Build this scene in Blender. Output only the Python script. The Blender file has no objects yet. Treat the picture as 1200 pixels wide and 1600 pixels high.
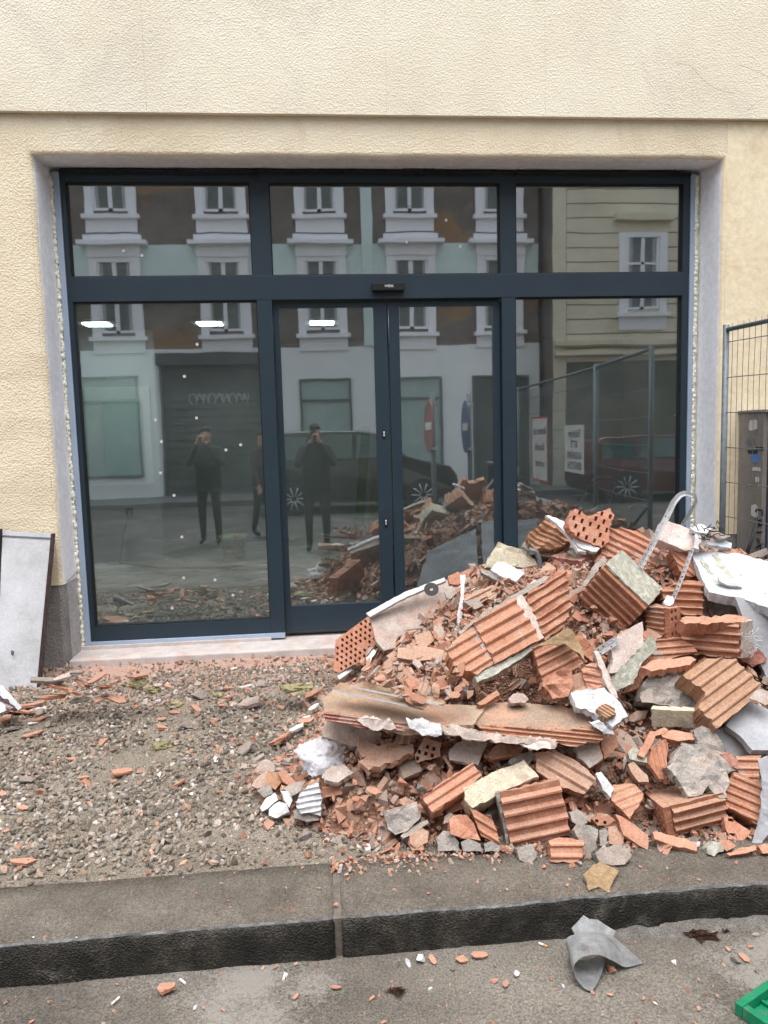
import bpy, bmesh, math, random
import numpy as np
from mathutils import Vector, Matrix, noise

SC = bpy.context.scene
COL = SC.collection
RNG = random.Random(7)
NR = np.random.default_rng(11)

# ------------------------------------------------------------------ camera
F_PX = 1180.0
YAW, PITCH, ROLL = [math.radians(v) for v in (5.07, -5.97, -1.52)]
CAM = Vector((0.0, -5.0455, 1.35))
_f = Vector((math.sin(YAW)*math.cos(PITCH), math.cos(YAW)*math.cos(PITCH), math.sin(PITCH)))
_r0 = Vector((math.cos(YAW), -math.sin(YAW), 0))
_u0 = _r0.cross(_f)
_r = _r0*math.cos(ROLL) + _u0*math.sin(ROLL)
_u = -_r0*math.sin(ROLL) + _u0*math.cos(ROLL)
cam_data = bpy.data.cameras.new('camera')
cam = bpy.data.objects.new('camera', cam_data)
COL.objects.link(cam)
cam.matrix_world = Matrix(((_r.x, _u.x, -_f.x, CAM.x), (_r.y, _u.y, -_f.y, CAM.y), (_r.z, _u.z, -_f.z, CAM.z), (0, 0, 0, 1)))
cam_data.sensor_fit = 'VERTICAL'
cam_data.sensor_height = 36.0
cam_data.lens = F_PX/1600.0*36.0
cam_data.clip_start = 0.05
cam_data.clip_end = 400
SC.camera = cam

# ------------------------------------------------------------------ light
world = bpy.data.worlds.new('World')
SC.world = world
world.use_nodes = True
nt = world.node_tree
nt.nodes.clear()
sky = nt.nodes.new('ShaderNodeTexSky')
sky.sky_type = 'NISHITA'
sky.sun_disc = False
SUN_EL, SUN_ROT = math.radians(74), math.radians(186)
sky.sun_elevation = SUN_EL
sky.sun_rotation = SUN_ROT
sky.air_density = 1.0
sky.dust_density = 4.0
sky.ozone_density = 1.0
hs = nt.nodes.new('ShaderNodeHueSaturation')
hs.inputs['Saturation'].default_value = 0.32
bg = nt.nodes.new('ShaderNodeBackground')
bg.inputs['Strength'].default_value = 0.15
wo = nt.nodes.new('ShaderNodeOutputWorld')
nt.links.new(sky.outputs[0], hs.inputs['Color'])
nt.links.new(hs.outputs[0], bg.inputs['Color'])
nt.links.new(bg.outputs[0], wo.inputs['Surface'])
sun_l = bpy.data.lights.new('sun', 'SUN')
sun_l.energy = 0.6
sun_l.angle = math.radians(60)
sun_l.color = (1.0, 0.97, 0.93)
sun = bpy.data.objects.new('sun', sun_l)
COL.objects.link(sun)
# points down from the sky above the street, from behind the photographer's left
_sd = Vector((math.sin(SUN_ROT)*math.cos(SUN_EL), math.cos(SUN_ROT)*math.cos(SUN_EL), math.sin(SUN_EL)))
sun.rotation_euler = _sd.to_track_quat('Z', 'Y').to_euler()
SC.view_settings.view_transform = 'Standard'
SC.view_settings.look = 'None'
SC.view_settings.gamma = 1.0
SC.view_settings.use_curve_mapping = False
SC.view_settings.exposure = 1.38
SC.render.engine = 'CYCLES'
SC.cycles.use_denoising = True
SC.cycles.max_bounces = 10
SC.cycles.transparent_max_bounces = 24
SC.cycles.caustics_reflective = False
SC.cycles.caustics_refractive = False

# ------------------------------------------------------------------ geometry of the view (to read real positions off the photograph)
def ray(x, y):
    return _r*((x-600)/F_PX) - _u*((y-800)/F_PX) + _f
def aty(x, y, Y):
    d = ray(x, y); return CAM + d*((Y-CAM.y)/d.y)
def atz(x, y, Z):
    d = ray(x, y); return CAM + d*((Z-CAM.z)/d.z)
def atd(x, y, dep):
    return CAM + ray(x, y)*dep
def project(P):
    v = P-CAM; z = v.dot(_f)
    return 600+F_PX*v.dot(_r)/z, 800-F_PX*v.dot(_u)/z, z

ROAD_Z, KERB_Z = -0.28, -0.15
KERB_F, KERB_B = -2.833, -2.52
def lerp_tab(x, tab):
    if x <= tab[0][0]: return tab[0][1]
    for (a, b), (c, d) in zip(tab, tab[1:]):
        if x <= c: return b+(d-b)*(x-a)/(c-a)
    return tab[-1][1]
def ground_z(X, Y):
    t = min(1, max(0, (Y-KERB_B)/2.4))
    z = KERB_Z-0.006 + 0.11*t
    if Y > KERB_B:
        z += 0.012*noise.noise(Vector((X*1.7, Y*1.7, 3.0)))*min(1, (Y-KERB_B)*4)
    return z
FOOT = [(-0.55, -1.7), (-0.38, -2.02), (-0.15, -2.3), (0.05, -2.44), (0.5, -2.5), (3, -2.5)]
CAP = [(-0.5, 0.0), (-0.25, 0.07), (0.0, 0.15), (0.12, 0.30), (0.2, 0.38), (0.5, 0.50), (0.85, 0.66), (1.1, 0.77), (1.5, 0.86), (2.0, 0.84), (2.5, 0.7), (3.0, 0.3)]
def smin(a, b, k=0.12):
    h = max(0, min(1, 0.5+0.5*(b-a)/k))
    return b*(1-h)+a*h-k*h*(1-h)
def heap_h(X, Y):
    fr = (Y-lerp_tab(X, FOOT))*0.84
    bk = (-0.22-Y)*1.25
    h = smin(smin(fr, bk), lerp_tab(X-lerp_tab(Y, [(-1.9, 0.0), (-1.45, 0.30), (-0.5, 0.42)])*max(0, min(1, (0.9-X)/0.9)), CAP))
    # the hollow under the fallen wall piece
    h -= 0.60*math.exp(-(((X-0.88)/0.20)**2+((Y+1.84)/0.20)**2)**1.5)
    return max(0, h)
def heap_z(X, Y):
    return ground_z(X, Y)+heap_h(X, Y)
def hit(x, y):
    """depth at which the sight line through a photo point meets the heap or ground"""
    d = ray(x, y)
    s = 1.5
    while s < 5.0:
        P = CAM+d*s
        if P.y > -0.9: break
        if P.z < (heap_z(P.x, P.y) if P.y > KERB_B else (KERB_Z if P.y > KERB_F else ROAD_Z)):
            return s
        s += 0.01
    P = CAM+d*s
    return (-1.15-CAM.y)/d.y if P.y > -0.95 else s

# ------------------------------------------------------------------ node materials
MATS = {}
def _n(t, typ, **kw):
    n = t.nodes.new(typ)
    for k, v in kw.items(): setattr(n, k, v)
    return n
def ramp(t, fac, stops):
    r = _n(t, 'ShaderNodeValToRGB')
    cr = r.color_ramp
    while len(cr.elements) > 1: cr.elements.remove(cr.elements[0])
    cr.elements[0].position = stops[0][0]; cr.elements[0].color = (*stops[0][1], 1)
    for p, c in stops[1:]:
        e = cr.elements.new(p); e.color = (*c, 1)
    t.links.new(fac, r.inputs[0])
    return r.outputs[0]
def tex(t, vec, scale, detail=4, rough=0.6, kind='noise', dist=0.0):
    if kind == 'noise':
        n = _n(t, 'ShaderNodeTexNoise'); n.inputs['Detail'].default_value = detail; n.inputs['Roughness'].default_value = rough
        n.inputs['Distortion'].default_value = dist
        o = n.outputs['Fac']
    else:
        n = _n(t, 'ShaderNodeTexVoronoi', feature='F1' if kind == 'voronoi' else 'DISTANCE_TO_EDGE'); o = n.outputs['Distance']
    n.inputs['Scale'].default_value = scale
    t.links.new(vec, n.inputs['Vector'])
    return o
def mixc(t, fac, a, b, blend='MIX'):
    m = _n(t, 'ShaderNodeMix', data_type='RGBA', blend_type=blend)
    if isinstance(fac, (int, float)): m.inputs[0].default_value = fac
    else: t.links.new(fac, m.inputs[0])
    for i, v in ((6, a), (7, b)):
        if isinstance(v, tuple): m.inputs[i].default_value = (*v, 1)
        else: t.links.new(v, m.inputs[i])
    return m.outputs[2]
def mathn(t, op, a, b=None, clamp=False):
    m = _n(t, 'ShaderNodeMath', operation=op, use_clamp=clamp)
    for i, v in ((0, a), (1, b)):
        if v is None: continue
        if isinstance(v, (int, float)): m.inputs[i].default_value = v
        else: t.links.new(v, m.inputs[i])
    return m.outputs[0]
def mat(name, stops, scale=20, rough=0.9, bump=0.4, bscale=80, bdist=0.004, vor=0.0, island=None, coord='Object', dust=None, spec=0.3, metallic=0.0, pervar=0.12, grain=0.35, gscale=None, settle=None):
    """stops: colour ramp over noise; island: ramp over random per island; dust: (colour, scale, low, high) patches"""
    if name in MATS: return MATS[name]
    m = bpy.data.materials.new(name); m.use_nodes = True; t = m.node_tree; t.nodes.clear()
    out = _n(t, 'ShaderNodeOutputMaterial'); b = _n(t, 'ShaderNodeBsdfPrincipled')
    t.links.new(b.outputs[0], out.inputs[0])
    if coord == 'World':
        g = _n(t, 'ShaderNodeNewGeometry'); vec = g.outputs['Position']
    else:
        tc = _n(t, 'ShaderNodeTexCoord'); oi = _n(t, 'ShaderNodeObjectInfo')
        va = _n(t, 'ShaderNodeVectorMath', operation='ADD')
        t.links.new(tc.outputs['Object'], va.inputs[0])
        mm = mathn(t, 'MULTIPLY', oi.outputs['Random'], 37.0)
        t.links.new(mm, va.inputs[1]); vec = va.outputs[0]
    nz = tex(t, vec, scale, 6, 0.65)
    c = ramp(t, nz, stops)
    if island:
        g2 = _n(t, 'ShaderNodeNewGeometry')
        ci = ramp(t, g2.outputs['Random Per Island'], island)
        c = mixc(t, 1.0, ci, mixc(t, 0.5, (1, 1, 1), c), 'MULTIPLY')
    elif coord != 'World' and pervar:
        v = mathn(t, 'MULTIPLY_ADD', oi.outputs['Random'], 2*pervar); v.node.inputs[2].default_value = 1-pervar
        hsn = _n(t, 'ShaderNodeHueSaturation'); t.links.new(v, hsn.inputs['Value']); t.links.new(c, hsn.inputs['Color']); c = hsn.outputs[0]
    if dust:
        dn = tex(t, vec, dust[1], 5, 0.7, dist=0.6)
        mr = _n(t, 'ShaderNodeMapRange'); mr.inputs[1].default_value = dust[2]; mr.inputs[2].default_value = dust[3]
        t.links.new(dn, mr.inputs[0])
        c = mixc(t, mr.outputs[0], c, dust[0])
    if settle:      # fine dust that has fallen on whatever faces up
        gn = _n(t, 'ShaderNodeNewGeometry'); sn = _n(t, 'ShaderNodeSeparateXYZ'); t.links.new(gn.outputs['Normal'], sn.inputs[0])
        nn_ = tex(t, gn.outputs['Position'], 11, 5, 0.7)
        sm = mathn(t, 'ADD', mathn(t, 'MULTIPLY', sn.outputs['Z'], 0.75), nn_)
        mrs = _n(t, 'ShaderNodeMapRange'); mrs.inputs[1].default_value = 0.70; mrs.inputs[2].default_value = 1.25; mrs.inputs[4].default_value = settle[1]; t.links.new(sm, mrs.inputs[0])
        c = mixc(t, mrs.outputs[0], c, settle[0])
    fine = tex(t, vec, gscale or bscale*2, 3, 0.75)
    c = mixc(t, grain, c, mixc(t, 1.0, c, ramp(t, fine, [(0.32, (0.30, 0.30, 0.30)), (0.5, (0.95, 0.95, 0.95)), (0.68, (1.7, 1.7, 1.7))]), 'MULTIPLY'))
    t.links.new(c, b.inputs['Base Color'])
    b.inputs['Roughness'].default_value = rough
    b.inputs['Specular IOR Level'].default_value = spec
    b.inputs['Metallic'].default_value = metallic
    h = tex(t, vec, bscale, 5, 0.65)
    if vor:
        hv = tex(t, vec, vor, kind='voronoi'); h = mathn(t, 'ADD', h, hv)
    bp = _n(t, 'ShaderNodeBump'); bp.inputs['Strength'].default_value = bump; bp.inputs['Distance'].default_value = bdist
    t.links.new(h, bp.inputs['Height']); t.links.new(bp.outputs[0], b.inputs['Normal'])
    MATS[name] = m
    return m

CLAY = mat('clay', [(0.3, (0.31, 0.13, 0.078)), (0.55, (0.43, 0.195, 0.12)), (0.75, (0.50, 0.26, 0.175))], 14, bump=0.6, bscale=60, dust=((0.40, 0.35, 0.305), 6, 0.61, 0.67), settle=((0.44, 0.305, 0.225), 0.6))
DCLAY = mat('dusty_clay', [(0.3, (0.31, 0.17, 0.115)), (0.6, (0.42, 0.245, 0.175)), (0.8, (0.49, 0.33, 0.26))], 14, bump=0.5, bscale=60, dust=((0.50, 0.37, 0.28), 7, 0.45, 0.75), settle=((0.44, 0.305, 0.225), 0.68))
BCLAY = mat('bright_clay', [(0.3, (0.40, 0.17, 0.105)), (0.6, (0.50, 0.24, 0.16)), (0.8, (0.55, 0.31, 0.23))], 14, bump=0.5, bscale=60, dust=((0.58, 0.38, 0.29), 8, 0.55, 0.8), settle=((0.44, 0.305, 0.225), 0.48))
OCHRE = mat('ochre_clay', [(0.3, (0.30, 0.155, 0.09)), (0.6, (0.40, 0.225, 0.135)), (0.8, (0.47, 0.31, 0.21))], 14, bump=0.6, bscale=50, settle=((0.44, 0.305, 0.225), 0.56))
REDBR = mat('red_brick', [(0.3, (0.22, 0.07, 0.055)), (0.6, (0.33, 0.13, 0.11)), (0.8, (0.45, 0.27, 0.24))], 25, bump=0.8, bscale=60, dust=((0.5, 0.4, 0.36), 12, 0.5, 0.75), settle=((0.44, 0.305, 0.225), 0.56))
MORTAR = mat('mortar', [(0.3, (0.22, 0.20, 0.18)), (0.55, (0.34, 0.32, 0.30)), (0.8, (0.46, 0.44, 0.41))], 22, bump=0.9, bscale=90, bdist=0.006, settle=((0.44, 0.305, 0.225), 0.4))
PMORTAR = mat('pinkish_mortar', [(0.3, (0.34, 0.27, 0.23)), (0.55, (0.45, 0.38, 0.34)), (0.8, (0.56, 0.50, 0.46))], 18, bump=0.8, bscale=80, dust=((0.48, 0.30, 0.22), 6, 0.5, 0.75))
GMORTAR = mat('green_grey_mortar', [(0.3, (0.24, 0.24, 0.19)), (0.55, (0.36, 0.36, 0.30)), (0.75, (0.50, 0.50, 0.44))], 35, bump=0.6, bscale=90, dust=((0.55, 0.53, 0.48), 30, 0.5, 0.7))
WPLAST = mat('white_plaster', [(0.3, (0.46, 0.455, 0.455)), (0.5, (0.60, 0.60, 0.615)), (0.8, (0.68, 0.68, 0.70))], 12, bump=0.4, bscale=60, dust=((0.38, 0.35, 0.32), 10, 0.62, 0.75))
PINKPL = mat('pale_pink_plaster', [(0.3, (0.50, 0.40, 0.36)), (0.55, (0.62, 0.53, 0.49)), (0.8, (0.72, 0.66, 0.63))], 10, bump=0.5, bscale=60, dust=((0.42, 0.25, 0.18), 5, 0.58, 0.8))
CREAMST = mat('cream_render', [(0.3, (0.44, 0.38, 0.28)), (0.55, (0.58, 0.52, 0.40)), (0.8, (0.66, 0.62, 0.52))], 40, bump=1.0, bscale=110, bdist=0.006, dust=((0.35, 0.28, 0.24), 8, 0.55, 0.75))
INSUL = mat('white_insulation', [(0.3, (0.44, 0.46, 0.49)), (0.6, (0.53, 0.55, 0.585)), (0.8, (0.60, 0.61, 0.64))], 8, bump=0.3, bscale=40, dust=((0.40, 0.38, 0.35), 6, 0.60, 0.66), grain=0.15)
GBOARD = mat('grey_board', [(0.3, (0.30, 0.31, 0.33)), (0.55, (0.40, 0.41, 0.435)), (0.8, (0.49, 0.50, 0.53))], 5, bump=0.3, bscale=30, dust=((0.42, 0.34, 0.29), 5, 0.58, 0.75), grain=0.15)
WOODY = mat('dusty_brown_board', [(0.3, (0.25, 0.16, 0.10)), (0.55, (0.37, 0.26, 0.18)), (0.8, (0.47, 0.36, 0.28))], 8, bump=0.4, bscale=40)
GLAZED = mat('dusty_beam_top', [(0.3, (0.24, 0.175, 0.125)), (0.55, (0.33, 0.25, 0.185)), (0.8, (0.42, 0.33, 0.26))], 7, bump=0.5, bscale=60, dust=((0.47, 0.27, 0.19), 5, 0.45, 0.7))
TAN = mat('tan_cardboard', [(0.3, (0.20, 0.13, 0.07)), (0.6, (0.29, 0.205, 0.12)), (0.8, (0.38, 0.28, 0.18))], 8, bump=0.3, bscale=25)
METAL = mat('galvanised_metal', [(0.3, (0.50, 0.52, 0.55)), (0.7, (0.68, 0.70, 0.73))], 20, rough=0.45, bump=0.1, spec=0.5, metallic=0.5, grain=0.1)
DARK = mat('black_rubber', [(0.3, (0.012, 0.012, 0.014)), (0.7, (0.03, 0.03, 0.032))], 30, rough=0.6, bump=0.3, grain=0.1)
GREYMETAL = mat('weathered_grey_steel', [(0.3, (0.10, 0.12, 0.14)), (0.7, (0.17, 0.2, 0.22))], 30, rough=0.5, bump=0.15, spec=0.5, metallic=0.3, grain=0.1)

# ------------------------------------------------------------------ object helpers
def link(name, me, m=None, parent=None, loc=None):
    o = bpy.data.objects.new(name, me)
    COL.objects.link(o)
    if m is not None and me is not None and not me.materials:
        for q in (m if isinstance(m, (list, tuple)) else [m]): me.materials.append(q)
    if parent: o.parent = parent
    if loc is not None: o.location = loc
    return o
def tag(o, label=None, cat=None, group=None, kind=None):
    if label: o['label'] = label
    if cat: o['category'] = cat
    if group: o['group'] = group
    if kind: o['kind'] = kind
    return o
def empty(name, loc, label, cat, group=None, rz=0):
    o = bpy.data.objects.new(name, None); COL.objects.link(o)
    o.location = loc; o.rotation_euler = (0, 0, rz); o.empty_display_size = 0.1
    return tag(o, label, cat, group)
def bm_obj(name, bm, m, parent=None, loc=None, smooth=False, recentre=False):
    """bm in world coordinates when parent is None and recentre, otherwise local"""
    me = bpy.data.meshes.new(name)
    if recentre and parent is None:
        lo = Vector((1e9,)*3); hi = -lo
        for v in bm.verts:
            for i in range(3):
                lo[i] = min(lo[i], v.co[i]); hi[i] = max(hi[i], v.co[i])
        c = Vector(((lo.x+hi.x)/2, (lo.y+hi.y)/2, lo.z))
        bmesh.ops.translate(bm, verts=bm.verts, vec=-c)
        loc = c
    elif parent is not None and loc is None:
        bmesh.ops.translate(bm, verts=bm.verts, vec=-parent.location)
    bmesh.ops.recalc_face_normals(bm, faces=bm.faces)
    bm.to_mesh(me); bm.free()
    if smooth:
        for p in me.polygons: p.use_smooth = True
    return link(name, me, m, parent, loc)
def add_box(bm, lo, hi, mi=0, bev=0.0):
    lo, hi = Vector(lo), Vector(hi)
    r = bmesh.ops.create_cube(bm, size=1, matrix=Matrix.Translation((lo+hi)/2) @ Matrix.Diagonal((*(hi-lo), 1)))
    vs = r['verts']
    fs = {f for v in vs for f in v.link_faces}
    for f in fs: f.material_index = mi
    if bev:
        es = list({e for v in vs for e in v.link_edges})
        rb = bmesh.ops.bevel(bm, geom=es, offset=bev, segments=2, affect='EDGES', profile=0.6)
        for f in rb['faces']: f.material_index = mi
    return vs
def box(name, lo, hi, m, parent=None, bev=0.0, **kw):
    bm = bmesh.new(); add_box(bm, lo, hi, 0, bev)
    return bm_obj(name, bm, m, parent, recentre=parent is None, **kw)
def add_tube(bm, pts, r, seg=8, mi=0, closed=False, rads=None):
    pts = [Vector(p) for p in pts]
    rings = []
    up = Vector((0, 0, 1))
    prev = None
    for i, p in enumerate(pts):
        a = pts[max(0, i-1)]; b = pts[min(len(pts)-1, i+1)]
        d = (b-a).normalized()
        if prev is None:
            s = d.cross(up)
            if s.length < 0.1: s = d.cross(Vector((1, 0, 0)))
            s.normalize()
        else:
            s = (prev - d*prev.dot(d)).normalized()
        prev = s
        w = s.cross(d).normalized()
        rr = rads[i] if rads else r
        rings.append([bm.verts.new(p+s*(rr*math.cos(2*math.pi*k/seg))+w*(rr*math.sin(2*math.pi*k/seg))) for k in range(seg)])
    for A, B in zip(rings, rings[1:]):
        for k in range(seg):
            f = bm.faces.new((A[k], A[(k+1) % seg], B[(k+1) % seg], B[k])); f.material_index = mi; f.smooth = True
    bm.faces.new(rings[0][::-1]).material_index = mi
    bm.faces.new(rings[-1]).material_index = mi
def tube(name, pts, r, m, parent=None, seg=8, **kw):
    bm = bmesh.new(); add_tube(bm, pts, r, seg)
    return bm_obj(name, bm, m, parent, recentre=parent is None, **kw)

# ------------------------------------------------------------------ the outline-to-solid builder used for bricks, slabs and chunks
def poly_area2(p):
    return sum(p[i].x*p[(i+1) % len(p)].y-p[(i+1) % len(p)].x*p[i].y for i in range(len(p)))/2
def solid(pts, ext, a_dir=None, rib=None, jag=0.004, seg=0.02, rough=0.0, perf=None, seed=0, taper=0.0, cell=0.05):
    """pts: 3D outline (roughly planar); ext: thickness vector; rib=(pitch, height, duty) bands along a_dir;
    perf=(pitch_a, pitch_b, hole_a, hole_b, depth, stagger) rows of holes. Returns a bmesh in world space."""
    rn = random.Random(seed*977+13)
    n = Vector()
    for i, p in enumerate(pts):
        q = pts[(i+1) % len(pts)]
        n += Vector(((p.y-q.y)*(p.z+q.z), (p.z-q.z)*(p.x+q.x), (p.x-q.x)*(p.y+q.y)))
    n.normalize()
    if n.dot(ext) > 0: n.negate()
    c = sum(pts, Vector())/len(pts)
    a = (a_dir if a_dir is not None else (pts[1]-pts[0]))
    a = (a-n*a.dot(n)).normalized(); b = n.cross(a)
    P2 = [Vector(((p-c).dot(a), (p-c).dot(b))) for p in pts]
    if poly_area2(P2) < 0: P2.reverse()
    ring = []
    L = len(P2)
    for i in range(L):
        p, q = P2[i], P2[(i+1) % L]
        d = q-p; k = max(1, int(d.length/seg)) if seg else 1
        nn = Vector((d.y, -d.x)).normalized() if d.length > 0 else Vector((0, 0))
        ph = rn.random()*50
        for j in range(k):
            t = j/k
            o = 0 if j == 0 else jag*(noise.noise(Vector((ph+t*d.length*45, 0.3, 0)))*1.6 + rn.uniform(-.35, .35))
            ring.append(p+d*t+nn*o)
    bm = bmesh.new()
    f = bm.faces.new([bm.verts.new((p.x, p.y, 0)) for p in ring])
    xs = [p.x for p in ring]; ys = [p.y for p in ring]
    def cut_y(y): bmesh.ops.bisect_plane(bm, geom=list(bm.verts)+list(bm.edges)+list(bm.faces), plane_co=(0, y, 0), plane_no=(0, 1, 0), dist=1e-6)
    def cut_x(x): bmesh.ops.bisect_plane(bm, geom=list(bm.verts)+list(bm.edges)+list(bm.faces), plane_co=(x, 0, 0), plane_no=(1, 0, 0), dist=1e-6)
    prof = []
    if rib:
        pitch, hgt, duty = rib[:3]; hgt *= 1.35; duty = max(duty, 0.5); rib = (pitch, hgt, duty)
        y = min(ys)-pitch*rn.random()
        while y < max(ys):
            w = pitch*duty*rn.uniform(0.85, 1.15); s = pitch*0.20
            prof.append((y, y+s, y+s+w-2*s if w > 2*s else y+s, y+w))
            for yy in prof[-1]: 
                if min(ys) < yy < max(ys): cut_y(yy)
            y += pitch*rn.uniform(0.93, 1.07)
    if (rough or rib) and not perf:
        x = min(xs)+cell*0.5
        while x < max(xs): cut_x(x+rn.uniform(-.2, .2)*cell); x += cell
        if not rib:
            y = min(ys)+cell*0.5
            while y < max(ys): cut_y(y+rn.uniform(-.2, .2)*cell); y += cell
    holes = []
    if perf:
        pa, pb, ha, hb, dep, stag = perf
        x0, x1, y0, y1 = min(xs), max(xs), min(ys), max(ys)
        row = 0; y = y0+pb*0.35
        while y+hb < y1-0.003:
            x = x0+pa*0.3+(stag*pa if row % 2 else 0)
            while x+ha < x1-0.003:
                holes.append((x, y, x+ha, y+hb)); x += pa
            row += 1; y += pb
        for v in sorted({round(h[1], 5) for h in holes} | {round(h[3], 5) for h in holes}): cut_y(v)
        for v in sorted({round(h[0], 5) for h in holes} | {round(h[2], 5) for h in holes}): cut_x(v)
    top_faces = list(bm.faces)
    bverts = {v for v in bm.verts if any(len(e.link_faces) == 1 for e in v.link_edges)}
    el = Vector((ext.dot(a), ext.dot(b), ext.dot(n)))
    # bottom and sides
    bot = {}
    be = [e for e in bm.edges if len(e.link_faces) == 1]
    cx = sum(v.co.x for v in bverts)/len(bverts); cy = sum(v.co.y for v in bverts)/len(bverts)
    for v in bverts:
        q = v.co.copy()
        if taper: q = Vector((cx+(q.x-cx)*(1-taper), cy+(q.y-cy)*(1-taper), 0))
        bot[v] = (q+el+Vector((rn.uniform(-1, 1), rn.uniform(-1, 1), rn.uniform(-1, 1)))*jag*0.7)
    mid = {}
    thick = ext.length > 0.03 and jag > 0.001
    nb = {v: bm.verts.new(bot[v]) for v in bverts}
    if thick:
        for v in bverts: mid[v] = bm.verts.new((v.co+bot[v])/2+Vector((rn.uniform(-1, 1), rn.uniform(-1, 1), 0))*jag*1.2)
    for e in be:
        v0, v1 = e.verts
        try:
            if thick:
                bm.faces.new((v0, v1, mid[v1], mid[v0])); bm.faces.new((mid[v0], mid[v1], nb[v1], nb[v0]))
            else: bm.faces.new((v0, v1, nb[v1], nb[v0]))
        except ValueError: pass
    # back cap: copy of the top cells
    cap = {}
    for v in {v for f in top_faces for v in f.verts}:
        cap[v] = nb[v] if v in nb else bm.verts.new((Vector((cx+(v.co.x-cx)*(1-taper), cy+(v.co.y-cy)*(1-taper), 0)) if taper else v.co)+el)
    for f in top_faces:
        try: bm.faces.new([cap[v] for v in reversed(f.verts)])
        except ValueError: pass
    # relief on the top
    tv = {v for f in top_faces for v in f.verts}
    ph = rn.random()*90
    for v in tv:
        z = 0.0
        if rib:
            for y0_, y1_, y2_, y3_ in prof:
                if y0_ <= v.co.y <= y3_:
                    if v.co.y < y1_: z = rib[1]*(v.co.y-y0_)/max(1e-6, y1_-y0_)
                    elif v.co.y <= y2_+1e-6: z = rib[1]
                    else: z = rib[1]*(y3_-v.co.y)/max(1e-6, y3_-y2_)
            z += 0.0022*noise.noise(Vector((v.co.x*30+ph, v.co.y*30, ph)))
        if rough: z += rough*(noise.noise(Vector((v.co.x*16+ph, v.co.y*16, ph)))*1.4+noise.noise(Vector((v.co.x*45, v.co.y*45+ph, ph)))*0.6)
        v.co.z += z
    if holes:
        hf = []
        for f in top_faces:
            m_ = f.calc_center_median()
            for h in holes:
                if h[0] < m_.x < h[2] and h[1] < m_.y < h[3]:
                    if f.calc_area() > 0.93*(h[2]-h[0])*(h[3]-h[1]) and rn.random() > 0.04: hf.append(f)
                    break
        r = bmesh.ops.extrude_discrete_faces(bm, faces=hf)
        for f in r['faces']:
            for v in f.verts: v.co.z -= perf[4]
    M = Matrix(((a.x, b.x, n.x, c.x), (a.y, b.y, n.y, c.y), (a.z, b.z, n.z, c.z), (0, 0, 0, 1)))
    bm.transform(M)
    return bm
def outline(pp, d0, tx=0.0, ty=0.6):
    """photo outline -> 3D outline on a plane through depth d0 leaning away by ty per unit height and tx per unit to the right"""
    cx = sum(p[0] for p in pp)/len(pp); cy = sum(p[1] for p in pp)/len(pp)
    return [atd(x, y, d0*(1+(tx*(x-cx)+ty*(cy-y))/F_PX)) for x, y in pp]
def cdir(pp, d0, tx, ty, dr):
    cx = sum(p[0] for p in pp)/len(pp); cy = sum(p[1] for p in pp)/len(pp)
    o = outline([(cx, cy), (cx+dr[0]*10, cy+dr[1]*10)], d0, 0, 0)
    q = atd(cx+dr[0]*10, cy+dr[1]*10, d0*(1+(tx*dr[0]*10-ty*dr[1]*10)/F_PX))
    return (q-o[0]).normalized()
SEED = [0]
def piece(name, label, cat, pp, m, th=0.05, ty=0.6, tx=0.0, up=0.05, rib=None, dr=None, perf=None, jag=0.004, rough=0.0, parent=None, taper=0.0, seg=0.018, d=None, ext=None, cell=0.04, group=None, dirs=None):
    SEED[0] += 1
    cx = sum(p[0] for p in pp)/len(pp); cy = sum(p[1] for p in pp)/len(pp)
    d0 = d if d else hit(cx, cy)-up
    P = outline(pp, d0, tx, ty)
    n = (P[1]-P[0]).cross(P[2]-P[0])
    nn = Vector()
    for i, p in enumerate(P):
        q = P[(i+1) % len(P)]
        nn += Vector(((p.y-q.y)*(p.z+q.z), (p.z-q.z)*(p.x+q.x), (p.x-q.x)*(p.y+q.y)))
    nn.normalize()
    if nn.dot(_f) < 0: nn.negate()
    e = (ext.normalized() if ext else nn)*th
    ad = cdir(pp, d0, tx, ty, dr) if dr else None
    bm = solid(P, e, ad, rib, jag, seg, rough, perf, SEED[0], taper, cell)
    o = bm_obj(name, bm, m, parent, recentre=parent is None)
    if label and parent is None: tag(o, label, cat, group)
    return o
def auto_box(o_px, p1, p2, p3, up=0.06, d=None, flip=False):
    """depths of the three edges of a right-angled block from their photo directions"""
    v1, v2, v3 = [Vector((p[0], -p[1])) for p in (p1, p2, p3)]
    a, b, c = v1.dot(v2), v1.dot(v3), v2.dot(v3)
    q = -(a*b)/c if abs(c) > 1e-6 else -1
    q = max(q, 4.0)
    z1 = math.sqrt(q)
    z2 = -a/z1; z3 = -b/z1
    s = 1
    if z3 < 0: s = -1
    if flip: s = -s
    d0 = d if d else hit(o_px[0]+(p1[0]+p2[0])/2, o_px[1]+(p1[1]+p2[1])/2)-up
    def W(p, z): return atd(o_px[0]+p[0], o_px[1]+p[1], d0*(1+max(-130, min(130, s*z))/F_PX))
    O = W((0, 0), 0)
    return O, W(p1, z1)-O, W(p2, z2)-O, W(p3, z3)-O
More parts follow.
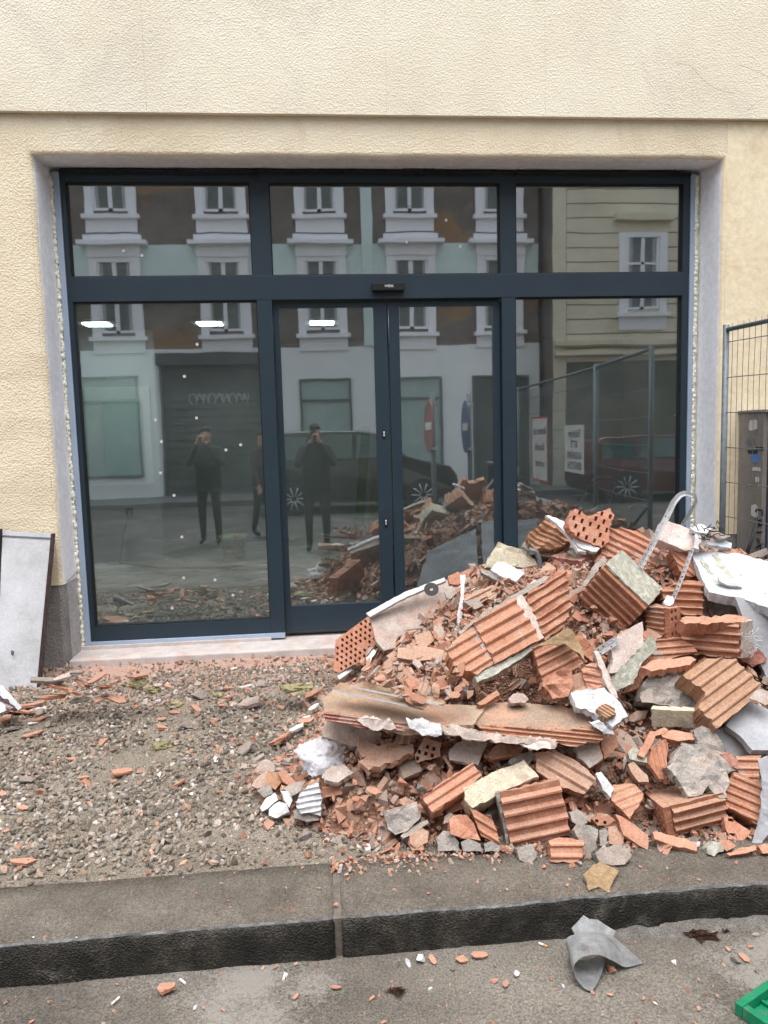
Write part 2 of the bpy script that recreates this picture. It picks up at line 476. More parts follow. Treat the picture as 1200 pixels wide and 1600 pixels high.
def block(label, o_px, p1, p2, p3, m, ribp=0.032, ribh=0.006, up=0.06, d=None, end=None, endmat=None, cap=None, flip=False, jag=0.004, name='hollow_brick', cat='brick', duty=0.55, group=None):
    """ribbed clay block: front face p1 x p2 (ribs along p1), depth p3. end='o'/'p1': perforated end there; cap='top'.. a mortar cap on the p3 side"""
    SEED[0] += 1
    O, e1, e2, e3 = auto_box(o_px, p1, p2, p3, up, d, flip)
    root = empty(name, O+(e1+e2+e3)/2, label, cat, group)
    s0, s1 = 0.0, 1.0
    tp = 0.03/e1.length
    if end == 'o': s0 = tp
    if end == 'p1': s1 = 1-tp
    A = O+e1*s0; B = O+e1*s1
    bm = solid([A, B, B+e2, A+e2], e3, e1, (ribp, ribh, duty), jag, 0.02, 0.0, None, SEED[0])
    bm_obj('ribbed_body', bm, m, root)
    if end:
        E_ = O if end == 'o' else O+e1
        dirn = e1*tp if end == 'o' else -e1*tp
        bm = solid([E_, E_+e2, E_+e2+e3, E_+e3], dirn*0.96, e2, None, 0.002, 0.02, 0.0, (0.034, 0.026, 0.02, 0.014, 0.026, 0.0), SEED[0]+5)
        bm_obj('hollow_end', bm, endmat or m, root)
    if cap is not None:
        cm, where, ct = cap
        if where == 'side':      # face e1 x e3 on the O side, turned away from e2
            nrm = -e2.normalized()*ct
            bm = solid([O+nrm, O+e1+nrm, O+e1+e3+nrm, O+e3+nrm], -nrm*0.97, e1, None, 0.004, 0.018, 0.002, None, SEED[0]+9)
        else:                    # mortar on the O end
            nrm = -e1.normalized()*ct
            bm = solid([O+nrm, O+e2+nrm, O+e2+e3+nrm, O+e3+nrm], -nrm*0.97, e2, None, 0.005, 0.018, 0.003, None, SEED[0]+9)
        bm_obj('mortar_layer', bm, cm, root)
    return root

# ================================================================== SETTING
STUCCO = mat('cream_roughcast', [(0.3, (0.70, 0.60, 0.435)), (0.5, (0.77, 0.675, 0.505)), (0.75, (0.81, 0.73, 0.575))], 1.6, bump=0.6, bscale=110, bdist=0.0055, vor=85, coord='World', dust=((0.54, 0.44, 0.31), 1.3, 0.52, 0.80), grain=0.12)
STUCCO_UP = mat('pale_cream_roughcast', [(0.3, (0.73, 0.665, 0.52)), (0.5, (0.79, 0.73, 0.585)), (0.75, (0.83, 0.78, 0.65))], 1.3, bump=0.55, bscale=120, bdist=0.0050, vor=90, coord='World', dust=((0.62, 0.56, 0.47), 1.2, 0.50, 0.80), grain=0.12)
SMOOTHC = mat('cream_smooth_render', [(0.3, (0.72, 0.60, 0.41)), (0.6, (0.79, 0.69, 0.50))], 2.5, bump=0.5, bscale=14, bdist=0.01, coord='World', dust=((0.60, 0.47, 0.30), 1.7, 0.58, 0.8), grain=0.12)
REVEAL = mat('white_filler', [(0.3, (0.80, 0.82, 0.86)), (0.55, (0.85, 0.87, 0.91)), (0.8, (0.88, 0.90, 0.93))], 3, bump=0.5, bscale=12, bdist=0.008, coord='World', dust=((0.6, 0.6, 0.62), 3, 0.60, 0.9), grain=0.12)
PLINTH = mat('grey_roughcast_plinth', [(0.3, (0.19, 0.185, 0.18)), (0.55, (0.27, 0.262, 0.255)), (0.8, (0.35, 0.34, 0.33))], 5, bump=1.0, bscale=48, bdist=0.02, vor=0, coord='World', dust=((0.30, 0.25, 0.22), 2.2, 0.5, 0.75))
PLINTH_S = mat('grey_smooth_plinth', [(0.3, (0.34, 0.335, 0.335)), (0.6, (0.44, 0.435, 0.435))], 4, bump=0.5, bscale=25, bdist=0.01, coord='World', dust=((0.45, 0.36, 0.32), 3, 0.55, 0.8))
SILLM = mat('pale_concrete_sill', [(0.3, (0.42, 0.38, 0.36)), (0.6, (0.55, 0.50, 0.48))], 8, bump=0.4, bscale=60, coord='World', dust=((0.5, 0.30, 0.23), 4, 0.5, 0.75), grain=0.12)
ANTHR = mat('anthracite_aluminium', [(0.3, (0.016, 0.031, 0.045)), (0.7, (0.020, 0.037, 0.053))], 3, rough=0.42, bump=0.03, bscale=300, coord='World', spec=0.45, dust=((0.045, 0.06, 0.07), 3.0, 0.66, 0.95), grain=0.12)
GASKET = mat('black_gasket', [(0.3, (0.008, 0.009, 0.010)), (0.7, (0.014, 0.015, 0.017))], 10, rough=0.6, bump=0.1, coord='World', grain=0.12)
BLUEAL = mat('light_blue_profile', [(0.3, (0.32, 0.40, 0.52)), (0.7, (0.38, 0.46, 0.58))], 3, rough=0.45, bump=0.05, coord='World', spec=0.4, grain=0.12)
FOAM = mat('pale_yellow_foam', [(0.3, (0.78, 0.76, 0.62)), (0.6, (0.85, 0.83, 0.70)), (0.8, (0.88, 0.87, 0.76))], 20, bump=0.6, bscale=60, coord='World')
MEMBR = mat('torn_black_membrane', [(0.3, (0.012, 0.013, 0.016)), (0.7, (0.03, 0.032, 0.035))], 10, rough=0.7, bump=0.4, coord='World')

def glass_mat(name, tint, refl, wav=0.0012, seed=0.0):
    m = bpy.data.materials.new(name); m.use_nodes = True; t = m.node_tree; t.nodes.clear()
    out = _n(t, 'ShaderNodeOutputMaterial')
    tr = _n(t, 'ShaderNodeBsdfTransparent'); tr.inputs[0].default_value = (*tint, 1)
    gl = _n(t, 'ShaderNodeBsdfGlossy'); gl.inputs['Roughness'].default_value = 0.018; gl.inputs[0].default_value = (0.90, 0.96, 1.0, 1)
    g = _n(t, 'ShaderNodeNewGeometry')
    ad = _n(t, 'ShaderNodeVectorMath', operation='ADD'); ad.inputs[1].default_value = (seed, seed*2.3, seed*0.7)
    t.links.new(g.outputs['Position'], ad.inputs[0])
    nz = tex(t, ad.outputs[0], 2.2, 2, 0.45)
    bp = _n(t, 'ShaderNodeBump'); bp.inputs['Strength'].default_value = 1.0; bp.inputs['Distance'].default_value = wav
    t.links.new(nz, bp.inputs['Height']); t.links.new(bp.outputs[0], gl.inputs['Normal'])
    fr = _n(t, 'ShaderNodeLayerWeight'); fr.inputs['Blend'].default_value = 0.25
    fac = mathn(t, 'MULTIPLY_ADD', fr.outputs['Fresnel'], 0.6, True); fac.node.inputs[2].default_value = refl
    mx = _n(t, 'ShaderNodeMixShader'); t.links.new(fac, mx.inputs[0]); t.links.new(tr.outputs[0], mx.inputs[1]); t.links.new(gl.outputs[0], mx.inputs[2])
    df = _n(t, 'ShaderNodeBsdfDiffuse'); df.inputs[0].default_value = (0.62, 0.64, 0.66, 1)      # thin film of building dust
    dz = tex(t, ad.outputs[0], 1.7, 5, 0.7); dm = _n(t, 'ShaderNodeMapRange'); dm.inputs[1].default_value = 0.35; dm.inputs[2].default_value = 0.75; dm.inputs[3].default_value = 0.012; dm.inputs[4].default_value = 0.05
    t.links.new(dz, dm.inputs[0])
    m2 = _n(t, 'ShaderNodeMixShader'); t.links.new(dm.outputs[0], m2.inputs[0]); t.links.new(mx.outputs[0], m2.inputs[1]); t.links.new(df.outputs[0], m2.inputs[2])
    t.links.new(m2.outputs[0], out.inputs[0])
    return m
def solid_panel(name, lo, hi, m, parent, bev=0.0): return box(name, lo, hi, m, parent, bev)

# -------- ground sheets
def grid_mesh(name, xs, ys, zf, m, **kw):
    V = [(x, y, zf(x, y)) for y in ys for x in xs]
    nx = len(xs)
    Fc = [(j*nx+i, j*nx+i+1, (j+1)*nx+i+1, (j+1)*nx+i) for j in range(len(ys)-1) for i in range(nx-1)]
    me = bpy.data.meshes.new(name); me.from_pydata(V, [], Fc); me.update()
    for p in me.polygons: p.use_smooth = True
    return link(name, me, m, **kw)
def lin(a, b, n): return [a+(b-a)*i/(n-1) for i in range(n)]

ASPH = mat('dusty_asphalt', [(0.35, (0.085, 0.076, 0.066)), (0.5, (0.15, 0.134, 0.114)), (0.65, (0.21, 0.19, 0.163))], 1.4, rough=0.75, bump=0.7, bscale=120, bdist=0.005, vor=260, coord='World', grain=0.8, gscale=140)
def road_patches(m):
    """worn pale patches and dark damp specks on the asphalt"""
    t = m.node_tree
    b = next(n for n in t.nodes if n.type == 'BSDF_PRINCIPLED'); src = b.inputs['Base Color'].links[0].from_socket
    g = _n(t, 'ShaderNodeNewGeometry')
    big = tex(t, g.outputs['Position'], 2.3, 2, 0.5); fine = tex(t, g.outputs['Position'], 70, 5, 0.75)
    s = mathn(t, 'MULTIPLY_ADD', big, 1.9); s.node.inputs[2].default_value = -1.02
    s2 = mathn(t, 'ADD', s, mathn(t, 'MULTIPLY', fine, 0.75))
    mr = _n(t, 'ShaderNodeMapRange'); mr.inputs[1].default_value = 0.46; mr.inputs[2].default_value = 0.62; t.links.new(s2, mr.inputs[0])
    c = mixc(t, mathn(t, 'MULTIPLY', mr.outputs[0], 0.75), src, (0.29, 0.275, 0.25))
    sp = tex(t, g.outputs['Position'], 45, 4, 0.8)
    mr2 = _n(t, 'ShaderNodeMapRange'); mr2.inputs[1].default_value = 0.56; mr2.inputs[2].default_value = 0.72; t.links.new(sp, mr2.inputs[0])
    big2 = tex(t, g.outputs['Position'], 1.1, 2, 0.5)
    mr3 = _n(t, 'ShaderNodeMapRange'); mr3.inputs[1].default_value = 0.42; mr3.inputs[2].default_value = 0.62; t.links.new(big2, mr3.inputs[0])
    c = mixc(t, mathn(t, 'MULTIPLY', mr2.outputs[0], mathn(t, 'MULTIPLY', mr3.outputs[0], 0.7)), c, (0.045, 0.045, 0.045))
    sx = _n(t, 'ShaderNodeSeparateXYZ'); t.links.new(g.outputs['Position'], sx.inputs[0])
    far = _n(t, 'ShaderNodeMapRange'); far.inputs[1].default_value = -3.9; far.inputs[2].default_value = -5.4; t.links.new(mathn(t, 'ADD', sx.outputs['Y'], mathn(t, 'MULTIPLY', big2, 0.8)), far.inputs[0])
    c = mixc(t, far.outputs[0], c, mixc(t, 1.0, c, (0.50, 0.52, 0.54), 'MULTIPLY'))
    t.links.new(c, b.inputs['Base Color'])
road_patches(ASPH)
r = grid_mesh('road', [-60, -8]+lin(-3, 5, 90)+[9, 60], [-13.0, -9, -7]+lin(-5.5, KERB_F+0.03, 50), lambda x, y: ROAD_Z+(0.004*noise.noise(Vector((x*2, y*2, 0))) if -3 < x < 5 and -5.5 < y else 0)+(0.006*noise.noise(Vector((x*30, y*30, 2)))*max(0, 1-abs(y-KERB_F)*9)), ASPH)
tag(r, kind='structure')
GRD = mat('ground_earth', [(0.3, (0.10, 0.085, 0.07)), (0.7, (0.17, 0.15, 0.125))], 2, bump=0.5, bscale=40, coord='World')
o = box('ground', (-110, -110, -0.62), (110, 110, -0.42), GRD); tag(o, kind='structure')

GRAVBED = mat('gravel_bed_sand', [(0.3, (0.19, 0.165, 0.135)), (0.5, (0.26, 0.225, 0.18)), (0.75, (0.33, 0.29, 0.24))], 3, bump=1.0, bscale=110, bdist=0.008, vor=160, coord='World', grain=0.8, gscale=170)
def gravel_dust(m):
    """a drift of fine brick dust along the threshold, spilling from the demolition"""
    t = m.node_tree
    b = next(n for n in t.nodes if n.type == 'BSDF_PRINCIPLED'); src = b.inputs['Base Color'].links[0].from_socket
    g = _n(t, 'ShaderNodeNewGeometry'); sx = _n(t, 'ShaderNodeSeparateXYZ'); t.links.new(g.outputs['Position'], sx.inputs[0])
    nz = tex(t, g.outputs['Position'], 1.6, 4, 0.6)
    v = mathn(t, 'ADD', sx.outputs['Y'], mathn(t, 'MULTIPLY', nz, 1.1))
    mr = _n(t, 'ShaderNodeMapRange'); mr.inputs[1].default_value = -0.55; mr.inputs[2].default_value = 0.10; t.links.new(v, mr.inputs[0])
    c = mixc(t, mr.outputs[0], src, (0.52, 0.34, 0.27))
    t.links.new(c, b.inputs['Base Color'])
gravel_dust(GRAVBED)
r = grid_mesh('gravel_bed', [-12, -5]+lin(-3.4, 3.6, 150)+[6, 14], lin(KERB_B-0.02, 0.02, 60), lambda x, y: ground_z(x, y)+(0.008*noise.noise(Vector((x*9, y*9, 1))) if y > KERB_B+0.05 else 0), GRAVBED)
tag(r, kind='structure')

# -------- kerb: granite stones, each its own piece
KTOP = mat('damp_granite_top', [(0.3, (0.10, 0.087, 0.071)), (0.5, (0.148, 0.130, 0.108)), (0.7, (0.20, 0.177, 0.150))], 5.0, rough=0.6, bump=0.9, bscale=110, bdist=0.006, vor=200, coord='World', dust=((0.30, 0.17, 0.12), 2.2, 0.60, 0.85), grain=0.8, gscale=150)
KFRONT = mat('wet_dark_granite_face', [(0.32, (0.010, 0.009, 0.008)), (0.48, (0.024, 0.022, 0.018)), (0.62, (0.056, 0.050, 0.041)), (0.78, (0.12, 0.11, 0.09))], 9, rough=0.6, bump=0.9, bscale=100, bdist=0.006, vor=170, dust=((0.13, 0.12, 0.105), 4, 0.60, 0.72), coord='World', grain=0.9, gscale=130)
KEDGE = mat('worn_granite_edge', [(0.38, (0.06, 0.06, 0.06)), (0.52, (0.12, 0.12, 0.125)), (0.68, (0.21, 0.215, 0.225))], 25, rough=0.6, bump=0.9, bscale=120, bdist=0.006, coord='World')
kerb = empty('kerb', (0, -2.7, KERB_Z), None, None); tag(kerb, kind='structure')
def kerb_stone(x0, x1, seed):
    n = int((x1-x0)/0.02)
    prof = [(KERB_B, -0.012), (KERB_B+0.0, 0.0), (KERB_B-0.08, 0), (KERB_B-0.16, 0), (KERB_B-0.24, 0), (KERB_F+0.03, 0), (KERB_F+0.013, -0.001), (KERB_F+0.005, -0.005), (KERB_F, -0.013), (KERB_F, -0.05), (KERB_F, -0.09), (KERB_F, -0.13), (KERB_F, -0.2), (KERB_B, -0.2)]
    V = []; Fc = []; mi = []
    for i in range(n+1):
        x = x0+(x1-x0)*i/n
        e = 0.0
        if i == 0 or i == n: e = 0.006
        for k, (y, z) in enumerate(prof):
            jit = Vector((0, 0.006*noise.noise(Vector((x*7, z*30, seed)))+0.004*noise.noise(Vector((x*40, z*60, seed))), 0.0015*noise.noise(Vector((x*20, y*20, seed)))+0.004*noise.noise(Vector((x*2.3, 0, seed)))*(k > 4)))
            if k in (5, 6, 7, 8): jit.y += 0.004*noise.noise(Vector((x*60, 4, seed)))
            V.append((x, y+jit.y+e*(1 if y < -2.7 else -1), KERB_Z+z+jit.z-e))
    m = len(prof)
    for i in range(n):
        for k in range(m):
            a, b = i*m+k, i*m+(k+1) % m
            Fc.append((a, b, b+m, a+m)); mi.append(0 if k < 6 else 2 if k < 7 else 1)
    Fc.append(tuple(range(m))[::-1]); mi.append(1); Fc.append(tuple(n*m+k for k in range(m))); mi.append(1)
    me = bpy.data.meshes.new('kerb_stone'); me.from_pydata([Vector(v)-kerb.location for v in V], [], Fc)
    for p, q in zip(me.polygons, mi): p.material_index = q; p.use_smooth = True
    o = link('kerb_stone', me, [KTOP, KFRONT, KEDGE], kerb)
    bm = bmesh.new(); bm.from_mesh(me); bmesh.ops.recalc_face_normals(bm, faces=bm.faces); bm.to_mesh(me); bm.free()
ks = [(-9.0, -7.4), (-7.39, -5.9), (-5.89, -4.2), (-4.19, -2.6), (-2.59, 0.008), (0.030, 2.02), (2.04, 3.9), (3.91, 5.6), (5.61, 7.4), (7.41, 9.2)]
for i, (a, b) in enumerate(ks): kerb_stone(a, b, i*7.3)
jm = bmesh.new(); add_box(jm, (0.003, KERB_F+0.012, KERB_Z-0.14), (0.037, KERB_B, KERB_Z-0.006))
bm_obj('joint_mortar', jm, mat('kerb_joint_mortar', [(0.3, (0.10, 0.09, 0.075)), (0.7, (0.19, 0.165, 0.14))], 30, bump=1, bscale=120, coord='World'), kerb)
# uneven bedding mortar fillet along the foot of the kerb
bm = bmesh.new(); rows = []
for i in range(150):
    x = 0.72+i*0.013
    e = min(1, i/20)*min(1, (150-i)/10)
    h = e*(0.022+0.030*max(0, noise.noise(Vector((x*3.1, 3, 1))))+0.014*noise.noise(Vector((x*17, 1, 4)))); w = e*(0.035+0.03*noise.noise(Vector((x*4, 6, 1)))+0.012*noise.noise(Vector((x*24, 2, 4))))
    rows.append([bm.verts.new((x, KERB_F+0.012, ROAD_Z+h)), bm.verts.new((x, KERB_F-0.3*w, ROAD_Z+h*(0.9+0.3*noise.noise(Vector((x*40, 0, 0)))))), bm.verts.new((x, KERB_F-0.7*w, ROAD_Z+h*(0.45+0.3*noise.noise(Vector((x*50, 5, 0)))))), bm.verts.new((x, KERB_F-w-0.01, ROAD_Z-0.004))])
for A_, B_ in zip(rows, rows[1:]):
    for k in range(3): bm.faces.new((A_[k], A_[k+1], B_[k+1], B_[k]))
bm_obj('bedding_mortar', bm, mat('kerb_bedding_mortar', [(0.3, (0.10, 0.093, 0.083)), (0.7, (0.19, 0.178, 0.16))], 30, bump=1, bscale=120, coord='World', grain=0.8), kerb)

# -------- the building with the shop opening
OX0, OX1, OZ1 = -1.575, 2.625, 3.01
WY = -0.295                       # outer face of the ground-floor wall
fac = empty('corner_building', (0.5, 0.0, 0.0), 'cream rendered street building with a new shop front set in its ground floor', 'building')
EX, TOP = 13.0, 13.0
BN = 0.030
# wall fields round the opening (front sheets with depth)
box('wall', (-EX, WY, 0.47), (OX0-BN, 0.35, 3.24), STUCCO, fac)
box('wall', (OX1+BN, WY, 0.62), (EX, 0.35, 3.24), SMOOTHC, fac)
box('lintel_wall', (OX0-BN, WY+0.002, OZ1+BN), (OX1+BN, 0.35, 3.242), STUCCO, fac)
box('upper_wall', (-EX, WY-0.035, 3.243), (EX, 0.35, TOP), STUCCO_UP, fac)
for (xx, w) in ((-0.905, 0.0012), (0.50, 0.001), (1.47, 0.001), (-2.3, 0.001), (2.4, 0.0009)):   # faint render joints, thin lines in a darker cream
    bm = bmesh.new()
    z = 3.26
    pts = []
    while z < 5.4:
        pts.append(Vector((xx+0.002*noise.noise(Vector((xx, z*3, 0))), WY-0.0345, z))); z += 0.06
    add_tube(bm, pts, w, 4)
    bm_obj('render_joint', bm, mat('render_joint_line', [(0.3, (0.42, 0.38, 0.29)), (0.7, (0.55, 0.5, 0.39))], 9, coord='World'), fac)
bm = bmesh.new()
for ch in ([(1055, 98), (1078, 102), (1088, 112), (1096, 122), (1106, 132), (1122, 140), (1148, 146)], [(1150, 100), (1175, 108), (1200, 120)], [(1168, 172), (1182, 160), (1200, 152)]):
    add_tube(bm, [aty(x, y, WY-0.0348) for x, y in ch], 0.0009, 4)
bm_obj('hairline_crack', bm, mat('crack_dirt', [(0.3, (0.30, 0.27, 0.21)), (0.7, (0.42, 0.38, 0.3))], 9, coord='World'), fac)
bm = bmesh.new(); add_box(bm, (-EX, WY+0.006, -0.4), (OX0-BN, 0.35, 0.468)); bm_obj('plinth', bm, PLINTH, fac)
bm = bmesh.new(); add_box(bm, (OX1+BN, WY+0.006, -0.4), (EX, 0.35, 0.618)); bm_obj('plinth', bm, PLINTH, fac)
# rounded render edge and reveal, swept round the opening (left, top, right)
def sweep(prof, name, m, zsplit=None, lo=None, jit=0.0):
    """prof: (offset outward from the opening, y)"""
    bm = bmesh.new()
    path = []
    z0 = -0.30 if lo is None else lo
    nz = 40
    for i in range(nz): path.append(('L', z0+(OZ1-0.02-z0)*i/nz))
    path.append(('LT', 0))
    for i in range(1, 60): path.append(('T', OX0+(OX1-OX0)*i/60))
    path.append(('RT', 0))
    for i in range(nz-1, -1, -1): path.append(('R', z0+(OZ1-0.02-z0)*i/nz))
    rows = []
    for k, (s, v) in enumerate(path):
        row = []
        for (o_, y) in prof:
            j = jit*noise.noise(Vector((k*0.35, y*9, 1.0)))
            o2 = o_+j
            os_ = min(o2, -0.004) if y > -0.12 else o2
            if s == 'L': p = (OX0-os_, y, v)
            elif s == 'R': p = (OX1+os_, y, v)
            elif s == 'T': p = (v, y, OZ1+o2)
            elif s == 'LT': p = (OX0-os_, y, OZ1+o2)
            else: p = (OX1+os_, y, OZ1+o2)
            row.append(bm.verts.new(p))
        rows.append(row)
    for A, B in zip(rows, rows[1:]):
        for i in range(len(prof)-1):
            f = bm.faces.new((A[i], A[i+1], B[i+1], B[i])); f.smooth = True
    return bm
arc = [(BN*(1-math.sin(a))+0.0, WY+BN*(1-math.cos(a))*1.1) for a in [math.radians(v) for v in (0, 10, 22, 35, 48, 60)]]
bm = sweep([(BN+0.001, WY+0.0)]+arc, 'x', None, lo=0.47, jit=0.005)
for f in bm.faces: f.material_index = 1 if f.calc_center_median().x > OX1-0.002 and f.calc_center_median().z < OZ1 else 0
bm_obj('rounded_edge', bm, [STUCCO, SMOOTHC], fac)
in_arc = [(BN*(1-math.sin(a)), WY+BN*(1-math.cos(a))*1.1) for a in [math.radians(v) for v in (60, 75, 90)]]
SPL = -0.026
bm = sweep(in_arc+[(0.0, WY+0.12), (-SPL*0.6, WY+0.2), (-SPL, 0.0), (-SPL, 0.10)], 'x', None, lo=0.47, jit=0.004)
bm_obj('reveal', bm, REVEAL, fac)
for sgn, xx in ((1, OX0), (-1, OX1)):
    bm = bmesh.new()
    n = 24
    rows = []
    for i in range(n+1):
        z = -0.35+(0.47+0.35)*i/n
        rows.append([bm.verts.new((xx-sgn*(q[0]+0.006*noise.noise(Vector((z*12, q[1]*15, 3)))), q[1], z)) for q in [(BN+0.004, WY+0.004), (BN*0.6, WY+0.012), (BN*0.25, WY+0.03), (0.002, WY+0.07), (-0.004, WY+0.14), (-0.004, WY+0.2), (-0.004, 0.1)]])
    for A, B in zip(rows, rows[1:]):
        for i in range(6):
            f = bm.faces.new((A[i], A[i+1], B[i+1], B[i])); f.smooth = True; f.material_index = 0 if i < 3 else 1
    bm_obj('plinth_corner', bm, [PLINTH, PLINTH_S], fac)
# ragged dirt line between plinth and render
tube('plinth_edge_line', [(x, WY-0.001+0.0, 0.47+0.002*math.sin(x*40)) for x in lin(-3.4, OX0-BN, 30)]+[(OX0-BN*0.4, WY+0.02, 0.475), (OX0+0.004, -0.2, 0.485), (OX0+0.006, -0.1, 0.50), (OX0+0.01, -0.02, 0.515)], 0.0035, MATS['crack_dirt'], fac, 4)
box('threshold', (OX0, WY-0.0, -0.30), (OX1, 0.30, -0.012), SILLM, fac, 0.008)
box('base_course', (OX0-0.02, -0.06, -0.02), (-0.335, 0.02, 0.012), SILLM, fac, 0.004)
# windows of this building outside the frame
for wx in (-8.5, -5.5, 5.8, 8.8, 11.4):
    w = box('window', (wx-0.5, WY-0.045, 5.2), (wx+0.5, WY-0.038, 6.9), GASKET, fac)

# -------- shop front
shop = empty('glazed_screen', (0.5, 0.0, 0.0), 'anthracite aluminium shop front with big panes and a double sliding door', 'shop window')
Y0, Y1 = -0.035, 0.035
FX0, FX1, FT = -1.512, 2.548, 3.003
bars = [
    ('frame_post', (FX0, Y0, 0.035), (-1.482, Y1, FT)),
    ('frame_post', (2.502, Y0, 0.035), (FX1, Y1, FT)),
    ('frame_head', (-1.482, Y0, 2.946), (2.502, Y1, FT)),
    ('transom', (-1.482, Y0-0.003, 2.219), (2.502, Y1, 2.372)),
    ('mullion', (-0.356, Y0-0.001, 2.372), (-0.234, Y1, 2.946)),
    ('mullion', (1.255, Y0-0.001, 2.372), (1.360, Y1, 2.946)),
    ('mullion', (-0.338, Y0-0.001, 0.035), (-0.243, Y1, 2.219)),
    ('mullion', (1.262, Y0-0.001, 0.035), (1.353, Y1, 2.219)),
    ('bottom_rail', (-1.482, Y0, 0.035), (-0.338, Y1, 0.132)),
    ('bottom_rail', (1.353, Y0, 0.035), (2.502, Y1, 0.132)),
]
for n_, lo, hi in bars: box(n_, lo, hi, ANTHR, shop, 0.0025)
GT = [(0.80, 0.88, 0.84)]*6
panes = [((-1.482, 2.372), (-0.356, 2.946), 0.17), ((-0.234, 2.372), (1.255, 2.946), 0.17), ((1.360, 2.372), (2.502, 2.946), 0.15),
         ((-1.482, 0.132), (-0.338, 2.219), 0.11), ((1.353, 0.132), (2.502, 2.219), 0.10)]
STK = mat('white_sticker', [(0.3, (0.5, 0.5, 0.49)), (0.7, (0.6, 0.6, 0.58))], 5, coord='World', grain=0.12)
STIK = {0: [(193, 392), (222, 399)], 1: [(640, 322), (697, 344), (635, 378), (719, 385)],
        3: [(308, 538), (288, 588), (243, 656), (307, 653), (252, 690), (376, 695), (353, 703), (251, 739), (272, 774), (284, 839), (287, 903), (336, 906), (364, 930), (269, 950)]}
def pane(i, a, b, refl, parent, y=0.0):
    m = glass_mat('coated_glass_%d' % i, (0.86, 0.93, 0.915), refl+0.16, 0.0004, i*3.7+1)
    p = box('pane', (a[0]-0.004, y-0.004, a[1]-0.004), (b[0]+0.004, y+0.004, b[1]+0.004), m, parent)
    p.location = (0, 0, 0)
    return p
for i, (a, b, rf) in enumerate(panes):
    p = pane(i, a, b, rf, shop)
    # gasket lines round the pane
    bm = bmesh.new(); g = 0.006
    for lo, hi in (((a[0], -0.030, a[1]), (b[0], -0.005, a[1]+g)), ((a[0], -0.030, b[1]-g), (b[0], -0.005, b[1])), ((a[0], -0.030, a[1]+g), (a[0]+g, -0.005, b[1]-g)), ((b[0]-g, -0.030, a[1]+g), (b[0], -0.005, b[1]-g))): add_box(bm, lo, hi)
    bm_obj('gasket', bm, GASKET, shop)
    for (px, py) in STIK.get(i, []):
        P = aty(px, py, -0.0048)
        bm = bmesh.new(); a_ = RNG.uniform(-.5, .5); s = 0.0085
        add_box(bm, (-s, -0.0006, -s), (s, 0.0006, s))
        bm.transform(Matrix.Translation(P) @ Matrix.Rotation(a_, 4, 'Y'))
        o = bm_obj('sticker', bm, STK, p, loc=Vector((0, 0, 0))); o.location = -shop.location
def world_child(o):  # parts built in world coordinates under a sub-part whose own mesh is already shifted
    return o
# sliding door leaves, set a little behind the fixed frame
def leaf(x0, x1, g0, g1, zb, lock):
    lf = box('sliding_door', (x0, 0.005, 0.03), (g0, 0.05, 2.205), ANTHR, shop, 0.002)   # stile carries the leaf
    def sub(nm, lo, hi, m, bev=0.002):
        bm = bmesh.new(); add_box(bm, lo, hi, 0, bev)
        for v in bm.verts: v.co -= shop.location
        me = bpy.data.meshes.new(nm); bmesh.ops.recalc_face_normals(bm, faces=bm.faces); bm.to_mesh(me); bm.free()
        o = link(nm, me, m, lf); return o
    sub('stile', (g1, 0.005, 0.03), (x1, 0.05, 2.205), ANTHR)
    sub('top_rail', (g0, 0.006, 2.176), (g1, 0.05, 2.205), ANTHR)
    sub('bottom_rail', (g0, 0.006, 0.03), (g1, 0.05, zb), ANTHR)
    m = glass_mat('door_glass_%d' % int(lock), (0.86, 0.93, 0.915), 0.29 if lock else 0.36, 0.00035, 20+x0)
    sub('door_glass', (g0-0.003, 0.022, zb-0.003), (g1+0.003, 0.030, 2.179), m, 0)
    if lock:
        for (px, py) in ((600, 678), (603, 816)):
            P = aty(px, py, 0.003)
            bm = bmesh.new()
            add_box(bm, P+Vector((-0.010, -0.005, -0.028)), P+Vector((0.010, 0.003, 0.028)), 0, 0.002)
            add_box(bm, P+Vector((-0.005, -0.008, -0.016)), P+Vector((0.005, -0.004, 0.006)), 1, 0.001)
            bmesh.ops.create_uvsphere(bm, u_segments=10, v_segments=6, radius=0.0075, matrix=Matrix.Translation(P+Vector((0, -0.005, 0.010))))
            for f in bm.faces:
                if f.calc_center_median().y < P.y-0.0055: f.material_index = 1
            for v in bm.verts: v.co -= shop.location
            me = bpy.data.meshes.new('lock_cylinder'); bm.to_mesh(me); bm.free()
            link('lock_cylinder', me, [GASKET, METAL], lf)
leaf(-0.240, 0.500, -0.200, 0.412, 0.203, True)
leaf(0.512, 1.258, 0.582, 1.210, 0.203, False)
box('door_track', (-0.243, 0.052, 0.0), (1.262, 0.12, 0.028), GREYMETAL, shop)
# light blue metal profile between frame and foam
box('edge_profile', (FX0-0.036, -0.045, 0.0), (FX0, 0.02, FT), BLUEAL, shop, 0.001)
box('edge_profile', (FX1, -0.045, 0.0), (FX1+0.030, 0.02, FT), BLUEAL, shop, 0.001)
box('sill_profile', (FX0, -0.050, 0.001), (-0.245, 0.02, 0.034), BLUEAL, shop, 0.001)
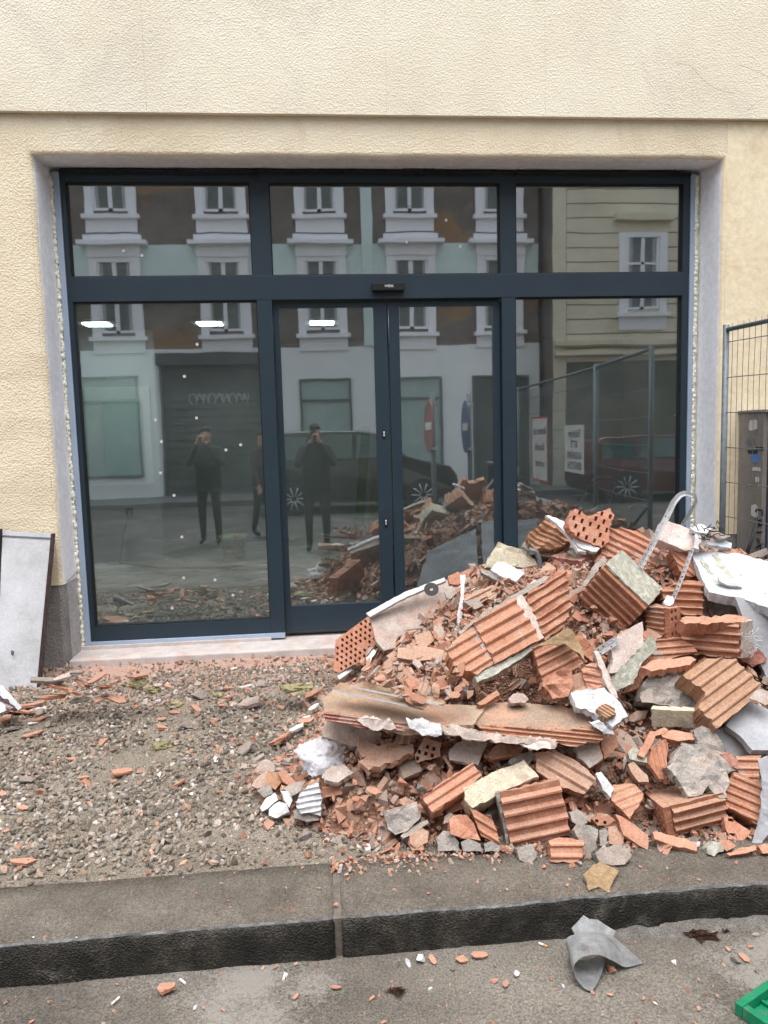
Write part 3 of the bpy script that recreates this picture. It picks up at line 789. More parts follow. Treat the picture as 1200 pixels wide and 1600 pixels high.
# motion sensor above the door with its lettering
sens = empty('door_sensor', (0.5075, -0.05, 2.29), 'small black motion sensor box with white lettering over the sliding door', 'sensor')
bm = bmesh.new(); add_box(bm, (0.403, -0.085, 2.262), (0.612, -0.0385, 2.312), 0, 0.006); bm_obj('housing', bm, GASKET, sens)
def text_mesh(name, body, size, m, parent, M, extrude=0.0006, align='CENTER', bold=0.0):
    cu = bpy.data.curves.new(name, 'FONT'); cu.body = body; cu.size = size; cu.extrude = extrude; cu.align_x = align; cu.align_y = 'CENTER'; cu.resolution_u = 3; cu.offset = bold
    tmp = bpy.data.objects.new(name, cu); COL.objects.link(tmp)
    dg = bpy.context.evaluated_depsgraph_get()
    me = bpy.data.meshes.new_from_object(tmp.evaluated_get(dg))
    bpy.data.objects.remove(tmp)
    me.transform(M)
    if parent: me.transform(Matrix.Translation(-parent.location))
    me.materials.clear()
    return link(name, me, m, parent)
RX90 = Matrix.Rotation(math.radians(90), 4, 'X')
text_mesh('lettering', 'WERK', 0.021, STK, sens, Matrix.Translation((0.512, -0.0858, 2.290)) @ RX90, 0.0004, bold=0.0006)
# expanding foam beads left and right
def foam(x, z0, z1, seed):
    bm = bmesh.new(); z = z0; k = 0
    while z < z1:
        s = RNG.uniform(0.010, 0.017)
        r_ = bmesh.ops.create_icosphere(bm, subdivisions=2, radius=s, matrix=Matrix.Translation((x+RNG.uniform(-.005, .005), -0.032+RNG.uniform(-.006, .004), z)) @ Matrix.Diagonal((1.0, 1.0, RNG.uniform(1.0, 1.6), 1)))
        for v in r_['verts']: v.co += Vector((noise.noise(v.co*90), noise.noise(v.co*90+Vector((9, 0, 0))), 0))*0.004
        z += s*RNG.uniform(0.9, 1.35)
    for f in bm.faces: f.smooth = True
    bm_obj('foam_sealant', bm, FOAM, shop)
foam(FX0-0.049, 0.02, FT-0.03, 1); foam(FX1+0.043, 0.1, FT-0.02, 2)
box('packer_strip', (FX0-0.075, -0.02, -0.01), (FX0-0.036, 0.03, FT), FOAM, shop)
box('packer_strip', (FX1+0.030, -0.02, -0.01), (FX1+0.075, 0.03, FT), FOAM, shop)
# torn membrane under the soffit
bm = bmesh.new()
xs = lin(FX0, FX1, 150); up = []
for i, x in enumerate(xs):
    h = 0.012+0.014*max(0, noise.noise(Vector((x*6, 2, 0))))+0.006*abs(noise.noise(Vector((x*30, 0, 0))))
    if -0.62 < x < -0.36: h += 0.018*min(1, (x+0.62)*8)
    if 0.60 < x < 0.86: h += 0.030*(1-abs((x-0.73)/0.13))**0.5
    up.append(h)
for i in range(len(xs)-1):
    vs = [bm.verts.new(q) for q in ((xs[i], -0.047, FT-0.012), (xs[i+1], -0.047, FT-0.012), (xs[i+1], -0.045, FT+up[i+1]), (xs[i], -0.045, FT+up[i]))]
    bm.faces.new(vs)
    vs = [bm.verts.new(q) for q in ((xs[i], -0.045, FT+up[i]), (xs[i+1], -0.045, FT+up[i+1]), (xs[i+1], 0.03, FT+0.03), (xs[i], 0.03, FT+0.03))]
    bm.faces.new(vs)
bmesh.ops.remove_doubles(bm, verts=bm.verts, dist=1e-5)
bm_obj('torn_membrane', bm, MEMBR, shop)
bm = bmesh.new()
for (px, py, qx, qy) in ((396, 268, 399, 280), (399, 276, 396, 282), (803, 276, 811, 263), (1048, 272, 1057, 262), (640, 268, 656, 276)):
    add_tube(bm, [aty(px, py, -0.05), aty((px+qx)/2+1, (py+qy)/2, -0.055), aty(qx, qy, -0.05)], 0.0022, 5)
bm_obj('loose_strand', bm, MEMBR, shop)

# ================================================================== INTERIOR seen through the glass
INW = mat('pale_green_wall', [(0.3, (0.34, 0.37, 0.36)), (0.6, (0.40, 0.43, 0.42))], 1.5, bump=0.2, coord='World', grain=0.12)
INF = mat('dusty_screed_floor', [(0.3, (0.16, 0.19, 0.15)), (0.5, (0.25, 0.28, 0.23)), (0.7, (0.34, 0.37, 0.31))], 2.2, bump=0.4, bscale=30, coord='World', dust=((0.45, 0.46, 0.40), 3.0, 0.5, 0.75))
INC = mat('dark_ceiling', [(0.3, (0.16, 0.17, 0.17)), (0.6, (0.22, 0.23, 0.23))], 2, bump=0.2, coord='World', grain=0.12)
room = empty('shop_interior', (0.5, 2.5, 0.0), 'half finished shop room with green white walls behind the panes', 'room')
box('floor_slab', (-3.6, 0.30, -0.30), (4.2, 5.2, 0.0), INF, room)
box('room_wall', (-3.6, 5.0, 0.0), (4.2, 5.2, 3.3), INW, room)
box('room_wall', (-3.8, 0.352, -0.2), (-3.6, 5.2, 3.3), INW, room)
box('room_wall', (4.2, 0.352, -0.2), (4.4, 5.2, 3.3), INW, room)
box('ceiling', (-3.6, 0.352, 3.12), (4.2, 5.2, 3.3), INC, room)
box('suspended_ceiling', (-3.6, 1.6, 2.53), (4.2, 4.99, 2.56), INC, room)
box('partition', (-3.59, 3.5, 0.0), (-1.72, 3.6, 2.53), INW, room)
box('doorway_frame', (-2.46, 3.46, 0.86), (-1.78, 3.5, 1.92), mat('interior_trim', [(0.3, (0.5, 0.52, 0.48)), (0.6, (0.6, 0.62, 0.58))], 3, coord='World'), room, 0.004)
bm = bmesh.new(); add_box(bm, (-2.28, 3.44, 0.95), (-1.86, 3.462, 1.76)); bm_obj('hatch_panel', bm, mat('mint_panel', [(0.3, (0.30, 0.45, 0.40)), (0.6, (0.36, 0.5, 0.45))], 3, coord='World'), room)
box('wall_socket', (-2.11, 3.485, 0.52), (-2.03, 3.50, 0.60), GASKET, room, 0.003)
m_l = bpy.data.materials.new('lit_light_panel'); m_l.use_nodes = True
_b = m_l.node_tree.nodes['Principled BSDF']; _b.inputs['Emission Color'].default_value = (0.88, 1.0, 0.97, 1); _b.inputs['Emission Strength'].default_value = 16.0
_b.inputs['Base Color'].default_value = (0.8, 0.8, 0.8, 1)
for i, (px, py, lb) in enumerate(((152, 507, 'lit ceiling panel behind the left pane, nearest the side wall'), (328, 506, 'lit ceiling panel behind the left pane, next to the door'), (503, 505, 'lit ceiling panel seen through the sliding door'))):
    P = atz(px, py, 2.5)
    e = empty('ceiling_light', (P.x, P.y, 2.5), lb, 'ceiling light', 'lit panels on the shop ceiling')
    box('diffuser', (P.x-0.12, P.y-0.11, 2.495), (P.x+0.12, P.y+0.11, 2.503), m_l, e)
    box('light_frame', (P.x-0.175, P.y-0.175, 2.503), (P.x+0.175, P.y+0.175, 2.529), METAL, e)
# bucket, sack, leaning boards, tube frame, cables, cartons
def lathe(bm, prof, c, seg=24, mi=0):
    rings = [[bm.verts.new((c[0]+r*math.cos(2*math.pi*k/seg), c[1]+r*math.sin(2*math.pi*k/seg), c[2]+z)) for k in range(seg)] for r, z in prof]
    for A, B in zip(rings, rings[1:]):
        for k in range(seg):
            f = bm.faces.new((A[k], A[(k+1) % seg], B[(k+1) % seg], B[k])); f.smooth = True; f.material_index = mi
    bm.faces.new(rings[0][::-1])
bk = empty('bucket', (-0.93, 3.25, 0.0), 'plastic builders bucket with green and yellow print standing on the shop floor', 'bucket')
bm = bmesh.new(); lathe(bm, [(0.12, 0.0), (0.15, 0.26), (0.16, 0.26), (0.16, 0.285), (0.145, 0.285), (0.115, 0.02)], (-0.93, 3.25, 0.0)); bm_obj('pail', bm, mat('white_plastic_green_print', [(0.42, (0.62, 0.6, 0.5)), (0.5, (0.25, 0.42, 0.14)), (0.56, (0.62, 0.55, 0.2)), (0.65, (0.5, 0.18, 0.1))], 7, rough=0.4, coord='World'), bk)
tube('handle', [(-0.93+0.155*math.cos(a), 3.25-0.12*math.sin(a), 0.27-0.10*math.sin(a)) for a in lin(0, math.pi, 12)], 0.004, METAL, bk, 6)
bm = bmesh.new()
r_ = bmesh.ops.create_icosphere(bm, subdivisions=5, radius=1, matrix=Matrix.Translation((0.42, 1.6, 0.16)) @ Matrix.Diagonal((0.40, 0.30, 0.30, 1)))
for v in bm.verts:
    n_ = noise.noise(v.co*5); v.co += (v.co-Vector((0.42, 1.6, 0.16))).normalized()*(0.06*n_+0.02*noise.noise(v.co*18)); v.co.z = max(0.0, v.co.z)
    f_ = 1.25-0.9*max(0, v.co.z); v.co.x = 0.42+(v.co.x-0.42)*f_
SACK = mat('grey_brown_plastic_sack', [(0.3, (0.16, 0.13, 0.11)), (0.5, (0.25, 0.21, 0.18)), (0.7, (0.36, 0.33, 0.31))], 5, rough=0.5, bump=0.9, bscale=14, bdist=0.02, coord='World')
o = bm_obj('rubble_sack', bm, SACK, recentre=True, smooth=True); tag(o, 'bulging grey brown rubble sack on the floor inside the door', 'sack')
GRNB = mat('green_painted_board', [(0.3, (0.16, 0.27, 0.13)), (0.6, (0.26, 0.38, 0.18))], 5, coord='World')
YELB = mat('raw_timber_board', [(0.3, (0.42, 0.33, 0.16)), (0.6, (0.52, 0.43, 0.25))], 5, coord='World')
def leaning(name, a, b, w, t, m, lb, cat):
    a, b = Vector(a), Vector(b); d = (b-a).normalized(); s = Vector((1, 0, 0)); s = (s-d*s.dot(d)).normalized(); n_ = d.cross(s)
    bm = bmesh.new(); add_box(bm, (-w/2, -t/2, 0), (w/2, t/2, (b-a).length))
    bm.transform(Matrix.Translation(a) @ Matrix((s, n_, d)).transposed().to_4x4())
    tag(bm_obj(name, bm, m, recentre=True), lb, cat)
leaning('green_board', (0.34, 2.05, 0.02), (0.52, 2.6, 1.42), 0.09, 0.02, GRNB, 'green board leaning inside the sliding door, tallest of the leaning boards', 'board')
leaning('timber_board', (0.46, 2.0, 0.02), (0.58, 2.45, 1.02), 0.05, 0.03, YELB, 'raw timber board leaning beside the green board inside the door', 'board')
leaning('timber_board', (0.56, 1.9, 0.02), (0.66, 2.3, 0.72), 0.035, 0.03, YELB, 'short narrow timber board leaning lowest inside the door', 'board')
tag(tube('tube_handle', [aty(x, y, 0.30) for x, y in ((885, 870), (905, 795), (918, 765), (927, 750), (940, 746), (953, 746), (961, 750), (962, 760), (953, 785), (935, 850))], 0.013, GREYMETAL), 'black padded tube handle of a cart standing inside the right pane', 'cart handle')
tag(tube('bent_cable', [aty(x, y, 0.45) for x, y in ((983, 800), (983, 792), (993, 788), (1008, 790), (1020, 799), (1028, 815), (1031, 835))], 0.004, METAL), 'thin pale cable bent in an arc inside the right pane', 'cable')
bm = bmesh.new()
for (p, q) in (((900, 830), (1030, 826)), ((900, 850), (1030, 846)), ((975, 800), (970, 860)), ((1012, 800), (1020, 860))):
    add_tube(bm, [aty(*p, 0.8), aty(*q, 0.8)], 0.008, 6)
o = bm_obj('work_trestle', bm, GREYMETAL, recentre=True); tag(o, 'dark metal trestle standing inside behind the right pane', 'trestle')
for pts, lb in (([(-2.07, 3.47, 0.55), (-2.12, 3.4, 0.35), (-2.13, 3.2, 0.03), (-1.6, 2.9, 0.01), (-1.0, 2.8, 0.01), (-0.4, 3.0, 0.01)], 'black cable hanging from the wall socket and running over the shop floor'),
                ([(-1.2, 2.9, 0.01), (-0.7, 2.5, 0.012), (-0.3, 2.6, 0.01), (0.1, 2.3, 0.01)], 'black cable lying loose on the shop floor near the bucket'),
                ([(0.7, 0.5, 0.01), (0.85, 0.45, 0.05), (1.0, 0.6, 0.3), (1.25, 0.8, 0.6)], 'black cable rising behind the closed right door leaf')):
    tag(tube('power_cable', pts, 0.009, DARK, seg=6), lb, 'cable')
for lo, hi, lb in (((0.95, 1.5, 0.0), (1.35, 1.9, 0.30), 'cardboard carton on the shop floor behind the right door leaf'), ((1.0, 1.55, 0.302), (1.25, 1.85, 0.45), 'smaller cardboard carton on top of the carton behind the door')):
    tag(box('carton', lo, hi, TAN, bev=0.006), lb, 'box')
# crumpled protective film on the shop floor
FILM = mat('clear_floor_film', [(0.3, (0.13, 0.15, 0.13)), (0.6, (0.22, 0.25, 0.22))], 4, rough=0.22, bump=0.8, bscale=9, bdist=0.02, coord='World', spec=0.7)
r = grid_mesh('floor_film', lin(-2.9, -0.1, 90), lin(0.45, 2.6, 70), lambda x, y: 0.012+0.022*abs(noise.noise(Vector((x*2.2, y*9, 0))))+0.008*noise.noise(Vector((x*9, y*25, 5))), FILM); tag(r, 'wrinkled clear protective film lying on the shop floor', 'plastic film')

# ================================================================== ACROSS THE STREET (seen mirrored in the panes)
OY = -15.0
OPW = mat('white_painted_wall', [(0.3, (0.72, 0.75, 0.80)), (0.6, (0.80, 0.82, 0.86))], 1.2, bump=0.2, coord='World', grain=0.12)
OPM = mat('pale_mint_wall', [(0.3, (0.56, 0.67, 0.69)), (0.6, (0.62, 0.73, 0.74))], 1.2, bump=0.2, coord='World', grain=0.12)
OPB = mat('brown_plaster', [(0.3, (0.13, 0.105, 0.095)), (0.55, (0.18, 0.15, 0.135)), (0.8, (0.24, 0.2, 0.18))], 2.5, bump=0.3, coord='World', dust=((0.27, 0.165, 0.10), 0.35, 0.56, 0.60))
OPT = mat('white_window_trim', [(0.3, (0.78, 0.78, 0.85)), (0.6, (0.82, 0.82, 0.88))], 2, bump=0.1, coord='World', grain=0.12)
OPG = mat('window_glass_dark', [(0.3, (0.05, 0.06, 0.07)), (0.6, (0.11, 0.13, 0.14))], 2, rough=0.1, bump=0.0, coord='World', spec=0.6, grain=0.12)
CURT = mat('pale_curtain', [(0.3, (0.30, 0.30, 0.32)), (0.6, (0.42, 0.42, 0.44))], 9, coord='World')
OPD = mat('dark_shutter', [(0.3, (0.05, 0.06, 0.06)), (0.6, (0.09, 0.10, 0.10))], 2, rough=0.6, coord='World')
OPGR = mat('grey_green_shutter', [(0.3, (0.07, 0.09, 0.085)), (0.6, (0.10, 0.125, 0.115))], 2, rough=0.5, coord='World', grain=0.12)
opp = empty('town_house', (0.0, OY-0.5, ROAD_Z), 'white and brown town house with framed windows mirrored in the shop panes', 'building')
PZ = -0.15
box('ground_floor_wall', (-14, OY-1, PZ), (6.05, OY, 3.62), OPW, opp)
box('brown_wall', (-14, OY-1, 3.62), (6.05, OY-0.02, 5.3), OPB, opp)
box('mint_wall', (-14, OY-1, 5.3), (6.05, OY-0.015, 6.22), OPM, opp)
box('brown_wall', (-14, OY-1, 6.22), (6.05, OY-0.02, 9.6), OPB, opp)
box('upper_storey', (-14, OY-1, 9.6), (6.05, OY-0.01, 11.0), OPM, opp)
box('downpipe_strip', (1.38, OY-0.02, 3.62), (1.66, OY+0.05, 9.6), OPM, opp)
def win(x, z0, z1, w, hood, parent=opp, oy=OY, m=OPT):
    fr = empty('window', (x, oy, z0), None, None); fr.parent = parent; fr.location = Vector((x, oy, z0))-parent.location
    L = Vector((x, oy, z0))
    def b2(nm, lo, hi, mm):
        bm = bmesh.new(); add_box(bm, Vector(lo)-L, Vector(hi)-L)
        me = bpy.data.meshes.new(nm); bm.to_mesh(me); bm.free(); return link(nm, me, mm, fr)
    b2('frame', (x-w/2-0.20, oy-0.01, z0-0.12), (x-w/2, oy+0.07, z1+0.12), m)
    b2('frame', (x+w/2, oy-0.01, z0-0.12), (x+w/2+0.20, oy+0.07, z1+0.12), m)
    b2('frame', (x-w/2, oy-0.01, z1), (x+w/2, oy+0.06, z1+0.12), m)
    b2('sill', (x-w/2-0.27, oy-0.01, z0-0.2), (x+w/2+0.27, oy+0.16, z0-0.1), m)
    b2('apron', (x-w/2-0.20, oy-0.01, z0-0.52), (x+w/2+0.20, oy+0.05, z0-0.2), m)
    b2('pane', (x-w/2, oy-0.02, z0), (x+w/2, oy-0.005, z1), OPG)
    cw = 0.08+0.10*((x*7.3+z0) % 1.0)
    for sx_ in (-1, 1): b2('curtain', (min(x+sx_*w/2, x+sx_*(w/2-cw)), oy-0.0045, z0), (max(x+sx_*w/2, x+sx_*(w/2-cw)), oy-0.002, z1), CURT)
    b2('sash', (x-0.05, oy-0.01, z0), (x+0.05, oy+0.03, z1), m)
    for zz in (z0, z0+(z1-z0)*0.62): b2('sash', (x-w/2, oy-0.01, zz), (x+w/2, oy+0.03, zz+0.06), m)
    for xx in (x-w/2, x+w/2-0.06): b2('sash', (xx, oy-0.008, z0), (xx+0.06, oy+0.028, z1), m)
    if hood:
        b2('hood', (x-w/2-0.22, oy-0.01, z1+0.12), (x+w/2+0.22, oy+0.10, z1+0.40), m)
        b2('hood', (x-w/2-0.42, oy-0.01, z1+0.40), (x+w/2+0.42, oy+0.28, z1+0.50), m)
        b2('hood', (x-w/2-0.28, oy-0.01, z1+0.50), (x+w/2+0.28, oy+0.12, z1+0.66), m)
for x in (-12.3, -9.9, -7.4, -4.85, -2.15, 0.32, 2.65, 5.0):
    win(x, 4.05, 5.78, 0.86, True)
    win(x, 7.02, 8.6, 0.86, True)
def shopwin(x0, x1, z0, z1, m, fr=GREYMETAL, bar=None):
    bm = bmesh.new(); add_box(bm, (x0, OY-0.06, z0), (x1, OY+0.004, z1)); bm_obj('shop_window', bm, m, opp)
    bm = bmesh.new()
    for lo, hi in (((x0-0.06, OY-0.01, z0-0.06), (x0, OY+0.05, z1+0.06)), ((x1, OY-0.01, z0-0.06), (x1+0.06, OY+0.05, z1+0.06)), ((x0, OY-0.01, z1), (x1, OY+0.05, z1+0.06)), ((x0, OY-0.01, z0-0.06), (x1, OY+0.06, z0))): add_box(bm, lo, hi)
    if bar: add_box(bm, (x0, OY-0.01, bar), (x1, OY+0.045, bar+0.07))
    bm_obj('shop_window_frame', bm, fr, opp)
MINT = mat('mint_blind', [(0.3, (0.27, 0.36, 0.36)), (0.6, (0.33, 0.42, 0.42))], 2, rough=0.3, coord='World', spec=0.5, grain=0.12)
shopwin(-5.9, -4.5, PZ+0.6, 2.9, MINT, bar=2.3)
shopwin(-3.85, -1.2, PZ+0.05, 3.35, OPD)
shopwin(-0.3, 0.95, 0.9, 2.75, MINT, OPD, 2.2)
shopwin(2.0, 3.35, 0.5, 2.75, MINT, bar=2.2)
shopwin(4.3, 5.7, PZ+0.05, 2.75, OPGR)
bm = bmesh.new()
for i in range(12): add_box(bm, (-3.7, OY+0.005, 0.1+i*0.2), (-1.3, OY+0.03, 0.26+i*0.2))
bm_obj('roller_shutter', bm, OPGR, opp)
box('fascia', (-3.95, OY-0.01, 3.2), (-1.1, OY+0.2, 3.5), OPD, opp)
# sprayed tag on the shutter
bm = bmesh.new()
for i in range(9):
    x = -3.1+i*0.17; P = [Vector((x+0.08*math.cos(a*1.0+i)+0.02*i*0, OY+0.036, 2.35+0.13*math.sin(a*(1+i % 3)))) for a in lin(0, 4.8, 14)]
    add_tube(bm, P, 0.012, 4)
bm_obj('sprayed_scrawl', bm, STK, opp)
o = box('far_pavement', (-60, OY, -0.40), (60, -13.0, PZ), mat('far_pavement_asphalt', [(0.3, (0.11, 0.11, 0.11)), (0.7, (0.17, 0.17, 0.165))], 2, coord='World')); tag(o, kind='structure')
yel = empty('yellow_house', (10.5, OY+0.4, ROAD_Z), 'yellow rusticated corner house mirrored in the right hand pane', 'building')
YW = mat('yellow_ashlar', [(0.3, (0.60, 0.54, 0.43)), (0.6, (0.70, 0.64, 0.52))], 1.2, bump=0.2, coord='World', grain=0.12)
YB = OY+0.75
box('wall_core', (6.2, OY-1, PZ), (16, YB-0.05, 11), OPB, yel)
for i in range(22):
    z0 = 3.05+i*0.36
    bm = bmesh.new(); add_box(bm, (6.55, YB-0.06, z0), (16, YB, z0+0.335), 0, 0.01); bm_obj('ashlar_course', bm, YW, yel)
box('corner_strip', (6.2, YB-0.06, PZ), (6.54, YB-0.01, 11), YW, yel)
for z in (3.2, 3.45): box('cornice', (6.2, YB-0.02, z), (16, YB+0.18, z+0.12), YW, yel)
box('ground_floor_wall', (6.55, YB-0.06, PZ), (16, YB-0.02, 3.04), mat('stained_green_brown_wall', [(0.3, (0.10, 0.12, 0.10)), (0.5, (0.16, 0.17, 0.14)), (0.7, (0.24, 0.2, 0.16))], 1.5, bump=0.4, coord='World'), yel)
for x in (8.55, 11.6, 14.4): win(x, 4.35, 6.15, 0.85, False, yel, YB+0.01); box('window_hood', (x-0.75, YB-0.01, 6.55), (x+0.75, YB+0.2, 6.72), YW, yel)
# overhead tram wires between the houses
for (a, b, lb) in (((-14, -9.6, 7.1), (14, -9.2, 7.35), 'upper overhead wire strung along the street'), ((-14, -10.4, 6.8), (14, -10.2, 6.95), 'lower overhead wire strung along the street')):
    A, B = Vector(a), Vector(b)
    tag(tube('overhead_wire', [A.lerp(B, t)-Vector((0, 0, 0.35*math.sin(math.pi*t))) for t in lin(0, 1, 14)], 0.012, DARK, seg=5), lb, 'wire')

# ================================================================== LOOSE GROUND COVER (numpy swarms, one mesh each)
def base_stone(sd, boxy=False):
    rn = np.random.default_rng(sd)
    if boxy:
        v = np.array([(x, y, z) for x in (-1, 1) for y in (-1, 1) for z in (-1, 1)], float)+rn.normal(0, 0.28, (8, 3))
        f = [(0, 1, 3), (0, 3, 2), (4, 6, 7), (4, 7, 5), (0, 4, 5), (0, 5, 1), (2, 3, 7), (2, 7, 6), (0, 2, 6), (0, 6, 4), (1, 5, 7), (1, 7, 3)]
        return v*0.5, np.array(f)
    bm = bmesh.new(); bmesh.ops.create_icosphere(bm, subdivisions=1, radius=0.5)
    v = np.array([p.co[:] for p in bm.verts]); f = np.array([[q.index for q in p.verts] for p in bm.faces]); bm.free()
    v = v*(1+rn.normal(0, 0.20, (len(v), 1)))
    return v, f
def rand_rot(n, rn, tilt=1.0):
    q = rn.normal(size=(n, 4)); q[:, 1:3] *= tilt
    q /= np.linalg.norm(q, axis=1)[:, None]
    w, x, y, z = q.T
    return np.stack([np.stack([1-2*(y*y+z*z), 2*(x*y-z*w), 2*(x*z+y*w)], 1), np.stack([2*(x*y+z*w), 1-2*(x*x+z*z), 2*(y*z-x*w)], 1), np.stack([2*(x*z-y*w), 2*(y*z+x*w), 1-2*(x*x+y*y)], 1)], 1)
def swarm(name, pos, scl, m, boxy=False, tilt=1.0, seed=1, align=None):
    rn = np.random.default_rng(seed)
    n = len(pos); pos = np.array(pos); scl = np.array(scl)
    Rm = rand_rot(n, rn, tilt)
    if align is not None: Rm = np.einsum('nij,njk->nik', align, Rm)
    bases = [base_stone(seed*50+k, boxy) for k in range(10)]
    which = rn.integers(0, 10, n)
    VV, FF = [], []; off = 0
    for k, (bv, bf) in enumerate(bases):
        idx = np.where(which == k)[0]
        if not len(idx): continue
        v = bv[None]*scl[idx][:, None, :]
        v = np.einsum('nij,nkj->nki', Rm[idx], v)+pos[idx][:, None, :]
        f = bf[None]+(np.arange(len(idx))*len(bv))[:, None, None]+off
        off += len(idx)*len(bv)
        VV.append(v.reshape(-1, 3)); FF.append(f.reshape(-1, 3))
    V = np.concatenate(VV); Fa = np.concatenate(FF)
    me = bpy.data.meshes.new(name)
    me.vertices.add(len(V)); me.vertices.foreach_set('co', V.astype(np.float32).ravel())
    me.loops.add(Fa.size); me.loops.foreach_set('vertex_index', Fa.astype(np.int32).ravel())
    me.polygons.add(len(Fa)); me.polygons.foreach_set('loop_start', np.arange(0, Fa.size, 3, dtype=np.int32))
    me.update(calc_edges=True); me.validate()
    me.shade_flat()
    o = link(name, me, m); tag(o, kind='stuff')
    return o
W1 = [(1, 1, 1)]
def isl(name, island, **kw):
    return mat(name, [(0.3, (0.65, 0.65, 0.65)), (0.7, (1.1, 1.1, 1.1))], kw.pop('scale', 60), island=island, coord='World', bump=0.4, bscale=150, **kw)
GRAV = isl('gravel_stones', [(0.0, (0.092, 0.077, 0.064)), (0.15, (0.205, 0.174, 0.141)), (0.3, (0.308, 0.262, 0.212)), (0.45, (0.133, 0.117, 0.094)), (0.58, (0.370, 0.330, 0.282)), (0.7, (0.267, 0.199, 0.141)), (0.8, (0.267, 0.242, 0.221)), (0.9, (0.492, 0.446, 0.404)), (0.95, (0.338, 0.204, 0.141)), (0.985, (0.677, 0.630, 0.584)), (1.0, (0.636, 0.252, 0.151))])
CRUMB = isl('rubble_crumbs', [(0.0, (0.33, 0.15, 0.095)), (0.2, (0.44, 0.22, 0.15)), (0.38, (0.40, 0.245, 0.18)), (0.52, (0.46, 0.30, 0.22)), (0.66, (0.36, 0.31, 0.27)), (0.78, (0.33, 0.19, 0.13)), (0.88, (0.42, 0.37, 0.33)), (0.96, (0.5, 0.25, 0.16)), (1.0, (0.62, 0.60, 0.58))])
def grav_n(X, Y):
    return noise.noise(Vector((X*2.1, Y*2.1, 7)))
pos, scl = [], []
rn = NR
N = 34000
xs_ = rn.uniform(-2.3, 2.6, N); ys_ = rn.uniform(KERB_B+0.005, -0.10, N)
for X, Y, q in zip(xs_, ys_, rn.random(N)):
    if X > 0.5 and heap_h(X, Y) > 0.10: continue
    if heap_h(X, Y) > 0.25: continue
    g = grav_n(X, Y)
    edge = (Y-KERB_B)
    dens = 0.85+1.1*g
    if edge < 0.10 and q > 0.35+edge*5: continue
    if Y > -0.45: dens *= 0.30
    if q > dens: continue
    s = 0.0065+0.011*(rn.random()**2.2)+0.012*(rn.random()**9)
    if g < -0.25: s *= 0.75
    pos.append((X, Y, ground_z(X, Y)+s*0.30)); scl.append((s*rn.uniform(1.0, 1.8), s*rn.uniform(0.8, 1.3), s*rn.uniform(0.55, 0.95)))
swarm('gravel', pos, scl, GRAV, seed=3)
pos, scl = [], []
for _ in range(9000):    # coarser gravel
    X = rn.uniform(-2.4, 1.0); Y = rn.uniform(KERB_B+0.03, -0.2)
    if heap_h(X, Y) > 0.1: continue
    if grav_n(X, Y)+0.25*rn.random() < -0.02 or Y > -0.5 and rn.random() > .15: continue
    s = rn.uniform(0.016, 0.027)
    pos.append((X, Y, ground_z(X, Y)+s*0.2)); scl.append((s*rn.uniform(1.0, 1.5), s*rn.uniform(0.8, 1.2), s*rn.uniform(0.5, 0.8)))
swarm('coarse_gravel', pos, scl, GRAV, seed=5)
pos, scl = [], []
for _ in range(5200):    # far strips beside the frame
    X = rn.choice([rn.uniform(-6, -2.3), rn.uniform(2.6, 6)]); Y = rn.uniform(KERB_B+0.03, -0.3)
    s = rn.uniform(0.015, 0.04)
    pos.append((X, Y, ground_z(X, Y)+s*0.2)); scl.append((s, s*0.9, s*0.6))
swarm('outer_gravel', pos, scl, GRAV, seed=6)
pos, scl = [], []
for _ in range(1500):    # brick grit on the gravel, denser near the wall and the heap
    X = rn.uniform(-2.2, 0.7); Y = rn.uniform(KERB_B+0.02, -0.1)
    if heap_h(X, Y) > 0.12: continue
    w = 0.10+0.9*max(0, (Y+1.0)/0.9)+0.8*max(0, (X+0.7)/0.7)
    if rn.random() > w: continue
    s = rn.uniform(0.006, 0.018)
    pos.append((X, Y, ground_z(X, Y)+s*0.4+0.004)); scl.append((s*rn.uniform(1.2, 2.4), s, s*rn.uniform(0.4, 0.8)))
swarm('brick_grit', pos, scl, CRUMB, boxy=True, seed=8)
pos, scl = [], []
for _ in range(420):     # grit on road and kerb
    X = rn.uniform(-1.5, 2.2); 
    if rn.random() < 0.68: Y = rn.uniform(-3.6, KERB_F-0.01); z = ROAD_Z
    else:
        Y = rn.uniform(KERB_F+0.02, KERB_B); z = KERB_Z
        if X < 0.2 and rn.random() < 0.8: continue
    s = rn.uniform(0.003, 0.009)
    pos.append((X, Y, z+s*0.4)); scl.append((s*rn.uniform(1, 1.8), s, s*0.7))
swarm('road_grit', pos, scl, CRUMB, boxy=True, seed=9)
pos, scl = [], []
for _ in range(700):
    X = rn.uniform(0.0, 2.3); Y = KERB_B+0.02-abs(rn.normal(0, 0.05)); s = rn.uniform(0.004, 0.013)
    if Y < KERB_F+0.03: continue
    pos.append((X, Y, KERB_Z+s*0.4)); scl.append((s*rn.uniform(1, 2), s, s*0.7))
swarm('toe_grit', pos, scl, CRUMB, boxy=True, seed=10)

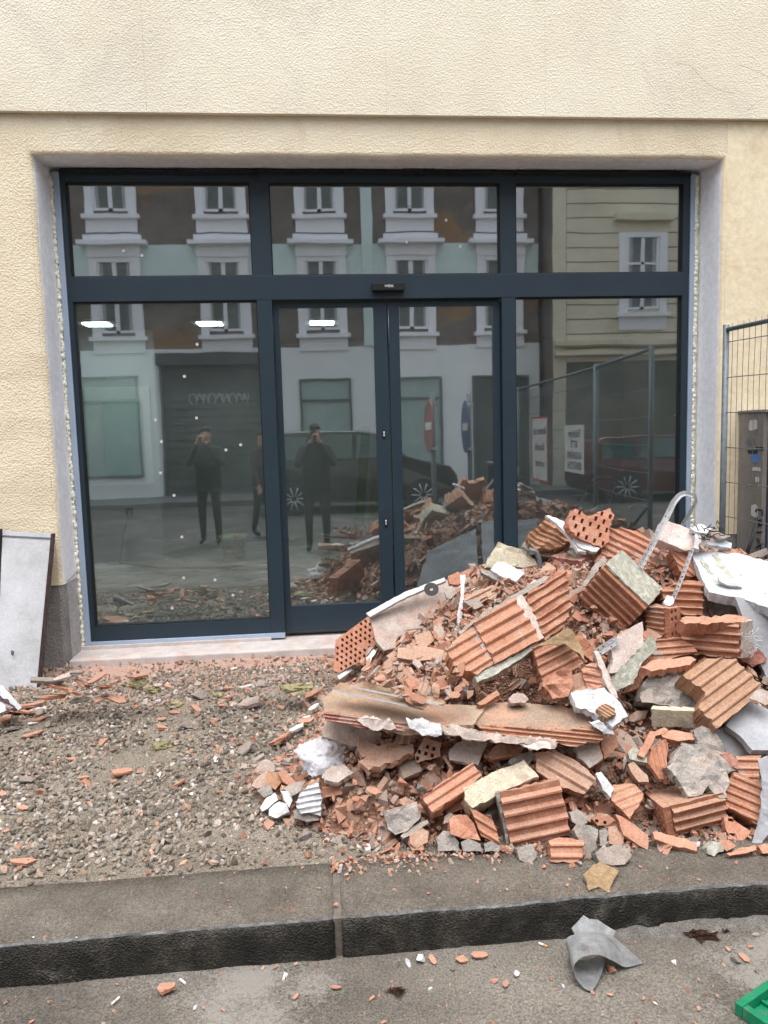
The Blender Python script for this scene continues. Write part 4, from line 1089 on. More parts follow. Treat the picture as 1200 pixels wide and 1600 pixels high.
# heap core: uneven earth and brick dust, then thousands of crumbs on it
HEAPM = mat('brick_dust_earth', [(0.3, (0.17, 0.085, 0.055)), (0.5, (0.30, 0.17, 0.115)), (0.75, (0.42, 0.27, 0.20))], 9, bump=1.0, bscale=60, bdist=0.012, vor=90, coord='World')
hx = lin(-0.62, 3.2, 170); hy = lin(-2.56, -0.06, 120)
def core_z(x, y):
    h = heap_h(x, y)
    if h <= 0.002: return ground_z(x, y)-0.03
    return ground_z(x, y)+max(-0.02, h-0.055+0.035*noise.noise(Vector((x*8, y*8, 0)))+0.02*noise.noise(Vector((x*22, y*22, 4)))-0.02)
r = grid_mesh('rubble_core', hx, hy, core_z, HEAPM)
for p in r.data.polygons: p.use_smooth = False
tag(r, kind='stuff')
def heap_normal(X, Y):
    e = 0.03
    return Vector((-(heap_z(X+e, Y)-heap_z(X-e, Y))/(2*e), -(heap_z(X, Y+e)-heap_z(X, Y-e))/(2*e), 1)).normalized()
def swarm_on_heap(name, N, smin_, smax_, flat, m, seed, lift=-0.03, xr=(-0.5, 3.0), yr=(-2.55, -0.3)):
    pos, scl, al = [], [], []
    r_ = np.random.default_rng(seed)
    k = 0
    while len(pos) < N and k < N*4:
        k += 1
        X = r_.uniform(*xr); Y = r_.uniform(*yr)
        if heap_h(X, Y) < 0.008: continue
        if Y > -1.0 and r_.random() < 0.5: continue
        s = smin_+(smax_-smin_)*r_.random()**1.8
        z = heap_z(X, Y)+lift+r_.uniform(-0.015, 0.02)
        nrm = heap_normal(X, Y).lerp(Vector((0, 0, 1)), 0.3).normalized()
        q = nrm.to_track_quat('Z', 'Y').to_matrix()
        al.append(np.array(q)); pos.append((X, Y, z)); scl.append((s*r_.uniform(1.0, 1.7), s*r_.uniform(0.7, 1.2), s*r_.uniform(flat*0.6, flat*1.3)))
    return swarm(name, pos, scl, m, boxy=True, seed=seed, align=np.array(al), tilt=0.55)
swarm_on_heap('rubble_crumbs', 15000, 0.005, 0.020, 0.7, CRUMB, 21, lift=-0.045)
swarm_on_heap('rubble_splinters', 2600, 0.02, 0.045, 0.5, CRUMB, 22, lift=-0.055)
swarm_on_heap('rubble_lumps', 900, 0.04, 0.075, 0.45, CRUMB, 23, lift=-0.06)

# ================================================================== THE HEAP, PIECE BY PIECE (outlines measured on the photograph, laid at their depth on the heap)
R_ = lambda p, h=0.006, d=0.55: (p, h, d)
B = 'brick'
# fallen wall piece: three ribbed bricks with mortar between them on a plaster bed
wf_d = 3.10
wf = empty('wall_fragment', atd(790, 1000, wf_d+0.05), 'fallen wall fragment of three big ribbed clay bricks still mortared together', 'wall fragment')
TX, TY = 0.10, 0.62
def wpart(name, pp, m, dz, **kw):
    cx = sum(p[0] for p in pp)/len(pp); cy = sum(p[1] for p in pp)/len(pp)
    d = wf_d*(1+(TX*(cx-790)+TY*(1000-cy))/F_PX)+dz
    return piece(name, None, None, pp, m, ty=TY, tx=TX, d=d, parent=wf, **kw)
wpart('brick', [(707, 1002), (736, 978), (757, 1009), (771, 1036), (746, 1055), (708, 1040), (700, 1020)], CLAY, 0, th=0.09, rib=R_(0.042, 0.008), dr=(1, -0.6), rough=0.002)
wpart('brick', [(739, 975), (803, 934), (822, 962), (846, 999), (773, 1037), (758, 1008)], CLAY, -0.012, th=0.10, rib=R_(0.052, 0.011, 0.45), dr=(1, -0.56))
wpart('brick', [(824, 928), (852, 907), (880, 888), (884, 896), (889, 912), (893, 952), (882, 978), (852, 1000), (842, 975), (828, 948)], CLAY, -0.008, th=0.10, rib=R_(0.034, 0.012, 0.5), dr=(1, -0.62), rough=0.010, jag=0.009, cell=0.02)
wpart('mortar_joint', [(733, 985), (740, 978), (760, 1008), (775, 1034), (768, 1040), (752, 1012)], MORTAR, -0.002, th=0.05, rough=0.004)
wpart('mortar_joint', [(801, 938), (815, 928), (832, 950), (838, 965), (850, 996), (843, 1001), (826, 975), (812, 955)], PMORTAR, -0.012, th=0.06, rough=0.006, jag=0.006)
wpart('plaster_bed', [(742, 1056), (772, 1040), (850, 1000), (884, 980), (872, 992), (848, 1006), (806, 1034), (770, 1056), (746, 1066)], GMORTAR, 0.01, th=0.05, rough=0.003)
wpart('mortar_bed', [(716, 988), (742, 966), (800, 930), (850, 900), (864, 900), (828, 924), (806, 934), (742, 972), (722, 992)], MORTAR, 0.0, th=0.03, rough=0.004, jag=0.005)
P = piece
# perforated brick on the left shoulder
P('hollow_brick', 'perforated orange brick end with rows of slots, standing at the left shoulder of the heap', B, [(576, 962), (588, 1003), (574, 1028), (530, 1051), (521, 1048), (524, 1000), (545, 985)], BCLAY, th=0.10, ty=0.25, tx=-0.3, perf=(0.030, 0.028, 0.013, 0.017, 0.05, 0.5), dr=(0.87, -0.48), d=hit(540, 1052)-0.06, jag=0.003, ext=Vector((0.7, 0.7, 0.1)))
P('plaster_slab', 'broad pinkish grey plaster slab with a white painted rim, leaning above the perforated brick', 'plaster slab', [(577, 961), (635, 929), (694, 906), (740, 905), (750, 940), (700, 985), (650, 1005), (600, 1016), (588, 1003)], PMORTAR, th=0.03, ty=0.75, tx=0.1, rough=0.004, d=hit(640, 968)-0.03, jag=0.003)
P('plaster_strip', 'thin white painted rim of plaster along the upper edge of the broad slab', 'plaster strip', [(572, 958), (632, 925), (694, 902), (697, 907), (636, 932), (578, 964)], WPLAST, th=0.03, ty=0.5, d=hit(640, 968)-0.06, jag=0.002)
P('plaster_chunk', 'small bluish white plaster chip at the foot of the perforated brick', 'plaster chip', [(572, 1028), (584, 1014), (588, 1018), (580, 1032), (574, 1036)], WPLAST, th=0.02, up=0.09)
P('plaster_strip', 'short white plaster sliver below the perforated brick', 'plaster strip', [(527, 1056), (548, 1044), (551, 1047), (530, 1062)], WPLAST, th=0.015, up=0.08)
# abrasive disc
bm = bmesh.new()
dd = hit(676, 920)-0.09
c0 = atd(674, 921, dd); nrm = Vector((-0.1, -0.75, 0.65)).normalized()
a_ = nrm.orthogonal().normalized(); b_ = nrm.cross(a_)
rings = []
for r_, z_ in ((0.010, 0), (0.038, 0), (0.038, 0.004), (0.010, 0.004)):
    rings.append([bm.verts.new(c0+a_*(r_*math.cos(t))+b_*(r_*math.sin(t))+nrm*z_) for t in [2*math.pi*k/32 for k in range(32)]])
for i in range(4):
    A, Bq = rings[i], rings[(i+1) % 4]
    for k in range(32): bm.faces.new((A[k], A[(k+1) % 32], Bq[(k+1) % 32], Bq[k]))
tag(bm_obj('cutting_disc', bm, DARK, recentre=True), 'black round grinder cutting disc lying on the upper left slope of the heap', 'cutting disc')
# upper ridge
P('plaster_chunk', 'cream and white plaster lump at the left end of the ridge before the mullion', 'plaster chunk', [(778, 847), (800, 854), (824, 860), (838, 876), (840, 892), (806, 884), (796, 884), (756, 888), (762, 872)], CREAMST, th=0.10, ty=0.5, rough=0.014, jag=0.006, d=3.95)
P('plaster_flake', 'smooth white tile-like flake lying on the ridge beside the cream lump', 'plaster flake', [(766, 890), (776, 879), (788, 878), (820, 896), (806, 909), (786, 902)], WPLAST, th=0.018, ty=1.0, d=3.83, jag=0.003)
P('mortar_chunk', 'rough grey slab edge under the smooth white flake', 'mortar chunk', [(750, 888), (766, 892), (790, 905), (806, 911), (800, 914), (770, 904), (752, 894)], MORTAR, th=0.04, ty=0.5, d=3.83, rough=0.004)
tag(tube('grey_hose', [atd(x, y, 3.86) for x, y in ((826, 858), (838, 862), (843, 875), (844, 890), (842, 900))], 0.012, GREYMETAL), 'short piece of grey hose bent over the ridge behind the cream lump', 'hose')
P('brick_chunk', 'ochre broken brick lump with ragged layers, left of the white plaster plate on the ridge', B, [(824, 836), (852, 812), (868, 822), (892, 846), (870, 858), (838, 858), (826, 848)], OCHRE, th=0.12, ty=0.5, rib=R_(0.03, 0.012, 0.4), dr=(1, 0.55), rough=0.02, jag=0.008, cell=0.02, d=3.92)
P('mortar_chunk', 'grey mortar layer under the ochre brick lump', 'mortar chunk', [(820, 846), (832, 853), (868, 857), (892, 846), (890, 858), (866, 872), (830, 866), (818, 854)], MORTAR, th=0.08, ty=0.3, rough=0.008, d=3.94, jag=0.006)
P('plaster_plate', 'long white plaster plate slanting down from the ridge beside the perforated brick', 'plaster plate', [(852, 806), (858, 805), (890, 818), (904, 846), (916, 862), (903, 861), (886, 836), (870, 818)], WPLAST, th=0.022, ty=0.8, d=3.80, jag=0.004, rough=0.002)
P('hollow_brick', 'perforated bright orange brick standing upright on the very top of the heap', B, [(888, 818), (898, 795), (908, 798), (918, 806), (932, 806), (942, 798), (954, 794), (960, 804), (952, 824), (952, 846), (940, 856), (906, 841), (891, 829)], BCLAY, th=0.07, ty=0.2, tx=0.15, perf=(0.044, 0.036, 0.014, 0.024, 0.05, 0.45), dr=(0.95, 0.35), d=3.74, jag=0.007, rough=0.003)
P('plaster_flake', 'white plaster flakes clinging under the upright perforated brick', 'plaster flake', [(897, 840), (915, 846), (938, 856), (932, 862), (912, 858), (902, 852)], WPLAST, th=0.03, ty=0.5, d=3.73, jag=0.006)
P('hollow_brick', 'wide ribbed brick with a mesh and mortar skin behind the cement-capped block on the ridge', B, [(948, 826), (972, 824), (996, 830), (1018, 842), (1036, 848), (1028, 874), (1016, 900), (1000, 892), (962, 872), (940, 872), (938, 852)], BCLAY, th=0.14, ty=0.7, tx=0.1, rib=R_(0.04, 0.01), dr=(1, 0.5), rough=0.006, jag=0.008, d=3.78)
P('mesh_mortar', 'mortar skin with woven mesh print on the ridge brick', 'mortar skin', [(946, 860), (968, 846), (1000, 848), (1028, 856), (1028, 876), (1020, 890), (1006, 884), (990, 862), (964, 858), (952, 868)], PMORTAR, th=0.02, ty=0.7, tx=0.1, d=3.765, jag=0.006, rough=0.002)
block('dark red brick with a rough broken face, wedged below the ochre lump', (908, 877), (-48, -8), (4, 21), (16, -8), REDBR, 0.2, 0.001, d=3.72, name='red_brick', jag=0.006)
P('mortar_chunk', 'greenish flat mortar chip behind the dark red brick', 'mortar chip', [(886, 862), (898, 855), (924, 862), (922, 874), (900, 870)], GMORTAR, th=0.03, ty=0.8, d=3.80)
P('mortar_strip', 'long grey mortar strip slanting left of the cement-capped block', 'mortar strip', [(900, 930), (912, 908), (930, 880), (944, 868), (948, 876), (930, 896), (912, 920), (906, 932)], MORTAR, th=0.05, ty=0.5, rough=0.006, jag=0.006, d=3.62)
P('brick_chunk', 'crumbling orange brick lump below the dark red brick', B, [(884, 890), (902, 896), (906, 914), (900, 930), (890, 926), (884, 906)], CLAY, th=0.08, ty=0.5, rough=0.012, jag=0.006, d=3.66)
# cement-capped block
block('big ribbed brick with a speckled grey-green cement cap, tilted near the middle of the ridge', (944, 883), (68, 64), (-42, 50), (26, -22), CLAY, 0.036, 0.009, d=3.38, cap=(GMORTAR, 'side', 0.008), flip=False)
P('brick_chunk', 'reddish ribbed brick lying in shadow under the cement-capped block', B, [(898, 938), (910, 948), (975, 998), (986, 1002), (975, 1012), (930, 1005), (905, 978)], DCLAY, th=0.10, ty=0.35, rib=R_(0.03, 0.006), dr=(1, 0.7), d=3.60)
P('cardboard_strip', 'dark brown curled strip of paper below the cement-capped block', 'cardboard', [(888, 964), (902, 972), (924, 992), (934, 1012), (930, 1016), (912, 996), (890, 978)], WOODY, th=0.01, ty=0.5, d=3.50)
# right ridge: foam block, splinters and big insulation board
P('plaster_block', 'pale pinkish plaster block hanging between the two metal corner beads', 'plaster block', [(1037, 812), (1056, 818), (1088, 830), (1092, 842), (1088, 858), (1070, 860), (1028, 843), (1030, 830)], PINKPL, th=0.07, ty=0.45, tx=0.1, d=3.62, rough=0.002)
P('plaster_flake', 'white plaster skin on the right end of the pinkish block', 'plaster flake', [(1084, 822), (1094, 824), (1096, 840), (1092, 858), (1084, 856), (1086, 840)], WPLAST, th=0.05, ty=0.4, d=3.59, jag=0.006)
for i, (pp, m, lb) in enumerate((
    ([(1078, 824), (1096, 818), (1112, 826), (1104, 834), (1086, 830)], WPLAST, 'crumpled white render scrap on top of the pinkish block'),
    ([(1102, 824), (1124, 832), (1142, 838), (1130, 842), (1108, 836)], MORTAR, 'grey splinter of render lying across the board end'),
    ([(1104, 846), (1130, 842), (1144, 848), (1143, 856), (1120, 852), (1102, 854)], INSUL, 'small white foam strip at the top of the insulation board'),
    ([(1090, 836), (1100, 834), (1106, 850), (1098, 858), (1090, 850)], PMORTAR, 'crumbly beige mortar lump at the upper corner of the insulation board'),
    ([(1128, 854), (1148, 858), (1154, 866), (1136, 866), (1122, 860)], OCHRE, 'brown clay sliver lying behind the insulation board edge'))):
    P('render_scrap', lb, 'render scrap', pp, m, th=0.022, ty=0.8, d=3.60, jag=0.007, rough=0.004)
bm = bmesh.new()
for i in range(16):
    x, y = RNG.uniform(1082, 1126), RNG.uniform(818, 842); q = [atd(x, y, 3.56)]
    for k in range(3): q.append(q[-1]+Vector((RNG.uniform(-.01, .035), RNG.uniform(-.02, .02), RNG.uniform(-.02, .016))))
    add_tube(bm, q, 0.0022, 4)
tag(bm_obj('wire_tangle', bm, DARK, recentre=True), 'tangle of dark fibres and wire on top of the plaster scraps', 'wire')
ib = empty('insulation_board', atd(1160, 900, 3.5), 'large white insulation board with torn grey patches lying over the right end of the heap', 'insulation board')
P('foam_sheet', None, None, [(1080, 862), (1094, 859), (1116, 860), (1154, 864), (1200, 878), (1290, 905), (1290, 985), (1200, 950), (1152, 935), (1108, 927), (1098, 908)], INSUL, th=0.05, ty=1.15, tx=-0.15, d=3.45, parent=ib, jag=0.004, rough=0.003, cell=0.05)
for pp in ([(1113, 866), (1120, 862), (1134, 884), (1146, 904), (1136, 902), (1124, 890)], [(1096, 872), (1104, 880), (1116, 898), (1110, 896), (1098, 884)], [(1112, 904), (1128, 908), (1140, 912), (1168, 924), (1170, 930), (1146, 922), (1116, 914)], [(1150, 890), (1160, 898), (1156, 902), (1150, 896)], [(1160, 914), (1190, 922), (1200, 930), (1180, 928)]):
    cx = sum(p[0] for p in pp)/len(pp); cy = sum(p[1] for p in pp)/len(pp)
    P('torn_patch', None, None, pp, GMORTAR, th=0.006, ty=1.15, tx=-0.15, d=3.45*(1+(-0.15*(cx-1150)+1.15*(907-cy))/F_PX)-0.014, parent=ib, jag=0.006, rough=0.002)
for pp in ([(1122, 900), (1134, 904), (1158, 912), (1160, 918), (1136, 914), (1124, 908)], [(1163, 916), (1172, 910), (1174, 918), (1164, 926)]):
    P('lifted_skin', None, None, pp, INSUL, th=0.012, ty=0.8, d=3.395, parent=ib, jag=0.005)
# corner beads
BEADM = mat('white_dusty_bead', [(0.3, (0.5, 0.51, 0.53)), (0.7, (0.66, 0.67, 0.69))], 20, rough=0.5, bump=0.2, dust=((0.42, 0.4, 0.38), 25, 0.58, 0.75))
def bead(label, path, w, dep, holes=True, hfrac=1.0):
    """perforated metal angle: folded strip with real slots"""
    root = empty('corner_bead', atd(path[0][0], path[0][1], dep), label, 'corner bead')
    pts = [atd(x, y, dep+dz) for x, y, dz in path]
    L = [0]
    for a, b in zip(pts, pts[1:]): L.append(L[-1]+(b-a).length)
    def at(s):
        for i in range(len(pts)-1):
            if s <= L[i+1]: return pts[i].lerp(pts[i+1], (s-L[i])/(L[i+1]-L[i])), (pts[i+1]-pts[i]).normalized()
        return pts[-1], (pts[-1]-pts[-2]).normalized()
    n = int(L[-1]/0.009)
    for side in (0, 1):
        bm = bmesh.new(); rows = []
        for i in range(n+1):
            p, d = at(L[-1]*i/n)
            s = d.cross(_f).normalized()
            if side == 0: off = s
            else: off = (s*0.35+_f*0.8).normalized()*(-1)
            rows.append([bm.verts.new(p+off*(w*k/3.0)) for k in range(4)])
        for i in range(n):
            for k in range(3):
                if holes and k == 1 and i % 3 == 1 and i < n*hfrac: continue
                bm.faces.new((rows[i][k], rows[i][k+1], rows[i+1][k+1], rows[i+1][k]))
        bmesh.ops.solidify(bm, geom=list(bm.faces), thickness=0.0009)
        bm_obj('flange', bm, BEADM, root)
    return root
WMET = METAL
bead('white metal corner bead bent into a hook high above the ridge of the heap', [(1001, 887, -0.08), (1025, 842, -0.05), (1045, 803, 0), (1053, 786, 0.01), (1062, 775, 0.02), (1070, 772, 0.03), (1082, 775, 0.05), (1086, 781, 0.06), (1076, 800, 0.08), (1060, 826, 0.1)], 0.017, 3.56, hfrac=0.42)
bead('second metal corner bead with punched holes hanging straight down from the pinkish plaster block', [(1079, 856, 0), (1066, 892, -0.04), (1054, 922, -0.09), (1044, 944, -0.12)], 0.020, 3.50)
P('plaster_chunk', 'lump of white plaster on the lower end of the hanging corner bead', 'plaster lump', [(1037, 940), (1042, 930), (1052, 932), (1053, 942), (1047, 947), (1040, 945)], WPLAST, th=0.02, d=3.36, rough=0.003)
bead('short punched metal bead poking out beside the pink plaster piece', [(932, 1022, 0), (966, 1000, 0.02)], 0.022, 3.20)
# right body
P('brick_chunk', 'orange brick splinter with torn edges behind the hanging corner bead', B, [(1049, 862), (1060, 860), (1078, 872), (1088, 890), (1092, 900), (1080, 902), (1062, 892), (1056, 878)], CLAY, th=0.08, ty=0.4, rough=0.01, jag=0.006, rib=R_(0.03, 0.006), dr=(1, 0.8), d=3.60)
P('hollow_brick', 'ribbed brick in the shade below the torn splinter, behind the small slotted block', B, [(1032, 922), (1062, 908), (1080, 906), (1098, 908), (1098, 962), (1068, 962), (1040, 946)], CLAY, th=0.14, ty=0.3, rib=R_(0.034, 0.012, 0.5), dr=(1, 0.04), rough=0.006, jag=0.007, cell=0.03, d=3.45)
block('small ribbed brick with large end slots below the foot of the hanging bead', (1046, 951), (-38, -5), (2, 50), (17, -3), CLAY, 0.024, 0.006, d=3.30, end='o')
block('wide ribbed brick with ragged top lying level at the right of the heap', (1156, 972), (-92, -6), (0, 56), (16, -4), CLAY, 0.034, 0.008, d=3.16, cap=(PMORTAR, 'end', 0.012), jag=0.007)
P('brick_chunk', 'jagged orange ledge along the top of the wide level brick', B, [(1062, 970), (1082, 964), (1110, 966), (1140, 960), (1166, 964), (1164, 974), (1120, 974), (1070, 976)], BCLAY, th=0.07, ty=0.9, rough=0.01, jag=0.007, d=3.18)
bm = bmesh.new()
for i in range(26):
    x, y = RNG.uniform(1160, 1178), RNG.uniform(990, 1024); q = [atd(x, y, 3.10)]
    for k in range(3): q.append(q[-1]+Vector((RNG.uniform(0.0, .02), RNG.uniform(-.015, .01), RNG.uniform(-.014, .016))))
    add_tube(bm, q, 0.0012, 4)
tag(bm_obj('fibre_tuft', bm, WPLAST, recentre=True), 'tuft of white glass fibres at the right end of the wide level brick', 'fibres')
P('hollow_brick', 'red and grey brick end with a round hole, right of the white fibres', B, [(1160, 1010), (1184, 1000), (1196, 1014), (1198, 1034), (1176, 1042), (1158, 1032)], REDBR, th=0.10, ty=0.4, rough=0.008, jag=0.006, up=0.06)
P('grey_board', 'smooth light grey board standing at the right edge under the insulation board', 'board', [(1148, 932), (1250, 950), (1250, 1100), (1198, 1060), (1176, 1010), (1162, 968)], GBOARD, th=0.03, ty=0.15, d=3.30, jag=0.002)
P('mesh_scrap', 'dark tangle of reinforcement behind the ribbed brick, below the insulation board', 'mesh', [(1098, 932), (1110, 928), (1150, 938), (1152, 958), (1120, 964), (1098, 964)], MORTAR, th=0.03, ty=0.2, d=3.52, rough=0.012, jag=0.008)
P('brick_chunk', 'ribbed brick strip lying under the small slotted block', B, [(1024, 1000), (1060, 995), (1086, 1012), (1088, 1020), (1026, 1032), (1018, 1022)], CLAY, th=0.10, ty=0.4, rib=R_(0.03, 0.007), dr=(1, -0.08), d=3.22)
P('brick_shard', 'thin pointed brick slab with one nail hole, over the dark gap', B, [(1000, 1042), (1024, 1031), (1080, 1026), (1088, 1031), (1078, 1039), (1018, 1049)], BCLAY, th=0.03, ty=1.2, jag=0.005, rough=0.003, d=3.12)
P('plaster_plate', 'pale pink plaster plate standing below the cement-capped block', 'plaster plate', [(953, 1006), (978, 985), (1004, 971), (1007, 1018), (974, 1050), (952, 1052), (958, 1030)], PINKPL, th=0.035, ty=0.4, tx=0.2, d=3.22, jag=0.004)
P('mortar_slab', 'grey green mortar slab with a torn underside, below the pale pink plate', 'mortar slab', [(954, 1066), (980, 1036), (1006, 1008), (1018, 994), (1024, 1000), (1026, 1014), (1002, 1038), (990, 1068), (962, 1080)], GMORTAR, th=0.04, ty=0.4, tx=0.1, d=3.13, jag=0.005, rough=0.003)
P('brick_chunk', 'brown underside of brick clinging below the grey green slab', B, [(1004, 1036), (1026, 1016), (1030, 1026), (1012, 1054), (998, 1076), (978, 1082), (990, 1066)], CLAY, th=0.06, ty=0.4, jag=0.006, rough=0.006, d=3.18)
P('concrete_chunk', 'big knobbly grey concrete lump in the right middle of the heap', 'concrete lump', [(1001, 1088), (1004, 1068), (1020, 1051), (1050, 1052), (1078, 1060), (1100, 1072), (1102, 1084), (1088, 1106), (1050, 1104), (1002, 1098)], MORTAR, th=0.10, ty=0.4, rough=0.016, jag=0.006, cell=0.018, up=0.10)
block('brick with a cream rendered face, directly under the knobbly concrete lump', (1017, 1108), (74, 3), (1, 27), (3, -6), CREAMST, 0.3, 0.001, up=0.09, name='rendered_brick', jag=0.004)
P('hollow_brick', 'large ochre ribbed brick face tilted beside the knobbly concrete lump', B, [(1066, 1054), (1100, 1028), (1148, 1030), (1188, 1070), (1172, 1096), (1120, 1138), (1092, 1106), (1102, 1082)], OCHRE, th=0.09, ty=0.7, tx=0.1, rib=R_(0.040, 0.007, 0.5), dr=(1, -0.74), d=3.02, jag=0.004)
P('grey_board', 'white grey plaster board with a mesh edge at the right side of the heap', 'board', [(1134, 1134), (1152, 1112), (1172, 1096), (1200, 1108), (1260, 1130), (1260, 1190), (1200, 1172), (1176, 1172), (1156, 1150)], GBOARD, th=0.03, ty=0.9, d=2.98, jag=0.003)
P('grey_board', 'shaded lower grey board under the mesh-edged board', 'board', [(1112, 1142), (1132, 1136), (1156, 1154), (1176, 1174), (1230, 1190), (1230, 1200), (1140, 1182)], GBOARD, th=0.03, ty=0.3, d=3.00, jag=0.003)
P('mesh_scrap', 'bristly strip of glass fibre mesh at the edge of the right board', 'mesh', [(1172, 1092), (1186, 1076), (1200, 1080), (1210, 1098), (1196, 1102)], PMORTAR, th=0.01, ty=0.6, d=3.0, jag=0.006)
# pocket under the wall fragment
P('hollow_brick', 'ribbed brick leaning in the mouth of the hollow under the wall fragment', B, [(832, 1012), (856, 1006), (884, 1005), (912, 1034), (900, 1048), (870, 1056), (848, 1064), (840, 1044)], CLAY, th=0.10, ty=0.4, rib=R_(0.036, 0.008), dr=(1, -0.5), d=3.06, jag=0.005)
P('cardboard_flap', 'curled tan cardboard flap over the brick in the hollow', 'cardboard', [(838, 1009), (862, 996), (886, 980), (898, 990), (912, 1018), (914, 1036), (906, 1022), (884, 1006), (852, 1008)], TAN, th=0.004, ty=0.8, d=3.01, jag=0.003, rough=0.012, cell=0.02)
P('brick_chunk', 'orange folded brick lump at the right rim of the hollow', B, [(846, 1072), (858, 1056), (872, 1048), (892, 1048), (894, 1072), (888, 1088), (864, 1092), (858, 1080)], BCLAY, th=0.08, ty=0.4, rough=0.02, jag=0.008, cell=0.02, d=2.96)
P('brick_chunk', 'layered orange brick lump right of the folded lump', B, [(908, 1046), (922, 1036), (936, 1034), (944, 1072), (920, 1080), (912, 1062)], BCLAY, th=0.08, ty=0.4, rough=0.008, rib=R_(0.03, 0.005), dr=(1, 0.15), d=2.98)
P('brick_chunk', 'pale crumbling brick lump between the two orange lumps', B, [(892, 1056), (908, 1050), (916, 1076), (904, 1086), (892, 1082)], DCLAY, th=0.07, ty=0.4, rough=0.012, d=2.98)
P('brick_chunk', 'upright torn brick slice above the layered lump', B, [(896, 996), (908, 988), (930, 1016), (926, 1034), (908, 1022)], CLAY, th=0.06, ty=0.3, rough=0.01, jag=0.006, d=3.12)
P('plaster_chunk', 'light grey mesh-backed plaster slab at the right end of the long beam', 'plaster slab', [(892, 1082), (918, 1076), (944, 1074), (964, 1092), (981, 1120), (957, 1136), (936, 1118), (900, 1104)], WPLAST, th=0.04, ty=0.7, tx=0.1, d=2.90, jag=0.006, rough=0.004)
P('brick_chunk', 'striped orange brick scrap on the mesh-backed plaster slab', B, [(932, 1108), (944, 1100), (960, 1106), (962, 1116), (946, 1122)], OCHRE, th=0.03, ty=0.8, rib=R_(0.014, 0.004), dr=(1, 0.6), d=2.86)
P('plaster_strip', 'long thin white plaster edge running down to the mesh-backed slab', 'plaster strip', [(928, 1018), (934, 1016), (950, 1050), (966, 1090), (958, 1092), (944, 1062)], PINKPL, th=0.03, ty=0.4, d=2.96, jag=0.004)
# long beams
bmL = empty('clay_lintel', atd(600, 1108, 3.0), 'left long flat clay lintel with a dusty top and red layered edge across the heap', 'lintel')
dl = hit(590, 1122)-0.12
P('dusty_top', None, None, [(503, 1094), (520, 1076), (600, 1086), (690, 1100), (760, 1104), (740, 1132), (640, 1138), (560, 1124), (507, 1112)], GLAZED, th=0.03, ty=1.7, d=dl, parent=bmL, jag=0.003, rough=0.002)
P('layered_edge', None, None, [(505, 1112), (560, 1122), (636, 1132), (638, 1144), (560, 1137), (508, 1126)], REDBR, th=0.08, ty=0.2, d=dl-0.115, parent=bmL, rib=R_(0.013, 0.004), dr=(1, 0.13), jag=0.003)
bmR = empty('clay_lintel', atd(840, 1125, 2.9), 'right long clay lintel slab with a split end, lying across the heap middle', 'lintel')
dr_ = hit(840, 1140)-0.12
P('dusty_top', None, None, [(736, 1114), (760, 1098), (820, 1098), (880, 1104), (934, 1116), (942, 1132), (920, 1144), (880, 1140), (746, 1134)], GLAZED, th=0.03, ty=1.5, d=dr_, parent=bmR, jag=0.004, rough=0.003)
P('layered_edge', None, None, [(744, 1132), (800, 1136), (888, 1141), (936, 1136), (944, 1154), (902, 1166), (840, 1160), (760, 1146)], CLAY, th=0.09, ty=0.2, d=dr_-0.10, parent=bmR, rib=R_(0.016, 0.005), dr=(1, 0.10), jag=0.005)
for pp, m, lb in (([(556, 1124), (574, 1121), (612, 1126), (618, 1138), (590, 1142), (568, 1134)], PINKPL, 'pinkish white plaster crust hanging under the left lintel'),
                  ([(635, 1124), (660, 1124), (688, 1132), (690, 1148), (660, 1150), (640, 1138)], WPLAST, 'white plaster crust at the joint of the two lintels'),
                  ([(690, 1134), (740, 1140), (800, 1150), (870, 1156), (866, 1166), (800, 1162), (740, 1156), (694, 1148)], PMORTAR, 'crumbly mortar crust along the underside of the right lintel'),
                  ([(806, 1152), (840, 1156), (872, 1160), (866, 1170), (830, 1170), (812, 1162)], PINKPL, 'pink and white plaster crust under the right lintel'),
                  ([(924, 1132), (938, 1128), (958, 1142), (960, 1148), (944, 1146)], WPLAST, 'chalk white plaster smear on the split end of the right lintel')):
    P('plaster_crust', lb, 'plaster crust', pp, m, th=0.05, ty=0.2, rough=0.010, jag=0.008, cell=0.02, d=dl-0.13 if pp[0][0] < 600 else dr_-0.12)
for pp, lb in (([(519, 1076), (532, 1066), (662, 1092), (672, 1098), (661, 1107)], 'thin white edged sheet lying flat above the left lintel, lower of the two'), ([(550, 1072), (566, 1064), (690, 1092), (697, 1098), (692, 1101)], 'thin white edged sheet lying flat above the left lintel, upper of the two')):
    s = empty('thin_sheet', atd(*pp[2], dl-0.05), lb, 'sheet')
    P('sheet_face', None, None, pp, WOODY, th=0.004, ty=1.6, d=dl-0.07, parent=s, jag=0.001)
    q = [pp[0], pp[-1], (pp[-1][0]+1, pp[-1][1]+3.0), (pp[0][0], pp[0][1]+2.6)]
    P('white_edge', None, None, q, GBOARD, th=0.004, ty=0.2, d=dl-0.12, parent=s, jag=0.0, seg=0)
P('brick_shard', 'flat dusty tan brick plate on the slope above the crushed pieces', B, [(622, 1012), (660, 1008), (694, 1016), (692, 1032), (650, 1032), (620, 1028)], DCLAY, th=0.03, ty=1.0, rough=0.003, up=0.07)
